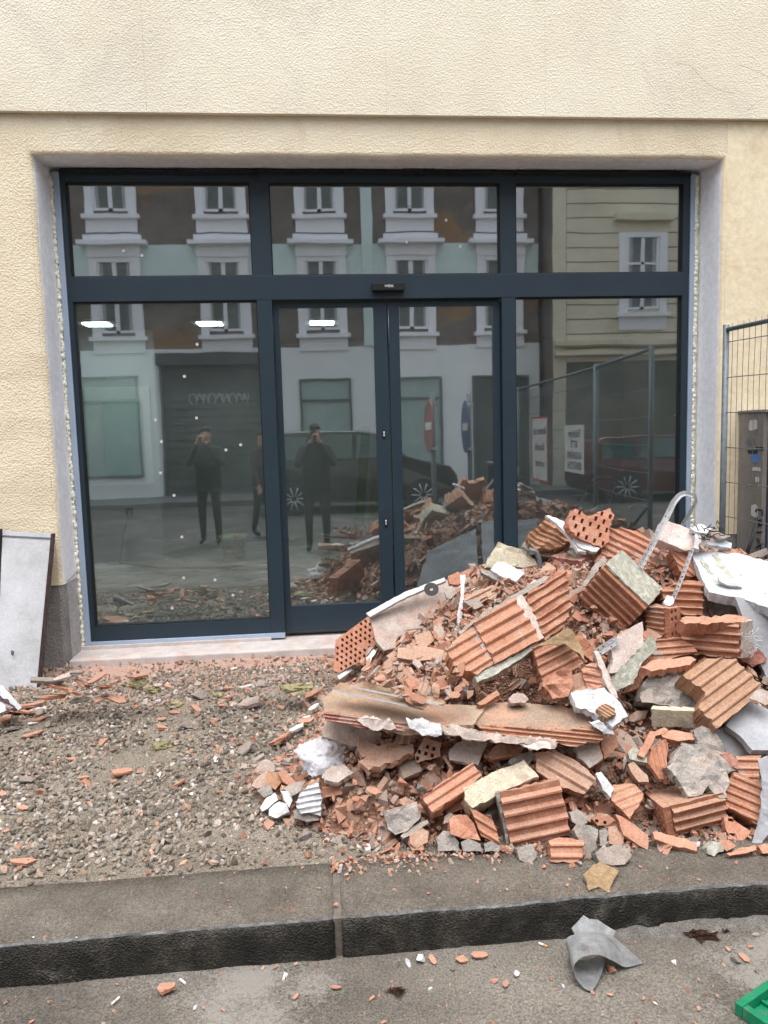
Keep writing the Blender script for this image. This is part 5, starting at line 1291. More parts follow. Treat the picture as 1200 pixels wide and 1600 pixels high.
# lower apron, left to right
low = [
 ('concrete_chunk', 'long flat pebbly concrete piece left of the apron, right above the plastic film', 'concrete piece', [(501, 1136), (512, 1128), (534, 1128), (597, 1146), (594, 1162), (566, 1168), (543, 1164), (504, 1151)], PMORTAR, dict(th=0.06, ty=0.6, rough=0.006, jag=0.005)),
 ('brick_slab', 'ragged brown brick slab below the left lintel', B, [(560, 1190), (580, 1178), (645, 1164), (647, 1176), (610, 1192), (576, 1203)], DCLAY, dict(th=0.04, ty=0.8, rough=0.008, jag=0.008)),
 ('hollow_brick', 'small brown brick end with four slots under the lintel joint', B, [(648, 1180), (664, 1152), (690, 1160), (688, 1182), (652, 1192)], DCLAY, dict(th=0.06, ty=0.3, perf=(0.026, 0.026, 0.012, 0.014, 0.04, 0.0), dr=(1, 0.3))),
 ('brick_chunk', 'folded tan brick corner beside the four-slot brick end', B, [(614, 1162), (624, 1142), (634, 1142), (646, 1150), (640, 1164)], DCLAY, dict(th=0.06, ty=0.4, rib=R_(0.03, 0.006), dr=(0.3, -1))),
 ('mortar_slab', 'smooth tan grey plate under the right lintel', 'mortar slab', [(702, 1172), (714, 1160), (738, 1156), (762, 1160), (747, 1196), (702, 1188)], PMORTAR, dict(th=0.04, ty=0.5, rough=0.003)),
 ('roof_tile', 'curved brown tile piece lying under the right lintel', 'tile', [(759, 1180), (774, 1166), (810, 1165), (818, 1170), (812, 1180), (790, 1184), (768, 1188)], CLAY, dict(th=0.02, ty=0.7, rough=0.012, jag=0.002)),
 ('mortar_chunk', 'pale knobbly mortar lump between the curved tile and the cream brick', 'mortar lump', [(794, 1190), (812, 1178), (832, 1172), (836, 1184), (826, 1196), (806, 1200)], MORTAR, dict(th=0.06, ty=0.5, rough=0.010)),
 ('hollow_brick', 'ribbed brick half pointing up to the right, left of the cream faced brick', B, [(660, 1247), (690, 1223), (738, 1192), (753, 1211), (722, 1240), (676, 1271)], BCLAY, dict(th=0.08, ty=0.6, rib=R_(0.034, 0.007), dr=(1, -0.65), up=0.09)),
 ('hollow_brick', 'dark sided ribbed brick half under the cream faced brick', B, [(733, 1262), (745, 1266), (768, 1277), (782, 1320), (752, 1306)], CLAY, dict(th=0.07, ty=0.4, rib=R_(0.03, 0.006), dr=(1, 0.6), up=0.07)),
 ('brick_chunk', 'smooth orange brick boulder at the toe of the heap', B, [(702, 1282), (708, 1274), (729, 1274), (740, 1286), (751, 1313), (726, 1310), (704, 1304)], BCLAY, dict(th=0.08, ty=0.5, rough=0.012, up=0.07)),
 ('mortar_block', 'dark grey green mortar block with grass-like scratches near the toe', 'mortar block', [(600, 1268), (618, 1262), (651, 1252), (657, 1277), (634, 1300), (618, 1304), (606, 1295)], MORTAR, dict(th=0.08, ty=0.4, rough=0.012, cell=0.02, up=0.07)),
 ('mortar_strip', 'thin grey mortar strip leaning on the toe beside the dark mortar block', 'mortar strip', [(626, 1306), (648, 1290), (668, 1281), (670, 1286), (648, 1300), (630, 1310)], MORTAR, dict(th=0.03, up=0.05)),
 ('cream_brick', 'brick with a cream pebbly face pointing up to the right in the apron', B, [(724, 1232), (768, 1207), (819, 1187), (842, 1214), (790, 1234), (738, 1262), (726, 1250)], CREAMST, dict(th=0.09, ty=0.7, rough=0.005, up=0.10)),
 ('mortar_chunk', 'grey mortar rock in the toe row, squat and wide', 'mortar rock', [(681, 1310), (693, 1298), (708, 1300), (717, 1316), (716, 1330), (684, 1330)], MORTAR, dict(th=0.06, rough=0.008, ty=0.4, up=0.05)),
 ('mortar_chunk', 'grey mortar rock in the toe row below the orange boulder', 'mortar rock', [(720, 1316), (732, 1310), (750, 1318), (753, 1330), (724, 1330)], MORTAR, dict(th=0.06, rough=0.008, ty=0.4, up=0.05)),
 ('mortar_chunk', 'angular grey mortar rock leaning at the corner of the big front brick', 'mortar rock', [(756, 1318), (768, 1314), (781, 1322), (780, 1331), (758, 1331)], MORTAR, dict(th=0.05, rough=0.006, ty=0.4, up=0.05)),
 ('mortar_chunk', 'bluish grey mortar rock lying on the kerb below the big front brick', 'mortar rock', [(807, 1326), (818, 1321), (831, 1319), (839, 1337), (828, 1350), (812, 1344)], MORTAR, dict(th=0.05, rough=0.008, ty=0.4, up=0.05)),
 ('brick_shard', 'tan brick shard with a dusty face in the toe row', B, [(640, 1304), (660, 1294), (670, 1300), (668, 1316), (652, 1326), (640, 1318)], DCLAY, dict(th=0.04, ty=0.5, up=0.05)),
 ('mortar_slab', 'flat stone under the plastic film', 'mortar slab', [(508, 1204), (520, 1197), (538, 1194), (552, 1208), (528, 1222), (508, 1218)], PMORTAR, dict(th=0.03, ty=0.9, rough=0.004, up=0.05)),
 ('brick_chunk', 'orange brick wedge standing left of the white plaster lumps', B, [(418, 1204), (430, 1206), (442, 1220), (430, 1234), (416, 1226)], OCHRE, dict(th=0.05, ty=0.4, up=0.05)),
 ('mortar_chunk', 'pale pink mortar wedge behind the orange brick wedge', 'mortar lump', [(398, 1206), (402, 1192), (416, 1186), (428, 1192), (430, 1204), (412, 1212)], PMORTAR, dict(th=0.05, ty=0.4, rough=0.008, up=0.04)),
 ('mortar_chunk', 'beige brick and mortar wedge in front of the pink mortar wedge', 'mortar lump', [(392, 1228), (404, 1212), (418, 1204), (416, 1226), (402, 1232)], PMORTAR, dict(th=0.05, ty=0.4, up=0.04)),
 ('brick_shard', 'orange brick splinter leaning right of the brick wedge', B, [(434, 1206), (444, 1204), (462, 1222), (454, 1228), (442, 1222)], BCLAY, dict(th=0.03, ty=0.5, up=0.04)),
 ('plaster_chunk', 'white plaster lump left of the striped white lump on the gravel', 'plaster lump', [(406, 1262), (416, 1246), (430, 1238), (434, 1250), (420, 1262), (410, 1268)], WPLAST, dict(th=0.04, ty=0.5, rough=0.008, up=0.04)),
 ('plaster_chunk', 'broken white plaster lump with a grey core on the gravel', 'plaster lump', [(420, 1264), (436, 1252), (448, 1256), (452, 1268), (432, 1278), (420, 1274)], WPLAST, dict(th=0.04, ty=0.5, rough=0.006, up=0.05)),
 ('plaster_chunk', 'small upright white plaster piece behind the broken white lump', 'plaster lump', [(438, 1236), (448, 1236), (456, 1252), (452, 1262), (444, 1250)], WPLAST, dict(th=0.03, ty=0.4, up=0.05)),
 ('plaster_chunk', 'striped white plaster lump, brightest and largest on the gravel left of the heap', 'plaster lump', [(463, 1260), (468, 1240), (480, 1228), (498, 1221), (503, 1248), (501, 1275), (484, 1270), (470, 1272)], WPLAST, dict(th=0.06, ty=0.5, rough=0.012, rib=R_(0.022, 0.008, 0.5), dr=(1, -0.2), up=0.06)),
 ('mortar_chunk', 'grey rock under the striped white lump', 'mortar rock', [(458, 1266), (472, 1262), (500, 1272), (498, 1282), (480, 1284), (460, 1278)], MORTAR, dict(th=0.05, rough=0.006, ty=0.4, up=0.03)),
 ('mortar_chunk', 'grey round rock beside the beige wedge', 'mortar rock', [(402, 1236), (412, 1226), (424, 1228), (426, 1240), (412, 1246)], MORTAR, dict(th=0.04, rough=0.006, ty=0.4, up=0.03)),
 ('mortar_chunk', 'tilted grey slab of mortar above the striped white lump', 'mortar slab', [(443, 1232), (460, 1222), (478, 1220), (470, 1236), (454, 1244)], MORTAR, dict(th=0.03, rough=0.005, ty=0.6, up=0.04)),
 ('hollow_brick', 'dusty ribbed brick slab below the right lintel, ribs running down to the right', B, [(836, 1176), (867, 1172), (892, 1184), (918, 1202), (930, 1217), (912, 1241), (879, 1232), (838, 1206)], DCLAY, dict(th=0.07, ty=0.5, rib=R_(0.045, 0.008), dr=(1, 0.58), up=0.10)),
 ('mesh_mortar', 'tan plaster piece with fibre mesh under the end of the right lintel', 'plaster piece', [(897, 1166), (936, 1164), (943, 1184), (921, 1200), (904, 1184)], PMORTAR, dict(th=0.03, ty=0.5, rough=0.003, up=0.10)),
 ('brick_shard', 'flat orange shard with a curved edge right of the lintel end', B, [(939, 1152), (963, 1148), (966, 1166), (945, 1187), (940, 1170)], BCLAY, dict(th=0.025, ty=0.4, up=0.10)),
 ('brick_shard', 'orange stick-like brick splinter standing diagonally in the right hollow', B, [(997, 1180), (1000, 1170), (1017, 1142), (1027, 1144), (1020, 1160), (1006, 1184)], BCLAY, dict(th=0.025, ty=0.5, up=0.12)),
 ('brick_shard', 'short orange brick stick bridging to the long orange shard', B, [(1018, 1146), (1038, 1136), (1044, 1140), (1040, 1146), (1022, 1150)], BCLAY, dict(th=0.025, ty=0.7, up=0.12)),
 ('brick_shard', 'long pointed orange shard under the cream rendered brick', B, [(1032, 1146), (1050, 1140), (1086, 1148), (1085, 1156), (1060, 1158), (1036, 1152)], BCLAY, dict(th=0.025, ty=0.9, up=0.12)),
 ('brick_shard', 'forked upright brick splinter beside the grey mesh mortar lump', B, [(1012, 1192), (1017, 1172), (1026, 1166), (1040, 1154), (1044, 1168), (1041, 1216), (1030, 1218), (1022, 1206)], CLAY, dict(th=0.03, ty=0.4, rough=0.006, rib=R_(0.02, 0.004), dr=(0.2, 1), up=0.11)),
 ('mortar_slab', 'grey tan mortar slab below the diagonal brick stick', 'mortar slab', [(981, 1176), (990, 1166), (1012, 1180), (1014, 1192), (1000, 1190), (984, 1186)], GMORTAR, dict(th=0.03, ty=0.8, up=0.09)),
 ('brick_shard', 'grey tan shard leaning left of the forked splinter', B, [(981, 1194), (990, 1190), (1012, 1212), (1014, 1222), (998, 1222), (986, 1206)], DCLAY, dict(th=0.03, ty=0.5, up=0.08)),
 ('mesh_mortar', 'upper half of the grey mesh mortar lump with frayed white fibres', 'mortar lump', [(1084, 1142), (1096, 1134), (1116, 1139), (1134, 1172), (1155, 1199), (1137, 1210), (1110, 1186), (1092, 1164)], MORTAR, dict(th=0.05, ty=0.5, rough=0.014, jag=0.007, cell=0.02, up=0.13)),
 ('mesh_mortar', 'big pale grey torn mortar lump draped over the slotted front brick', 'mortar lump', [(1041, 1199), (1054, 1178), (1068, 1163), (1095, 1160), (1118, 1184), (1137, 1208), (1137, 1246), (1125, 1247), (1104, 1228), (1089, 1244), (1077, 1244), (1062, 1220)], MORTAR, dict(th=0.05, ty=0.5, rough=0.016, jag=0.009, cell=0.02, up=0.15)),
 ('hollow_brick', 'dark red broken brick corner peeping behind the grey mortar lump', B, [(1128, 1178), (1140, 1174), (1156, 1194), (1152, 1202), (1136, 1196)], REDBR, dict(th=0.05, ty=0.4, rough=0.008, up=0.12)),
 ('hollow_brick', 'ribbed brown brick wedge right of the slotted front brick', B, [(1131, 1240), (1138, 1222), (1148, 1206), (1190, 1222), (1192, 1262), (1186, 1290), (1156, 1272), (1134, 1262)], CLAY, dict(th=0.10, ty=0.4, rib=R_(0.03, 0.006), dr=(1, 0.42), up=0.09)),
 ('hollow_brick', 'ribbed brick half under the grey boards at the right edge', B, [(1149, 1181), (1190, 1180), (1184, 1220), (1156, 1217), (1150, 1200)], CLAY, dict(th=0.09, ty=0.4, rib=R_(0.03, 0.006), dr=(1, 0.02), up=0.10)),
 ('mesh_scrap', 'hanging strip of white fibre mesh at the right edge of the heap', 'mesh', [(1184, 1186), (1206, 1180), (1212, 1240), (1204, 1300), (1188, 1322), (1176, 1316), (1186, 1280), (1192, 1236)], GBOARD, dict(th=0.006, ty=0.3, rough=0.008, up=0.14)),
 ('brick_plate', 'orange clay plate with white paint splashes, right of the white faced sliver', B, [(958, 1226), (976, 1224), (993, 1226), (1006, 1241), (984, 1280), (968, 1262), (955, 1250)], CLAY, dict(th=0.03, ty=0.6, up=0.08, rib=R_(0.03, 0.002), dr=(1, -0.4))),
 ('plaster_sliver', 'brick sliver with a clean white painted face pointing up in the apron', 'plaster sliver', [(931, 1208), (939, 1206), (960, 1232), (954, 1247), (942, 1234)], WPLAST, dict(th=0.03, ty=0.5, up=0.10)),
 ('brick_shard', 'long smooth orange shard sloping down to the right at the toe', B, [(961, 1272), (970, 1275), (1012, 1304), (1012, 1328), (1000, 1322), (974, 1304)], BCLAY, dict(th=0.03, ty=0.5, up=0.08)),
 ('brick_shard', 'long flat orange shard lying level at the toe, below the slotted brick', B, [(1020, 1300), (1032, 1300), (1089, 1316), (1089, 1330), (1060, 1324), (1023, 1311)], BCLAY, dict(th=0.025, ty=0.8, up=0.07)),
 ('brick_shard', 'grey brown shard left of the long smooth orange shard', B, [(950, 1292), (962, 1290), (976, 1306), (972, 1322), (952, 1318)], DCLAY, dict(th=0.03, ty=0.5, up=0.06)),
 ('mortar_chunk', 'tall pale mortar lump right of the big front brick', 'mortar lump', [(896, 1297), (906, 1287), (922, 1290), (934, 1296), (933, 1326), (915, 1336), (906, 1318)], MORTAR, dict(th=0.05, ty=0.4, rough=0.010, up=0.08)),
 ('mortar_chunk', 'small pale mortar lump beside the tall pale lump', 'mortar lump', [(936, 1298), (946, 1294), (951, 1302), (948, 1320), (938, 1322)], MORTAR, dict(th=0.04, ty=0.4, rough=0.006, up=0.06)),
 ('hollow_brick', 'stubby two-ribbed orange brick piece on the kerb edge', B, [(857, 1314), (868, 1310), (912, 1312), (910, 1340), (891, 1349), (860, 1346)], BCLAY, dict(th=0.06, ty=0.4, rib=R_(0.036, 0.007), dr=(1, 0.0), up=0.07)),
 ('concrete_chunk', 'round pale concrete lump resting on the kerb right of the stubby brick', 'concrete lump', [(930, 1334), (940, 1324), (962, 1319), (980, 1326), (987, 1337), (975, 1352), (956, 1352), (936, 1346)], MORTAR, dict(th=0.06, ty=0.6, rough=0.010, up=0.06)),
 ('brick_chunk', 'triangular orange brick piece with a rectangular slot near the right toe', B, [(1131, 1277), (1143, 1276), (1173, 1301), (1158, 1316), (1142, 1312), (1134, 1296)], BCLAY, dict(th=0.04, ty=0.4, up=0.07, perf=(0.05, 0.05, 0.022, 0.010, 0.03, 0.0), dr=(1, 0.1))),
 ('brick_shard', 'flat level orange shard at the right toe on the kerb', B, [(1135, 1333), (1158, 1324), (1180, 1320), (1182, 1328), (1160, 1334), (1140, 1337)], BCLAY, dict(th=0.02, ty=0.6, up=0.05)),
 ('brick_chunk', 'rounded orange brick lump at the far right toe', B, [(1184, 1322), (1196, 1318), (1210, 1324), (1210, 1336), (1192, 1334)], BCLAY, dict(th=0.04, ty=0.5, up=0.05, rough=0.005)),
 ('mortar_chunk', 'grey stone beside the small orange lumps at the right toe', 'mortar rock', [(1104, 1324), (1114, 1314), (1128, 1318), (1131, 1330), (1116, 1338), (1106, 1334)], GMORTAR, dict(th=0.05, ty=0.4, rough=0.006, up=0.05)),
 ('brick_chunk', 'small orange lump with a ribbed side at the right toe', B, [(1124, 1314), (1140, 1312), (1150, 1322), (1136, 1330), (1126, 1324)], BCLAY, dict(th=0.04, ty=0.4, up=0.06)),
 ('brick_chunk', 'slotted brick crumb with holes between the big front brick and the plate', B, [(926, 1280), (936, 1270), (950, 1272), (962, 1282), (952, 1288), (934, 1290)], CLAY, dict(th=0.04, ty=0.4, up=0.07, perf=(0.03, 0.03, 0.012, 0.010, 0.03, 0.0), dr=(1, 0.2))),
 ('mortar_chunk', 'grey stone in the shade left of the slotted crumb', 'mortar rock', [(890, 1270), (902, 1264), (916, 1272), (918, 1286), (904, 1290), (894, 1284)], MORTAR, dict(th=0.05, ty=0.4, rough=0.006, up=0.06)),
 ('brick_chunk', 'dusty tan brick block with a flat face above the toe stones', B, [(560, 1150), (592, 1166), (608, 1160), (640, 1164), (600, 1176), (566, 1184), (558, 1170)], DCLAY, dict(th=0.05, ty=0.7, rough=0.006, up=0.04)),
]
for nm, lb, ct, pp, m, kw in low:
    piece(nm, lb, ct, pp, m, **kw)
block('big front brick with wide bright ribs and a grey mortar end', (780, 1238), (94, -20), (18, 87), (-10, -8), BCLAY, 0.050, 0.011, up=0.10, cap=(MORTAR, 'end', 0.012), duty=0.5)
block('ribbed brick with rows of slots in its end, front right of the heap', (1036, 1262), (94, -24), (8, 46), (-30, -24), CLAY, 0.036, 0.010, up=0.13, end='o', duty=0.5)
# pieces in the dusty left slope
for nm, lb, ct, pp, m, kw in (
 ('hollow_brick', 'dusty ribbed brick fragment half buried in the slope under the plastic strip', B, [(724, 936), (748, 922), (770, 914), (776, 928), (752, 942), (730, 952)], DCLAY, dict(th=0.05, ty=0.7, rib=R_(0.03, 0.007), dr=(1, -0.5), up=0.03)),
 ('brick_shard', 'dusty orange tile shard with a pointed top in the slope middle', B, [(676, 970), (686, 964), (696, 990), (690, 1004), (678, 996)], CLAY, dict(th=0.02, ty=0.5, up=0.05)),
 ('brick_shard', 'broad dusty shard left of the pointed shard', B, [(648, 992), (672, 986), (680, 1000), (664, 1012), (650, 1006)], DCLAY, dict(th=0.025, ty=0.7, up=0.04)),
 ('mortar_chunk', 'dark grey mortar chip above the ribbed wall fragment', 'mortar chip', [(724, 940), (744, 934), (756, 946), (742, 952)], MORTAR, dict(th=0.02, ty=0.7, up=0.05)),
 ('mortar_chunk', 'flat tan mortar chip below the cutting disc', 'mortar chip', [(694, 924), (708, 916), (714, 926), (704, 936), (698, 934)], PMORTAR, dict(th=0.02, ty=0.6, up=0.04)),
 ('brick_chunk', 'orange crumbly brick lump at the upper edge of the slope, right of the disc', B, [(700, 900), (716, 894), (726, 904), (716, 914), (702, 912)], BCLAY, dict(th=0.03, ty=0.5, up=0.05, rough=0.008)),
 ('plaster_sliver', 'small chalk white sliver standing in the crushed pieces', 'plaster sliver', [(724, 1074), (730, 1066), (733, 1070), (731, 1082), (725, 1080)], WPLAST, dict(th=0.01, ty=0.4, up=0.07)),
 ('brick_chunk', 'orange boulder-like brick lump in the crushed pieces above the sheets', B, [(634, 1062), (644, 1056), (656, 1062), (655, 1076), (640, 1078)], BCLAY, dict(th=0.04, ty=0.4, up=0.08, rough=0.005)),
 ('brick_chunk', 'orange brick lump with a flat face right of the boulder-like lump', B, [(678, 1066), (690, 1058), (700, 1068), (690, 1078), (680, 1076)], BCLAY, dict(th=0.04, ty=0.4, up=0.08)),
 ('brick_shard', 'orange shard lying on the upper thin sheet', B, [(634, 1084), (660, 1086), (664, 1096), (650, 1101), (638, 1094)], BCLAY, dict(th=0.02, ty=0.8, up=0.12)),
 ('brick_shard', 'orange wedge pointing into the dark hollow', B, [(745, 1099), (756, 1092), (776, 1078), (781, 1086), (764, 1096), (750, 1102)], CLAY, dict(th=0.025, ty=0.8, d=2.98)),
 ('brick_chunk', 'rounded dusty pink lump in the mouth of the hollow, on the right lintel', B, [(794, 1092), (802, 1084), (818, 1084), (826, 1092), (820, 1099), (798, 1099)], PMORTAR, dict(th=0.04, ty=0.5, d=2.98, rough=0.004)),
): piece(nm, lb, ct, pp, m, **kw)
# clear plastic strip on the slope
PLAS = bpy.data.materials.new('clear_plastic'); PLAS.use_nodes = True
_t = PLAS.node_tree; _b = _t.nodes['Principled BSDF']
_b.inputs['Base Color'].default_value = (0.85, 0.88, 0.95, 1); _b.inputs['Roughness'].default_value = 0.25; _b.inputs['Alpha'].default_value = 0.28; _b.inputs['Specular IOR Level'].default_value = 0.7
_g = _n(_t, 'ShaderNodeNewGeometry'); _nz = tex(_t, _g.outputs['Position'], 28, 3, 0.6); _bp = _n(_t, 'ShaderNodeBump'); _bp.inputs['Distance'].default_value = 0.01
_t.links.new(_nz, _bp.inputs['Height']); _t.links.new(_bp.outputs[0], _b.inputs['Normal'])
piece('plastic_strip', 'narrow strip of clear plastic hanging down the dusty slope', 'plastic strip', [(719, 898), (727, 898), (725, 930), (722, 970), (716, 982), (714, 960), (720, 930)], PLAS, th=0.002, ty=0.6, up=0.10, rough=0.006, jag=0.003)
# crumpled film
bm = bmesh.new()
c = atd(508, 1184, hit(508, 1184)-0.05)
bmesh.ops.create_icosphere(bm, subdivisions=5, radius=1.0)
for v in bm.verts:
    d_ = v.co.copy()
    k = 1+0.38*noise.noise(d_*1.6+Vector((3, 1, 0)))+0.22*abs(noise.noise(d_*4.5))-0.1+0.08*noise.noise(d_*11)
    v.co = Vector((d_.x*0.115*k, d_.y*0.09*k, max(-0.03, d_.z*0.085*k)))
    v.co.z += max(0, -d_.x)*-0.01
bmesh.ops.translate(bm, verts=bm.verts, vec=c)
FILMW = PLAS.copy(); FILMW.name = 'crumpled_translucent_film'
FILMW.node_tree.nodes['Principled BSDF'].inputs['Alpha'].default_value = 0.5
tag(bm_obj('plastic_film', bm, FILMW, recentre=True, smooth=True), 'crumpled translucent plastic film lying at the left foot of the heap', 'plastic film')

# boards thrown over the back of the heap, seen mirrored in the door
for q, lb in ((((0.60, -0.12, 0.0), (1.14, -0.11, -0.02), (1.22, -0.62, 0.60), (0.82, -0.50, 0.45)), 'pale plasterboard sheet on the rear slope of the heap, mirrored in the door'),
              (((1.17, -0.13, 0.0), (1.66, -0.12, 0.0), (1.70, -0.66, 0.66), (1.27, -0.66, 0.64)), 'second pale plasterboard sheet on the rear slope beside the mullion'),
              (((1.71, -0.14, 0.02), (2.2, -0.13, 0.0), (2.25, -0.62, 0.62), (1.8, -0.64, 0.66)), 'third pale plasterboard sheet on the rear slope behind the right pane')):
    Q = [Vector(p) for p in q]
    SEED[0] += 1
    bm = solid(Q, Vector((0, -0.008, -0.009)), None, None, 0.006, 0.03, 0.003, None, SEED[0])
    tag(bm_obj('plasterboard_sheet', bm, GBOARD, recentre=True), lb, 'plasterboard')

# ---------- smaller individual fragments: shared meshes, one object each
def frag_mesh(kind, k):
    rn_ = random.Random(k*31+{'shard': 1, 'chunk': 2, 'ribbed': 3}[kind])
    bm = bmesh.new()
    if kind == 'chunk':
        for _ in range(13):
            v = Vector((rn_.gauss(0, 1), rn_.gauss(0, 1), rn_.gauss(0, 1))).normalized()*rn_.uniform(0.36, 0.56)
            bm.verts.new((v.x*1.15, v.y*0.85, v.z*0.7))
        bmesh.ops.convex_hull(bm, input=bm.verts)
        for v in [v for v in bm.verts if not v.link_faces]: bm.verts.remove(v)
    else:
        n_ = rn_.randint(4, 7); pts = []
        for i in range(n_):
            a = 2*math.pi*(i+rn_.uniform(-.3, .3))/n_; r__ = rn_.uniform(0.36, 0.56)
            pts.append(Vector((math.cos(a)*r__*1.25, math.sin(a)*r__*0.72, 0.12)))
        bm.free()
        bm = solid(pts, Vector((0, 0, -0.24)), Vector((1, 0, 0)), (0.30, 0.07, 0.5) if kind == 'ribbed' else None, 0.03, 0.2, 0.0, None, k, 0.08, 0.5)
    bmesh.ops.recalc_face_normals(bm, faces=bm.faces)
    me = bpy.data.meshes.new('brick_fragment'); bm.to_mesh(me); bm.free()
    return me
FM = {}
for kind in ('shard', 'chunk', 'ribbed'):
    for k in range(7):
        base = frag_mesh(kind, k)
        for mn, mm in (('clay', CLAY), ('dusty', DCLAY), ('bright', BCLAY), ('mortar', MORTAR), ('white', WPLAST), ('pink', PMORTAR)):
            me = base.copy(); me.materials.clear(); me.materials.append(mm); FM[(kind, k, mn)] = me
WORD = {'clay': 'reddish clay', 'dusty': 'dusty clay', 'bright': 'orange clay', 'mortar': 'grey mortar', 'white': 'white plaster', 'pink': 'pinkish mortar'}
SHP = {'shard': 'flat shard', 'chunk': 'lump', 'ribbed': 'ribbed shard'}
NAME = {'clay': 'brick_fragment', 'dusty': 'brick_fragment', 'bright': 'brick_fragment', 'mortar': 'mortar_fragment', 'white': 'plaster_fragment', 'pink': 'mortar_fragment'}
CATF = {'clay': 'brick fragment', 'dusty': 'brick fragment', 'bright': 'brick fragment', 'mortar': 'mortar fragment', 'white': 'plaster fragment', 'pink': 'mortar fragment'}
LM = [(550, 1005, 'the perforated left shoulder brick'), (640, 965, 'the white rimmed plaster slab'), (674, 921, 'the cutting disc'), (790, 1000, 'the ribbed wall fragment'), (724, 940, 'the clear plastic strip'),
 (790, 895, 'the smooth white flake'), (924, 822, 'the perforated top brick'), (968, 935, 'the cement-capped block'), (1045, 975, 'the small slotted block'), (1110, 998, 'the wide level brick'), (1052, 1078, 'the knobbly concrete lump'),
 (1054, 1124, 'the cream rendered brick'), (1130, 1080, 'the large ochre ribbed brick'), (980, 1020, 'the pale pink plaster plate'), (940, 1105, 'the mesh-backed plaster slab'), (840, 1122, 'the right lintel'), (585, 1108, 'the left lintel'),
 (548, 1148, 'the flat pebbly concrete piece'), (510, 1185, 'the plastic film'), (484, 1248, 'the striped white plaster lump'), (430, 1255, 'the broken white plaster lump'), (430, 1215, 'the orange brick wedge'), (628, 1278, 'the dark mortar block'),
 (706, 1232, 'the ribbed brick half'), (780, 1225, 'the cream faced brick'), (832, 1282, 'the big front brick'), (726, 1293, 'the smooth orange boulder'), (884, 1206, 'the dusty ribbed slab'), (945, 1228, 'the white faced sliver'),
 (985, 1250, 'the paint splashed plate'), (1090, 1205, 'the grey mortar lump'), (1085, 1270, 'the slotted front brick'), (1150, 1296, 'the triangular slotted piece'), (1165, 1245, 'the ribbed brown wedge'), (914, 1312, 'the tall pale mortar lump'),
 (958, 1338, 'the round concrete lump'), (884, 1330, 'the stubby two-ribbed brick'), (938, 1372, 'the torn cardboard'), (870, 1070, 'the folded brick lump'), (1026, 1185, 'the forked brick splinter'), (660, 1070, 'the crushed pile above the sheets'),
 (215, 1070, 'the largest yellow wool flock'), (253, 1169, 'the mottled wool flock'), (41, 1227, 'the pale lone stone'), (34, 1352, 'the lone orange shard near the kerb'), (252, 1142, 'the flat orange shard mid gravel'), (390, 1106, 'the pink mortar plate'), (462, 1077, 'the long yellow wool flock'), (190, 1212, 'the long orange shard'), (290, 1264, 'the white stone'), (45, 1000, 'the leaning panel'), (250, 1000, 'the left pane'),
 (940, 1490, 'the felt cone'), (1175, 1565, 'the green crate'), (260, 1551, 'the ribbed shard on the road'), (530, 1420, 'the kerb joint'), (650, 1503, 'the white lumps on the road'), (1097, 1462, 'the leaf clump'), (622, 1551, 'the small leaf clump')]
def where(px, py, size, rank=0):
    best = sorted(LM, key=lambda q: (q[0]-px)**2+(q[1]-py)**2)[rank]
    dx, dy = px-best[0], py-best[1]
    if math.hypot(dx, dy) < 4: return 'itself'
    rel = ('right of' if dx > 0 else 'left of') if abs(dx) > abs(dy) else ('below' if dy > 0 else 'above')
    far = 'just ' if math.hypot(dx, dy) < 38 else ''
    return far+rel+' '+best[2]
SEENL = set()
def fragment(px, py, size, kind, mn, zone, up=0.02, flat=0.6, thick=1.0, d=None, rot=None, stretch=1.0):
    me = FM[(kind, RNG.randrange(7), mn)]
    o = bpy.data.objects.new(NAME[mn], me); COL.objects.link(o)
    dep = (d if d else hit(px, py))
    Pp = atd(px, py, dep-up*0.3)
    s = size*dep/F_PX*1.05
    onk = Pp.y < KERB_B
    nrm = Vector((0, 0, 1)) if onk or heap_h(Pp.x, Pp.y) < 0.02 else heap_normal(Pp.x, Pp.y)
    nrm = (nrm+Vector((RNG.gauss(0, 1), RNG.gauss(0, 1), RNG.gauss(0, .5)))*(1-flat)).normalized()
    if nrm.z < 0: nrm.z = -nrm.z
    q = nrm.to_track_quat('Z', 'Y') @ Matrix.Rotation(RNG.uniform(0, 6.28) if rot is None else rot, 3, 'Z').to_quaternion()
    tk = 0.55*thick if kind != 'chunk' else thick
    o.location = Pp+nrm*(0.08*s)+Vector((0, 0, s*0.10)) if up < 0.03 else Pp+nrm*0.01
    o.rotation_mode = 'QUATERNION'; o.rotation_quaternion = q
    o.scale = (s*stretch, s*RNG.uniform(0.85, 1.1), s*tk)
    w_ = where(px, py, size)
    if w_ == 'itself': w_ = zone[0]
    sz = 'tiny ' if size < 11 else 'small ' if size < 17 else '' if size < 24 else 'large '
    lb = '%s%s %s %s' % (sz, WORD[mn], SHP[kind], w_)
    for rank in (1, 2, 3, 4, 5, 6):
        if lb not in SEENL: break
        lb = '%s%s %s %s' % (sz, WORD[mn], SHP[kind], where(px, py, size, rank))
    SEENL.add(lb)
    tag(o, lb, CATF[mn], zone[1])
    return o
Z_ROAD = ('lying loose on the asphalt', 'loose bits on the asphalt')
Z_KERB = ('lying on the damp kerb top', 'loose bits on the kerb')
Z_GRAV = ('scattered on the open gravel', 'fragments scattered on the gravel')
Z_WALL = ('among the shards below the leaning panel', 'shards below the leaning panel')
Z_THR = ('on the dusty strip in front of the shop front', 'fragments in front of the threshold')
Z_TOE = ('in the low toe of the heap', 'fragments at the toe of the heap')
Z_SLOPE = ('in the crushed slope left of the wall fragment', 'fragments in the crushed slope')
Z_MID = ('between the broken bricks on the front of the heap', 'fragments between the bricks')
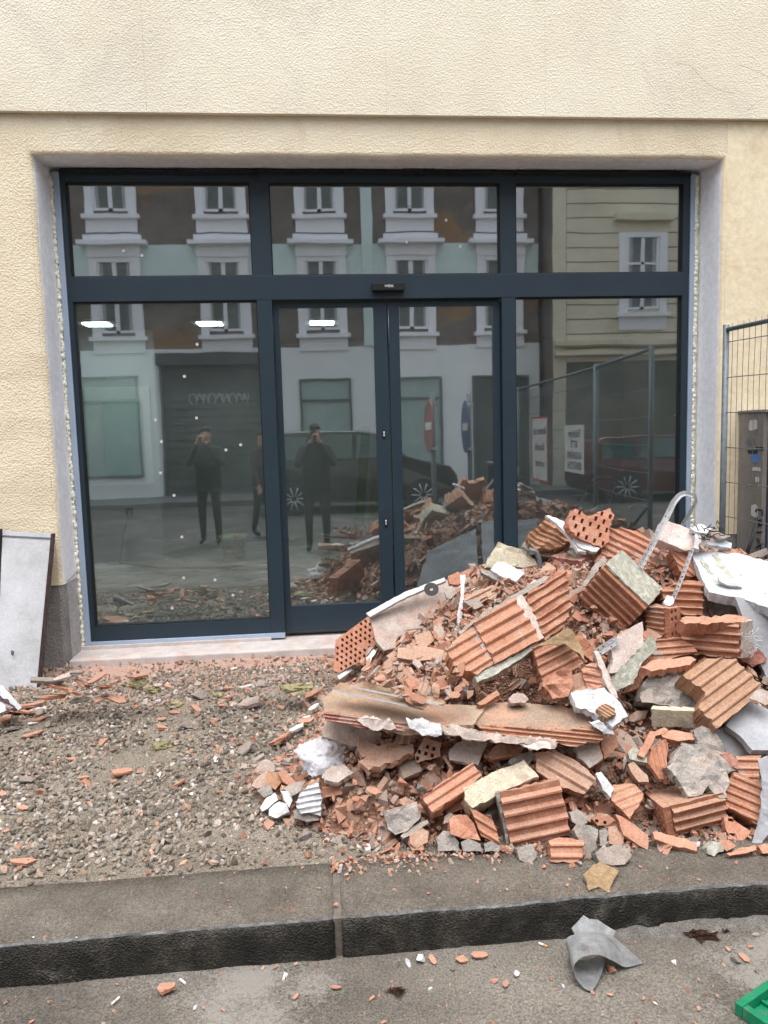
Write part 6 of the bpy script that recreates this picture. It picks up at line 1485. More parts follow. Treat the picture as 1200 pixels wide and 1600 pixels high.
Z_LEFT = ('at the left foot of the heap', 'fragments at the left foot of the heap')
# measured ones on the gravel (px, py, size)
for (x, y, s, kd, mn) in ((252, 1142, 27, 'shard', 'bright'), (190, 1212, 32, 'shard', 'bright'), (282, 1227, 25, 'shard', 'bright'), (132, 1218, 18, 'shard', 'bright'), (234, 1209, 12, 'shard', 'bright'), (112, 1189, 20, 'shard', 'clay'),
    (34, 1352, 33, 'shard', 'bright'), (35, 1265, 18, 'shard', 'bright'), (6, 1243, 20, 'shard', 'bright'), (6, 1362, 18, 'shard', 'bright'), (420, 1293, 24, 'chunk', 'clay'), (430, 1225, 14, 'shard', 'bright'),
    (41, 1227, 30, 'chunk', 'mortar'), (250, 1265, 22, 'chunk', 'mortar'), (290, 1264, 19, 'chunk', 'dusty'), (291, 1138, 20, 'chunk', 'mortar'), (345, 1240, 9, 'chunk', 'bright'), (246, 1289, 10, 'chunk', 'bright'),
    (296, 1176, 12, 'shard', 'clay'), (275, 1164, 14, 'shard', 'bright'), (162, 1164, 20, 'chunk', 'clay'), (273, 1116, 16, 'shard', 'bright'), (307, 1110, 17, 'shard', 'bright'), (252, 1126, 14, 'shard', 'clay'), (240, 1103, 12, 'shard', 'clay'),
    (346, 1106, 16, 'chunk', 'clay'), (363, 1092, 18, 'shard', 'clay'), (358, 1078, 16, 'shard', 'bright'), (440, 1108, 18, 'shard', 'bright'), (458, 1086, 15, 'shard', 'bright'), (487, 1090, 26, 'shard', 'bright'), (390, 1106, 40, 'shard', 'pink'),
    (384, 1176, 34, 'shard', 'mortar'), (437, 1162, 36, 'shard', 'bright'), (452, 1152, 22, 'chunk', 'mortar'), (438, 1190, 18, 'shard', 'bright'), (470, 1180, 18, 'shard', 'dusty'), (478, 1130, 22, 'shard', 'bright'), (464, 1142, 24, 'shard', 'white'),
    (492, 1108, 20, 'shard', 'white'), (383, 1076, 18, 'shard', 'white'), (410, 1074, 24, 'chunk', 'mortar'), (418, 1262, 14, 'chunk', 'mortar'), (390, 1260, 10, 'chunk', 'white'), (445, 1308, 8, 'shard', 'white'), (476, 1311, 24, 'chunk', 'mortar'),
    (52, 1152, 26, 'shard', 'clay'), (22, 1142, 22, 'shard', 'mortar'), (75, 1135, 14, 'shard', 'mortar'), (60, 1128, 20, 'shard', 'clay'), (388, 1131, 18, 'chunk', 'pink'), (408, 1138, 16, 'chunk', 'mortar'), (312, 1092, 26, 'chunk', 'mortar')):
    fragment(x, y, s, kd, mn, Z_GRAV if y > 1125 or x > 380 else Z_THR, up=0.01, flat=0.8)
for _ in range(50):
    x = RNG.uniform(20, 520); y = RNG.uniform(1062, 1290) if RNG.random() < .75 else RNG.uniform(1060, 1120)
    if x > 430 and y > 1240: continue
    fragment(x, y, RNG.uniform(8, 17), RNG.choice(['shard', 'chunk', 'shard']), RNG.choice(['bright', 'clay', 'clay', 'mortar', 'pink', 'white', 'mortar']), Z_THR if y < 1125 else Z_GRAV, up=0.01, flat=0.75)
for (x, y, s, mn) in ((100, 1062, 24, 'pink'), (120, 1057, 30, 'mortar'), (92, 1080, 36, 'clay'), (110, 1085, 30, 'bright'), (130, 1074, 30, 'clay'), (84, 1096, 40, 'bright'), (75, 1070, 34, 'mortar'), (62, 1092, 24, 'pink'), (45, 1108, 30, 'bright'), (25, 1118, 40, 'clay'), (8, 1128, 30, 'bright'), (60, 1118, 22, 'mortar'),
    (150, 1066, 24, 'clay'), (165, 1078, 26, 'bright'), (182, 1070, 20, 'clay'), (140, 1088, 18, 'mortar'), (218, 1060, 22, 'clay'), (205, 1074, 18, 'bright'), (262, 1076, 18, 'bright'), (15, 1104, 24, 'mortar'), (125, 1098, 20, 'mortar'), (158, 1094, 16, 'bright'), (180, 1096, 24, 'clay')):
    fragment(x, y, s, 'shard', mn, Z_WALL, up=0.01, flat=0.7, stretch=1.3)
# toe of the heap and left foot
for _ in range(62):
    x = RNG.uniform(490, 1200); y = RNG.uniform(1225, 1338)
    if x < 560 and y > 1300: continue
    fragment(x, y, RNG.uniform(9, 26), RNG.choice(['shard', 'chunk', 'ribbed', 'shard']), RNG.choice(['clay', 'bright', 'dusty', 'mortar', 'clay', 'bright', 'pink']), Z_TOE, up=0.04, flat=0.5)
for _ in range(24):
    x = RNG.uniform(560, 1190); y = RNG.uniform(1318, 1336)
    fragment(x, y, RNG.uniform(7, 16), RNG.choice(['shard', 'chunk']), RNG.choice(['clay', 'bright', 'mortar', 'white', 'bright']), Z_TOE, up=0.01, flat=0.7)
for _ in range(26):
    x = RNG.uniform(425, 560); y = RNG.uniform(1130, 1250)
    fragment(x, y, RNG.uniform(9, 22), RNG.choice(['shard', 'chunk']), RNG.choice(['clay', 'bright', 'mortar', 'pink', 'dusty']), Z_LEFT, up=0.02, flat=0.6)
for _ in range(74):
    y = RNG.uniform(890, 1095); x = RNG.uniform(max(570, 1000-(y-780)*1.9), 800 if y < 960 else 735)
    if 1000 < y and x < 575: continue
    fragment(x, y, RNG.uniform(8, 20)*(1.25 if y > 1030 else 1), RNG.choice(['shard', 'shard', 'chunk', 'ribbed']), RNG.choice(['dusty', 'dusty', 'clay', 'bright', 'dusty', 'pink']), Z_SLOPE, up=0.05 if y < 1020 else 0.08, flat=0.5)
for _ in range(58):
    x = RNG.uniform(560, 1180); y = RNG.uniform(1155, 1260)
    fragment(x, y, RNG.uniform(10, 28), RNG.choice(['shard', 'chunk', 'ribbed', 'shard']), RNG.choice(['clay', 'bright', 'dusty', 'mortar', 'clay']), Z_MID, up=0.05, flat=0.4)
for _ in range(38):
    x = RNG.uniform(860, 1190); y = RNG.uniform(860, 1160)
    fragment(x, y, RNG.uniform(12, 32), RNG.choice(['shard', 'chunk', 'ribbed']), RNG.choice(['clay', 'dusty', 'mortar', 'clay']), Z_MID, up=0.03, flat=0.4)
for _ in range(14):
    x = RNG.uniform(770, 900); y = RNG.uniform(1020, 1098)
    fragment(x, y, RNG.uniform(12, 26), RNG.choice(['shard', 'chunk', 'ribbed']), RNG.choice(['clay', 'dusty', 'clay']), ('in the dark hollow under the wall fragment', 'fragments in the hollow'), up=0.02, flat=0.4)
for _ in range(46):
    x = RNG.uniform(562, 735); y = RNG.uniform(1030, 1096)
    if x < 600 and y > 1070: continue
    fragment(x, y, RNG.uniform(12, 24), RNG.choice(['shard', 'shard', 'chunk', 'ribbed']), RNG.choice(['dusty', 'dusty', 'clay', 'bright', 'pink']), Z_SLOPE, up=0.10, flat=0.45, d=dl-0.03+(1062-y)*0.0022)
# road and kerb bits
for (x, y, s, kd, mn) in ((260, 1551, 36, 'ribbed', 'bright'), (462, 1559, 11, 'shard', 'bright'), (525, 1545, 14, 'shard', 'bright'), (581, 1561, 9, 'shard', 'clay'), (621, 1509, 18, 'chunk', 'mortar'), (640, 1505, 16, 'chunk', 'white'), (657, 1502, 19, 'chunk', 'white'), (677, 1503, 16, 'shard', 'bright'), (721, 1503, 18, 'chunk', 'bright'), (751, 1496, 22, 'shard', 'bright'),
    (772, 1534, 12, 'chunk', 'bright'), (790, 1540, 14, 'shard', 'clay'), (954, 1517, 17, 'chunk', 'clay'), (1138, 1485, 14, 'shard', 'bright'), (1150, 1502, 18, 'chunk', 'mortar'), (1163, 1499, 16, 'shard', 'bright'), (1172, 1481, 11, 'chunk', 'bright'), (1183, 1517, 11, 'chunk', 'mortar'), (1054, 1504, 10, 'chunk', 'white'), (1092, 1578, 10, 'shard', 'bright'), (1006, 1561, 7, 'shard', 'bright'), (1024, 1569, 7, 'shard', 'white'),
    (318, 1576, 8, 'shard', 'bright'), (305, 1576, 9, 'chunk', 'white'), (446, 1526, 8, 'chunk', 'white'), (430, 1513, 9, 'chunk', 'dusty'), (953, 1555, 9, 'shard', 'bright'), (1180, 1462, 10, 'chunk', 'pink'), (807, 1523, 12, 'shard', 'white'), (775, 1508, 10, 'chunk', 'mortar'), (880, 1541, 7, 'chunk', 'white'), (1086, 1600, 8, 'shard', 'bright'), (720, 1490, 8, 'chunk', 'mortar'), (708, 1515, 10, 'chunk', 'mortar'), (600, 1598, 9, 'shard', 'clay'), (50, 1597, 9, 'shard', 'bright')):
    o = fragment(x, y, s, kd, mn, Z_ROAD, up=0.01, flat=0.85, d=(atz(x, y, ROAD_Z)-CAM).dot(_f))
for (x, y, s, kd, mn) in ((525, 1415, 9, 'chunk', 'bright'), (669, 1397, 8, 'shard', 'bright'), (887, 1384, 7, 'chunk', 'bright'), (120, 1465, 4, 'chunk', 'white'), (52, 1465, 4, 'chunk', 'white'), (450, 1409, 4, 'chunk', 'mortar'), (1150, 1350, 8, 'chunk', 'clay'), (1000, 1356, 9, 'shard', 'bright'), (850, 1356, 10, 'chunk', 'bright'), (780, 1346, 8, 'chunk', 'clay'), (905, 1350, 12, 'shard', 'pink')):
    fragment(x, y, s, kd, mn, Z_KERB, up=0.01, flat=0.85, d=(atz(x, y, KERB_Z)-CAM).dot(_f))
# yellow mineral wool flocks
WOOL = mat('yellow_mineral_wool', [(0.3, (0.15, 0.135, 0.075)), (0.55, (0.27, 0.245, 0.13)), (0.75, (0.40, 0.37, 0.25))], 40, bump=1.0, bscale=120)
for i, (x, y, sx, sy, lb) in enumerate(((215, 1070, 32, 14, 'yellow mineral wool flock in front of the left pane, largest one'), (240, 1081, 26, 9, 'yellow mineral wool flock just right of the largest one'), (341, 1089, 20, 10, 'small pale yellow wool flock before the left pane middle'), (276, 1104, 26, 10, 'greenish yellow wool flock beside white chips'), (253, 1169, 34, 16, 'mottled green yellow wool flock out on the open gravel'), (462, 1077, 52, 12, 'long flat yellow wool flock near the door threshold'))):
    dep = hit(x, y); c = atd(x, y, dep); s = dep/F_PX
    bm = bmesh.new(); bmesh.ops.create_icosphere(bm, subdivisions=3, radius=1)
    for v in bm.verts:
        k = 1+0.5*noise.noise(v.co*2+Vector((i*5, 0, 0)))+0.25*noise.noise(v.co*6)
        v.co = Vector((v.co.x*sx*s*0.48*k, v.co.y*sx*s*0.24*k, v.co.z*sy*s*0.55*k))
    bmesh.ops.translate(bm, verts=bm.verts, vec=c+Vector((0, 0, 0.008)))
    tag(bm_obj('mineral_wool', bm, WOOL, recentre=True), lb, 'mineral wool', 'mineral wool flocks')

# ================================================================== THINGS ROUND THE HEAP
# leaning concrete-faced panel at the left wall
CONP = mat('weathered_white_panel', [(0.3, (0.36, 0.37, 0.38)), (0.5, (0.47, 0.48, 0.50)), (0.75, (0.56, 0.57, 0.60))], 3.2, bump=0.5, bscale=40, dust=((0.34, 0.33, 0.32), 7, 0.6, 0.8), pervar=0, grain=0.12)
RUSTE = mat('dark_burnt_panel_edge', [(0.3, (0.03, 0.02, 0.018)), (0.7, (0.08, 0.05, 0.045))], 30, bump=1.0, bscale=60)
def thick_quad(bm, q, t, mi=0):
    n_ = (q[1]-q[0]).cross(q[3]-q[0]).normalized()
    if n_.dot(_f) < 0: n_.negate()
    A = [bm.verts.new(p) for p in q]; Bq = [bm.verts.new(p+n_*t) for p in q]
    bm.faces.new(A).material_index = mi; bm.faces.new(Bq[::-1])
    for i in range(4):
        bm.faces.new((A[i], A[(i+1) % 4], Bq[(i+1) % 4], Bq[i])).material_index = mi
pn = empty('leaning_panel', (-1.8, -0.55, -0.05), 'tall whitish grey panel with a dark torn edge leaning on the wall beside the window', 'panel')
topL, topR = aty(4, 829, -0.36), aty(84, 834, -0.36)
botL, botR = aty(-6, 1088, -0.62), aty(58, 1092, -0.62)
bm = bmesh.new(); thick_quad(bm, [topL, topR, botR, botL], 0.030); bm_obj('panel_face', bm, CONP, pn)
bm = bmesh.new(); thick_quad(bm, [aty(80, 834, -0.366), aty(87, 834, -0.356), aty(63, 1096, -0.612), aty(56, 1092, -0.626)], 0.035)
for e in range(1): bmesh.ops.subdivide_edges(bm, edges=bm.edges[:], cuts=6)
for v in bm.verts: v.co += Vector((noise.noise(v.co*40)*0.005, 0, noise.noise(v.co*30+Vector((5, 0, 0)))*0.004))
bm_obj('torn_edge', bm, RUSTE, pn)
bm = bmesh.new(); thick_quad(bm, [aty(3, 836, -0.372), aty(79, 840, -0.372), aty(79, 842, -0.374), aty(3, 838, -0.374)], 0.004); bm_obj('score_line', bm, GREYMETAL, pn)
bm = bmesh.new(); c = aty(20, 1020, -0.572); bmesh.ops.create_icosphere(bm, subdivisions=2, radius=0.014, matrix=Matrix.Translation(c) @ Matrix.Diagonal((0.9, 0.25, 1.2, 1)))
for v in bm.verts: v.co += Vector((noise.noise(v.co*90), 0, noise.noise(v.co*80)))*0.008
bm_obj('bolt_hole', bm, GREYMETAL, pn)
o = box('rusty_plate', tuple(aty(-20, 1082, -0.40)), tuple(aty(4, 826, -0.34)), RUSTE); tag(o, 'dark rusty plate standing at the wall behind the leaning panel', 'plate')
o = piece('board_offcut', 'broken white strip of panel lying at the foot of the leaning panel', 'board', [(0, 1070), (6, 1072), (34, 1106), (28, 1110), (12, 1098), (0, 1086)], CONP, th=0.012, ty=0.5, d=3.85)
o = piece('board_offcut', 'pale blue board corner with a black torn rim at the lower left', 'board', [(-12, 1086), (0, 1092), (20, 1106), (6, 1112), (-12, 1118)], GBOARD, th=0.01, ty=0.9, d=3.83)
o = piece('board_offcut', 'black rim strip beside the pale blue board corner', 'board', [(-4, 1080), (4, 1084), (26, 1108), (20, 1111), (4, 1096), (-4, 1092)], RUSTE, th=0.01, ty=0.7, d=3.84)

# site fence
def fence(A, Bp, ztop, zbot, label, sign_defs=()):
    A = Vector((*A, 0)); Bp = Vector((*Bp, 0)); d = (Bp-A); L = d.length; d.normalize(); side = Vector((-d.y, d.x, 0))
    root = empty('site_fence', (A+Bp)/2+Vector((0, 0, zbot)), label, 'fence', 'panels of the site fence')
    for p in (A, Bp): tube('fence_post', [p+Vector((0, 0, zbot)), p+Vector((0, 0, ztop))], 0.019, GREYMETAL, root, 10)
    for z in (ztop-0.03, zbot+0.15): tube('rail', [A+Vector((0, 0, z)), Bp+Vector((0, 0, z))], 0.014, GREYMETAL, root, 8)
    bm = bmesh.new()
    s = 0.06
    while s < L:
        P = []
        z = zbot+0.12
        while z < ztop+0.02:
            P.append(A+d*(s+0.006*noise.noise(Vector((s*9, z*3, 0))))+Vector((0, 0, z))+side*0.004*noise.noise(Vector((s*5, z*4, 9)))); z += 0.14
        add_tube(bm, P, 0.0019, 4); s += 0.052
    for z in [zbot+0.25+0.215*i for i in range(int((ztop-zbot-0.3)/0.215)+1)]:
        add_tube(bm, [A+d*t*L+Vector((0, 0, z-0.01*math.sin(math.pi*t))) for t in lin(0, 1, 6)], 0.0026, 4)
    bm_obj('wire_mesh', bm, GREYMETAL, root)
    return root, A, Bp, d
F0 = (2.545, -0.52); F1 = (2.70, -2.05); F2 = (2.92, -5.65)
fence(F0, F1, 1.955, -0.12, 'short site fence panel starting beside the right reveal of the shop opening')
fence((2.703, -2.09), F2, 1.95, -0.20, 'long site fence panel carrying the two warning signs towards the street')
for i, (x, y, lb) in enumerate(((2.55, -0.52, 'concrete fence foot near the building wall'), (2.70, -2.07, 'concrete fence foot between the two fence panels'), (2.92, -5.65, 'concrete fence foot out on the road'))):
    z = ground_z(x, y) if y > KERB_B else ROAD_Z
    bm = bmesh.new(); add_box(bm, (x-0.13, y-0.34, z), (x+0.13, y+0.34, z+0.13), 0, 0.03)
    tag(bm_obj('fence_foot', bm, MORTAR, recentre=True), lb, 'fence foot', 'concrete feet of the site fence')
def sign(cx, cy, w, h, zc, lines, border, label, name):
    A = Vector((2.703, -2.09, 0)); Bp = Vector((*F2, 0)); d = (Bp-A).normalized()
    p = A+d*cy; nrm = Vector((d.y, -d.x, 0))
    if nrm.x > 0: nrm.negate()
    # board plane: u = reading direction seen from the -x side
    u = Vector((0, 0, 1)).cross(nrm).normalized()
    M = Matrix.Translation(Vector((p.x, p.y, zc))+nrm*0.03) @ Matrix((u, Vector((0, 0, 1)), nrm)).transposed().to_4x4()
    root = empty(name, Vector((p.x, p.y, zc)), label, 'sign')
    bm = bmesh.new(); add_box(bm, (-w/2, -h/2, -0.002), (w/2, h/2, 0.002)); bm.transform(M); bm_obj('board', bm, STK, root)
    if border:
        bm = bmesh.new(); b = 0.02
        for lo, hi in (((-w/2, -h/2), (w/2, -h/2+b)), ((-w/2, h/2-b), (w/2, h/2)), ((-w/2, -h/2+b), (-w/2+b, h/2-b)), ((w/2-b, -h/2+b), (w/2, h/2-b))): add_box(bm, (*lo, 0.0022), (*hi, 0.0035))
        bm.transform(M); bm_obj('red_border', bm, mat('red_print', [(0.3, (0.4, 0.02, 0.02)), (0.7, (0.5, 0.03, 0.03))], 3), root)
    for t_, yy, sz in lines:
        text_mesh('lettering', t_, sz, DARK, root, M @ Matrix.Translation((0, yy, 0.0024)), 0.0004, bold=0.002)
sign(0, 0.62, 0.72, 0.50, 1.13, [('Fußgänger', 0.16, 0.11), ('BITTE', 0.05, 0.10), ('GEGENÜBER', -0.07, 0.10), ('BENÜTZEN', -0.18, 0.10)], False, 'white sign with four black lines on the long fence panel, nearer the building', 'pedestrian_sign')
sign(0, 2.15, 0.80, 0.80, 1.10, [('Betreten der', 0.22, 0.13), ('Baustelle', 0.02, 0.13), ('verboten', -0.18, 0.13)], True, 'white sign with a red border on the long fence panel, nearer the road', 'keep_out_sign')

# cabinet behind the fence
CABM = mat('weathered_brown_cabinet', [(0.3, (0.15, 0.14, 0.122)), (0.5, (0.20, 0.185, 0.162)), (0.75, (0.25, 0.235, 0.21))], 3, rough=0.6, bump=0.2, bscale=30, coord='World', grain=0.12)
CABD = mat('dark_blue_cabinet_side', [(0.3, (0.03, 0.04, 0.06)), (0.7, (0.05, 0.06, 0.09))], 3, rough=0.5, coord='World')
cb = empty('switch_cabinet', (2.95, -0.45, -0.08), 'weathered brown switch cabinet with torn stickers and black scrawl behind the fence', 'cabinet')
def atx(px, py, X):
    d = ray(px, py); return CAM + d*((X-CAM.x)/d.x)
P_ = aty(1158, 646, -0.32); cx0 = P_.x; ct = P_.z; yf = atx(1194, 646, cx0).y
box('cabinet_flank', (cx0, yf, -0.1), (cx0+0.03, -0.30, ct), CABM, cb, 0.004)
box('cabinet_front', (cx0+0.031, yf-0.012, -0.1), (cx0+0.75, -0.30, ct-0.002), CABD, cb, 0.004)
box('cabinet_top', (cx0-0.012, yf-0.03, ct+0.001), (cx0+0.77, -0.297, ct+0.018), CABM, cb, 0.004)
for (x, y, w, h, m) in ((1177, 664, 13, 17, STK), (1180, 716, 14, 14, mat('blue_sticker', [(0.3, (0.06, 0.16, 0.42)), (0.7, (0.12, 0.25, 0.55))], 9)), (1182, 733, 14, 6, STK), (1183, 749, 6, 9, STK), (1179, 798, 12, 20, STK), (1172, 690, 14, 12, GREYMETAL), (1176, 706, 16, 6, DARK), (1187, 701, 12, 6, DARK)):
    bm = bmesh.new(); P0 = atx(x, y, cx0-0.001); ex = (atx(x+w/2, y, cx0-0.001)-P0).y; sh = h*4.6/F_PX/2
    pts = [P0+Vector((0, ex*max(-1, min(1, 1.4*math.cos(a_)))*RNG.uniform(.85, 1.1), sh*max(-1, min(1, 1.4*math.sin(a_)))*RNG.uniform(.85, 1.1))) for a_ in lin(0, 5.7, 12)]
    f = bm.faces.new([bm.verts.new(p) for p in pts]); r_ = bmesh.ops.extrude_face_region(bm, geom=[f])
    for v in [g for g in r_['geom'] if isinstance(g, bmesh.types.BMVert)]: v.co.x -= 0.001
    bm_obj('sticker', bm, m, cb)
bm = bmesh.new()
for s in ([(1180, 857), (1186, 853), (1192, 850)], [(1186, 842), (1189, 852), (1190, 866)], [(1187, 848), (1181, 840)], [(1182, 832), (1191, 831)], [(1182, 822), (1191, 820), (1190, 812), (1185, 813), (1186, 820)], [(1186, 816), (1181, 810)], [(1191, 806), (1192, 797), (1182, 796), (1181, 800)]):
    add_tube(bm, [atx(x, y, cx0-0.002) for x, y in s], 0.0065, 5)
tag(bm_obj('painted_scrawl', bm, DARK, cb), kind='stuff')
tag(tube('black_tube', [aty(1166, 868, -0.80), aty(1183, 815, -0.72)], 0.011, DARK), 'black plastic tube leaning in front of the cabinet behind the insulation board', 'tube')

# roofing felt curl on the road
FELT = mat('pale_grey_felt', [(0.3, (0.27, 0.275, 0.28)), (0.5, (0.40, 0.41, 0.42)), (0.7, (0.52, 0.53, 0.54))], 18, rough=0.8, bump=0.7, bscale=70, dust=((0.24, 0.21, 0.18), 13, 0.54, 0.72), pervar=0, grain=0.12)
def surf(fn, nu, nv, m, name, thick=0.004, parent=None):
    bm = bmesh.new()
    G = [[bm.verts.new(fn(i/nu, j/nv)) for j in range(nv+1)] for i in range(nu+1)]
    for i in range(nu):
        for j in range(nv): bm.faces.new((G[i][j], G[i+1][j], G[i+1][j+1], G[i][j+1])).smooth = True
    bmesh.ops.solidify(bm, geom=list(bm.faces), thickness=thick)
    return bm_obj(name, bm, m, parent, recentre=parent is None)
ft = empty('roofing_felt', (0.76, -3.0, ROAD_Z), 'torn pale grey roofing felt rolled into a cone lying on the road below the kerb', 'roofing felt')
FRONT = [(945, 1498, .050), (940, 1522, .026), (925, 1549, .004), (908, 1541, .010), (897, 1522, .038), (898, 1506, .064), (912, 1495, .080), (935, 1492, .082), (957, 1501, .052), (978, 1511, .012), (1004, 1506, .004)]
BACK = [(950, 1472, .045), (944, 1486, .020), (926, 1498, .006), (902, 1500, .010), (887, 1484, .042), (884, 1468, .072), (898, 1460, .088), (925, 1457, .092), (952, 1461, .076), (980, 1482, .036), (1005, 1504, .004)]
def crom(P, u):
    n_ = len(P)-1; s = min(n_-1e-6, u*n_); i = int(s); t = s-i
    p0, p1_, p2_, p3_ = P[max(0, i-1)], P[i], P[i+1], P[min(n_, i+2)]
    return [0.5*((2*p1_[k])+(-p0[k]+p2_[k])*t+(2*p0[k]-5*p1_[k]+4*p2_[k]-p3_[k])*t*t+(-p0[k]+3*p1_[k]-3*p2_[k]+p3_[k])*t**3) for k in range(3)]
def felt_pt(u, v):
    a, b = crom(FRONT, u), crom(BACK, u)
    A_ = atz(a[0], a[1], ROAD_Z+max(0.003, a[2])); B_ = atz(b[0], b[1], ROAD_Z+max(0.003, b[2]))
    p = A_.lerp(B_, v)
    p.z += 0.002*noise.noise(Vector((u*12, v*6, 0)))+0.010*math.sin(v*3.14)*(u > 0.45)*(1-abs(u-0.7)*3)*(abs(u-0.7) < 0.33)
    p.x += 0.002*noise.noise(Vector((u*9, v*8, 5)))
    p.z = max(p.z, ROAD_Z+0.003)
    return p
surf(felt_pt, 70, 14, FELT, 'curled_sheet', 0.0032, ft)
bt = [(893, 1450), (912, 1430), (921, 1436), (934, 1437), (962, 1455), (956, 1471), (926, 1462), (900, 1463)]
zt = lambda y: ROAD_Z+0.004+max(0, (1470-y))*0.0028
bm = solid([atd(x, y, (Vector((0, -2.885+max(0, (1470-y))*0.0006, 0)).y-CAM.y)/ray(x, y).y) for x, y in bt], Vector((0, 0.003, -0.003)), None, None, 0.001, 0.02)
bm_obj('back_flap', bm, FELT, ft)

# green crate corner
GREENP = mat('green_plastic_crate', [(0.3, (0.003, 0.15, 0.07)), (0.6, (0.004, 0.20, 0.095))], 8, rough=0.35, bump=0.15, bscale=30, spec=0.5, dust=((0.10, 0.16, 0.11), 9, 0.58, 0.75), pervar=0, grain=0.12)
cr = empty('plastic_crate', (1.28, -3.25, ROAD_Z), 'green plastic crate whose corner reaches into the picture at the lower right', 'crate')
c0 = atz(1148, 1566, ROAD_Z+0.035); c1 = atz(1205, 1527, ROAD_Z+0.035); ux = (c1-c0); ux.z = 0; ux.normalize(); uy = Vector((ux.y, -ux.x, 0))
if uy.y > 0: uy = -uy
def crbar(a, b, z0, z1, nm):
    bm = bmesh.new(); add_box(bm, (a[0], a[1], z0), (b[0], b[1], z1), 0, 0.003)
    bm.transform(Matrix.Translation(Vector((c0.x, c0.y, ROAD_Z))) @ Matrix((ux, uy, Vector((0, 0, 1)))).transposed().to_4x4())
    return bm_obj(nm, bm, GREENP, cr)
crbar((0, 0), (0.40, 0.022), 0.0, 0.036, 'rim'); crbar((0, 0.023), (0.022, 0.30), 0.0, 0.036, 'rim'); crbar((0.378, 0.023), (0.40, 0.30), 0.0, 0.036, 'rim'); crbar((0.023, 0.278), (0.377, 0.30), 0.0, 0.036, 'rim')
crbar((0.023, 0.023), (0.377, 0.277), 0.002, 0.008, 'base')
for i in range(1, 6): crbar((0.03+i*0.055, 0.024), (0.038+i*0.055, 0.276), 0.009, 0.02, 'rib')
# brown cardboard star on the kerb
piece('torn_cardboard', 'torn brown piece of cardboard with ragged points lying on the kerb top', 'cardboard', [(910, 1370), (926, 1352), (939, 1346), (967, 1362), (958, 1378), (951, 1394), (936, 1385), (920, 1391), (917, 1378)], TAN, th=0.006, ty=1.3, d=(atz(938, 1370, KERB_Z)-CAM).dot(_f)-0.035, rough=0.008, jag=0.002, cell=0.02)
# butts
BUTT = mat('cigarette_paper', [(0.3, (0.62, 0.6, 0.56)), (0.7, (0.75, 0.73, 0.7))], 9); BUTF = mat('cigarette_filter', [(0.3, (0.5, 0.28, 0.1)), (0.7, (0.6, 0.36, 0.15))], 9)
for i, (x, y, a, lb) in enumerate(((180, 1564, 1.0, 'cigarette butt on the road at the left, white with a burnt tip'), (285, 1533, -0.8, 'short white cigarette butt near the ribbed shard on the road'), (848, 1476, -0.7, 'cigarette butt with an orange filter on the road below the kerb'), (444, 1526, 1.4, 'small white butt on the road near the kerb joint'))):
    P0 = atz(x, y, ROAD_Z+0.005); dv = Vector((math.cos(a), math.sin(a), 0))
    e = empty('cigarette_butt', P0, lb, 'cigarette butt')
    tube('paper', [P0-dv*0.014, P0+dv*0.003], 0.0038, BUTT, e, 8); tube('filter', [P0+dv*0.0032, P0+dv*0.016], 0.0038, BUTF if i == 2 else BUTT, e, 8)
LEAFM = mat('rotten_brown_leaf', [(0.3, (0.035, 0.015, 0.01)), (0.7, (0.09, 0.04, 0.028))], 30, rough=0.5, bump=0.8, bscale=60)
for i, (x, y, s, lb) in enumerate(((1097, 1462, 0.05, 'rotten dark brown leaf clump on the road at the right, larger one'), (1134, 1456, 0.014, 'tiny dark brown leaf scrap right of the larger clump'), (622, 1551, 0.035, 'rotten brown leaf clump on the road near the bottom edge'))):
    P0 = atz(x, y, ROAD_Z+0.004); bm = bmesh.new()
    for k in range(14):
        a = RNG.uniform(0, 6.28); r0 = RNG.uniform(0, s*0.8); c = P0+Vector((math.cos(a)*r0*1.2, math.sin(a)*r0*0.6, RNG.uniform(0, 0.006)))
        l = s*RNG.uniform(.3, .7); b = RNG.uniform(0, 6.28)
        q = [c+Vector((math.cos(b+t)*l*(1 if j % 2 else 0.4), math.sin(b+t)*l*(1 if j % 2 else 0.4)*0.7, RNG.uniform(0, 0.008))) for j, t in enumerate((0, .9, 1.7, 2.9, 3.9, 5.0))]
        bm.faces.new([bm.verts.new(p) for p in q])
    bmesh.ops.solidify(bm, geom=list(bm.faces), thickness=0.0008)
    tag(bm_obj('dead_leaf', bm, LEAFM, recentre=True), lb, 'leaf')

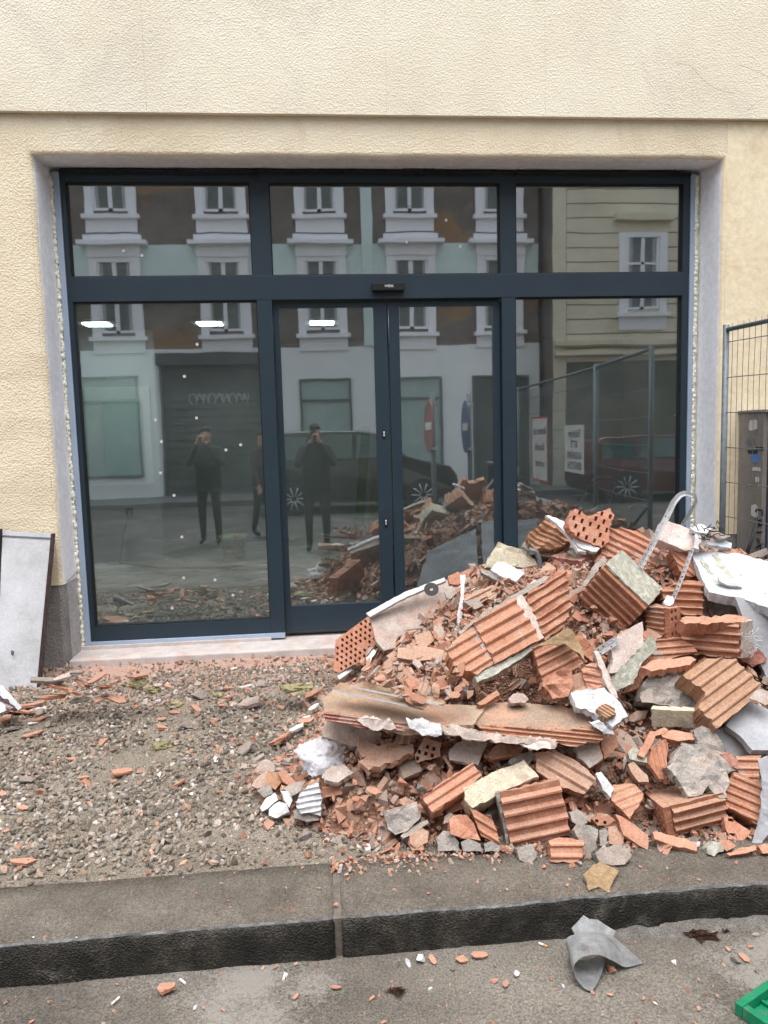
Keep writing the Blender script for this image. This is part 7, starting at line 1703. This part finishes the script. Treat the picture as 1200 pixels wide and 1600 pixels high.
# ================================================================== MIRRORED STREET LIFE
CARP = mat('black_car_paint', [(0.3, (0.006, 0.008, 0.010)), (0.7, (0.010, 0.013, 0.016))], 2, rough=0.15, bump=0, coord='World', spec=0.8, grain=0.12)
CARG = mat('car_glass', [(0.3, (0.03, 0.06, 0.065)), (0.7, (0.05, 0.10, 0.10))], 2, rough=0.05, bump=0, coord='World', spec=0.9, grain=0.12)
def car(cx, cy, L, H, W, paint, label, flip=1, red=False):
    root = empty('parked_car', (cx, cy, ROAD_Z), label, 'car')
    # side silhouette (x along the car from tail to nose), body loft across width
    prof = [(-0.5, 0.28), (-0.5, 0.52), (-0.49, 0.60), (-0.465, 0.92), (-0.42, 0.985), (-0.2, 1.0), (0.02, 0.985), (0.12, 0.93), (0.25, 0.66), (0.34, 0.60), (0.46, 0.53), (0.495, 0.42), (0.5, 0.25), (0.46, 0.16), (-0.47, 0.16)]
    bm = bmesh.new(); rings = []
    for t in (-1, -0.93, -0.5, 0, 0.5, 0.93, 1):
        row = []
        for (x, z) in prof:
            w_ = W/2*(1-0.16*max(0, (z-0.6)/0.4))
            k = 1 if abs(t) < 0.95 else 0.985
            row.append(bm.verts.new(((cx+flip*x*L*k), cy+t*w_, ROAD_Z+z*H*(1 if abs(t) < 0.95 else 0.985))))
        rings.append(row)
    for A, Bq in zip(rings, rings[1:]):
        for i in range(len(prof)): bm.faces.new((A[i], A[(i+1) % len(prof)], Bq[(i+1) % len(prof)], Bq[i])).smooth = True
    bm.faces.new(rings[0][::-1]); bm.faces.new(rings[-1])
    bmesh.ops.bevel(bm, geom=[e for e in bm.edges if e.is_manifold and e.calc_face_angle(0) > 0.6], offset=0.03, segments=2, affect='EDGES')
    bm_obj('body', bm, paint, root)
    for sgn in (-1, 1):
        for (a, b, c, d_) in ((-0.44, -0.25, 0.66, 0.93), (-0.235, -0.02, 0.66, 0.945), (-0.005, 0.19, 0.66, 0.93)):
            bm = bmesh.new()
            top = b if b < 0.1 else 0.09
            q = [(a, c), (b, c), (top, d_), (a+0.01, d_)]
            V1 = [bm.verts.new((cx+flip*x*L, cy+sgn*(W/2*(1-0.16*max(0, (z-0.6)/0.4))+0.004), ROAD_Z+z*H)) for x, z in q]
            V2 = [bm.verts.new(v.co-Vector((0, sgn*0.02, 0))) for v in V1]
            bm.faces.new(V1); bm.faces.new(V2[::-1])
            for i in range(4): bm.faces.new((V1[i], V1[(i+1) % 4], V2[(i+1) % 4], V2[i]))
            bm_obj('side_window', bm, CARG, root)
        for wx in (-0.31, 0.32):
            wc = (cx+flip*wx*L, cy+sgn*(W/2-0.08), ROAD_Z+0.335)
            bm = bmesh.new(); bmesh.ops.create_cone(bm, segments=28, radius1=0.335, radius2=0.335, depth=0.22, cap_ends=True, matrix=Matrix.Translation(wc) @ Matrix.Rotation(math.pi/2, 4, 'X'))
            wh = bm_obj('wheel', bm, DARK, root)
            bm = bmesh.new()
            for k in range(10):
                a = k*math.pi/5; add_tube(bm, [Vector(wc)+Vector((math.cos(a)*0.05, sgn*0.115, math.sin(a)*0.05)), Vector(wc)+Vector((math.cos(a)*0.24, sgn*0.125, math.sin(a)*0.24))], 0.014, 5)
            for v in bm.verts: v.co -= root.location
            me = bpy.data.meshes.new('rim'); bm.to_mesh(me); bm.free(); link('rim', me, METAL, wh)
    box('tail_light', (cx-flip*L*0.5-0.01, cy-W/2+0.05, ROAD_Z+0.8), (cx-flip*L*0.5+0.03, cy-W/2+0.25, ROAD_Z+1.05), mat('red_lamp', [(0.3, (0.35, 0.01, 0.01)), (0.7, (0.5, 0.02, 0.02))], 3), root)
car(0.85, -11.3, 4.2, 1.72, 1.85, CARP, 'black estate car parked across the street behind the photographer')
REDP = mat('dark_red_car_paint', [(0.3, (0.07, 0.012, 0.012)), (0.7, (0.10, 0.018, 0.016))], 2, rough=0.2, bump=0, coord='World', spec=0.8, grain=0.12)
car(7.9, -11.5, 4.1, 1.45, 1.8, REDP, 'dark red car parked across the street beyond the site fence')

def traffic_sign(x, y, rz, dia, zc, label, blue, cat='traffic sign'):
    root = empty('traffic_sign', (x, y, ROAD_Z), label, cat)
    tube('post', [(x, y, ROAD_Z), (x, y, zc+dia/2+0.08)], 0.03, GREYMETAL, root, 12)
    for z in (zc-dia*0.42, zc+dia*0.42): box('clamp', (x-0.045, y-0.045, z-0.02), (x+0.045, y+0.045, z+0.02), METAL, root)
    bm = bmesh.new()
    M = Matrix.Translation((x, y, zc)) @ Matrix.Rotation(rz, 4, 'Z') @ Matrix.Translation((0, 0.05, 0)) @ Matrix.Rotation(math.pi/2, 4, 'X')
    bmesh.ops.create_cone(bm, segments=40, radius1=dia/2, radius2=dia/2, depth=0.006, cap_ends=True, matrix=M)
    bm_obj('disc', bm, mat('blue_sign_enamel', [(0.3, (0.07, 0.10, 0.20)), (0.7, (0.10, 0.13, 0.25))], 3, rough=0.3, coord='World', grain=0.12) if blue else mat('red_sign_enamel', [(0.3, (0.26, 0.11, 0.11)), (0.7, (0.33, 0.16, 0.15))], 3, rough=0.3, coord='World', grain=0.12), root)
    bm = bmesh.new(); add_box(bm, (-dia*0.30, -dia*0.07, -0.006), (dia*0.30, dia*0.07, 0.006)); 
    if blue:
        pass
    bm.transform(M); bm_obj('white_bar', bm, STK, root)
traffic_sign(aty(735, 690, 4.4).x, -4.4, math.radians(92), 0.66, 1.40, 'faded blue round traffic sign turned edge-on beside the road, right of the photographer', True)
traffic_sign(aty(675, 690, 4.3).x+0.02, -4.3, math.radians(88), 0.66, 1.42, 'faded red round traffic sign turned almost edge-on, nearer the photographer', False)
bn = empty('waste_bin', (3.6, -9.2, ROAD_Z), 'dark waste bin on wheels standing across the street', 'bin')
bm = bmesh.new(); add_box(bm, (3.35, -9.45, ROAD_Z+0.06), (3.85, -8.95, ROAD_Z+0.95), 0, 0.04); bm_obj('bin_body', bm, DARK, bn)
bm = bmesh.new(); add_box(bm, (3.32, -9.48, ROAD_Z+0.955), (3.88, -8.90, ROAD_Z+1.02), 0, 0.02); bm_obj('lid', bm, GREYMETAL, bn)

# ---- people (skin-grown bodies)
SKIN = mat('skin', [(0.3, (0.42, 0.24, 0.17)), (0.7, (0.52, 0.31, 0.23))], 6, rough=0.6, bump=0.1)
HAIR = mat('short_dark_hair', [(0.3, (0.02, 0.015, 0.012)), (0.7, (0.05, 0.04, 0.03))], 60, bump=0.8)
def skin_mesh(verts, edges, radii, sub=2, root=0):
    me = bpy.data.meshes.new('tmp'); me.from_pydata([Vector(v) for v in verts], edges, []); me.update()
    o = bpy.data.objects.new('tmp', me); COL.objects.link(o)
    md = o.modifiers.new('s', 'SKIN'); md.use_smooth_shade = True
    for i, r__ in enumerate(radii):
        sv = me.skin_vertices[0].data[i]; sv.radius = (r__, r__) if not isinstance(r__, tuple) else r__; sv.use_root = (i == root)
    ms = o.modifiers.new('u', 'SUBSURF'); ms.levels = sub; ms.render_levels = sub
    dg = bpy.context.evaluated_depsgraph_get(); out = bpy.data.meshes.new_from_object(o.evaluated_get(dg))
    bpy.data.objects.remove(o)
    return out
def person(base, rz, pose, coat, trouser, label, hgt=1.76, phone=False, cap=False):
    """pose: 'photo' (both hands at the face) or 'walk'"""
    k = hgt/1.76
    V, E, Rr = [], [], []
    def add(p, r__, frm=None):
        V.append(Vector(p)*k); Rr.append((r__[0]*k, r__[1]*k) if isinstance(r__, tuple) else r__*k)
        if frm is not None: E.append((frm, len(V)-1))
        return len(V)-1
    pel = add((0, 0, 0.97), (0.155, 0.115)); wst = add((0, 0, 1.12), (0.15, 0.11), pel); ch = add((0, -0.01, 1.32), (0.185, 0.13), wst)
    nk0 = add((0, 0, 1.47), (0.085, 0.08), ch); nk = add((0, 0.005, 1.53), 0.058, nk0)
    hd = add((0, 0.02, 1.61), (0.075, 0.085), nk); hd2 = add((0, 0.02, 1.70), (0.070, 0.085), hd)
    palms = []
    for s in (-1, 1):
        hp = add((0.10*s, 0, 0.90), (0.095, 0.10), pel)
        fw = 0.02*s if pose == 'photo' else 0.16*s
        kn = add((0.115*s, 0.03+fw*0.6, 0.50), 0.062, hp); cf = add((0.118*s, 0.0+fw*0.6, 0.34), 0.056, kn); an = add((0.12*s, -0.02+fw*0.8, 0.09), 0.042, cf); ft_ = add((0.135*s, 0.13+fw*0.8, 0.045), (0.042, 0.032), an); 
        sh = add((0.185*s, -0.005, 1.415), 0.066, ch)
        if pose == 'photo':
            el = add((0.255*s, 0.14, 1.19), 0.050, sh); wr = add((0.075*s, 0.30, 1.475), 0.033, el); pm = add((0.055*s, 0.325, 1.545), (0.022, 0.036), wr); dirf = Vector((-0.25*s, 0.1, 1)).normalized()
        else:
            el = add((0.245*s, -0.03-fw*0.3, 1.14), 0.048, sh); wr = add((0.25*s, 0.05-fw*0.5, 0.90), 0.033, el); pm = add((0.25*s, 0.07-fw*0.5, 0.83), (0.020, 0.036), wr); dirf = Vector((0, 0.15, -1)).normalized()
        palms.append((V[pm].copy(), dirf, s))
    me = skin_mesh(V, E, Rr, 2)
    bm = bmesh.new(); bm.from_mesh(me)
    # head: widen the skull, add a nose, brow, chin and ears
    for v in bm.verts:
        q = v.co/k
        if q.z > 1.56 and abs(q.x) < 0.12 and q.y < 0.16 and q.y > -0.12:
            if abs(q.x) < 0.016 and q.y > 0.06 and 1.60 < q.z < 1.66: v.co.y += 0.022*k
            if 1.645 < q.z < 1.675 and 0.015 < abs(q.x) < 0.05 and q.y > 0.05: v.co.y -= 0.008*k
    for s in (-1, 1):
        bmesh.ops.create_uvsphere(bm, u_segments=8, v_segments=6, radius=0.03*k, matrix=Matrix.Translation(Vector((0.078*s, 0.01, 1.635))*k) @ Matrix.Diagonal((0.35, 0.6, 1, 1)))
    for pc, df, s in palms:
        lat = Vector((0, 1, 0)) if pose != 'photo' else Vector((0.15*s, -0.9, 0.1)).normalized()
        lat = (lat-df*lat.dot(df)).normalized(); nrm = df.cross(lat)
        for fi, (off, ln) in enumerate(((-0.03, 0.065), (-0.01, 0.078), (0.011, 0.074), (0.03, 0.058))):
            b0 = pc/1.0+lat*off*k; p1 = b0+df*(0.035+ln*0.4)*k; p2 = p1+(df*0.8+nrm*0.5*(-s if pose == 'photo' else s)).normalized()*ln*0.35*k; p3 = p2+(df*0.4+nrm*0.9*(-s if pose == 'photo' else s)).normalized()*ln*0.3*k
            add_tube(bm, [b0, p1, p2, p3], 0.009*k, 7, rads=[0.0095*k, 0.009*k, 0.0082*k, 0.006*k])
        t0 = pc-df*0.02*k-lat*0.03*k; add_tube(bm, [t0, t0-lat*0.03*k+df*0.03*k, t0-lat*0.035*k+df*0.06*k], 0.01*k, 7, rads=[0.013*k, 0.0105*k, 0.007*k])
    for f in bm.faces:
        q = f.calc_center_median()/k
        arm = False
        skin = q.z > 1.525 and abs(q.x) < 0.13 and q.y < 0.20
        for pc, df, s in palms:
            if (q-pc/k).length < 0.115 and (q-pc/k).dot(df) > -0.045: skin = True
        f.material_index = 0 if skin else (1 if q.z > 0.86 else (2 if q.z > 0.10 else 3))
        f.smooth = True
    M = Matrix.Translation(Vector(base)) @ Matrix.Rotation(rz, 4, 'Z')
    root = empty('person', Vector(base), label, 'person')
    bm.transform(M)
    bm_obj('body', bm, [SKIN, coat, trouser, DARK], root)
    # jacket hem and collar as clothing, hair cap
    bm = bmesh.new(); bmesh.ops.create_uvsphere(bm, u_segments=20, v_segments=12, radius=1, matrix=Matrix.Translation(Vector((0, 0.008, 1.685))*k) @ Matrix.Diagonal((0.086*k, 0.100*k, 0.085*k, 1)))
    for v in [v for v in bm.verts if v.co.z/k < 1.665 or (v.co.y/k > 0.075 and v.co.z/k < 1.725)]: bm.verts.remove(v)
    bm.transform(M); bm_obj('cap' if cap else 'hair', bm, coat if cap else HAIR, root, smooth=True)
    bm = bmesh.new()
    rows = []
    for z, rx, ry in ((0.80, 0.205, 0.15), (0.88, 0.20, 0.145), (1.0, 0.19, 0.14), (1.12, 0.185, 0.135), (1.25, 0.20, 0.145)):
        rows.append([bm.verts.new(Vector((rx*math.cos(a)*(1+.03*math.sin(5*a+z*9)), ry*math.sin(a)*(1+.03*math.sin(4*a)), z))*k) for a in [2*math.pi*i/24 for i in range(24)]])
    for A, Bq in zip(rows, rows[1:]):
        for i in range(24): bm.faces.new((A[i], A[(i+1) % 24], Bq[(i+1) % 24], Bq[i]))
    bmesh.ops.solidify(bm, geom=list(bm.faces), thickness=0.006)
    bm.transform(M); bm_obj('jacket_skirt', bm, coat, root, smooth=True)
    return root, M
COAT = mat('dark_jacket_cloth', [(0.3, (0.012, 0.014, 0.014)), (0.7, (0.024, 0.028, 0.028))], 30, bump=0.5, bscale=40)
TROU = mat('dark_olive_trousers', [(0.3, (0.022, 0.03, 0.022)), (0.7, (0.035, 0.045, 0.033))], 30, bump=0.5, bscale=40)
GRCOAT = mat('grey_green_jacket_cloth', [(0.3, (0.025, 0.035, 0.03)), (0.7, (0.04, 0.052, 0.045))], 30, bump=0.5, bscale=40)
person((0.0, -5.42, ROAD_Z), 0.0, 'photo', COAT, TROU, 'photographer in a dark jacket holding a phone to the face, mirrored in the door', hgt=1.78)
ph = empty('phone', (0, -5.085, 1.33), 'black smartphone held up by the photographer', 'phone')
bm = bmesh.new(); add_box(bm, (-0.062, -5.082, 1.275), (0.014, -5.073, 1.425), 0, 0.003)
bm_obj('phone_body', bm, DARK, ph)
bm = bmesh.new(); add_box(bm, (-0.06, -5.0845, 1.277), (0.012, -5.0825, 1.423)); bm_obj('screen', bm, GASKET, ph)
person((-1.63, -6.6, ROAD_Z), 0.1, 'photo', GRCOAT, TROU, 'passer-by in a grey green jacket with raised hands behind the photographer, leftmost mirrored figure', hgt=1.80, cap=True)
BRCOAT = mat('brown_jacket_cloth', [(0.3, (0.035, 0.022, 0.017)), (0.7, (0.055, 0.036, 0.028))], 30, bump=0.5, bscale=40)
person((-0.86, -7.3, ROAD_Z), -0.9, 'walk', BRCOAT, COAT, 'passer-by in a brown jacket walking between the other two figures', hgt=1.72)
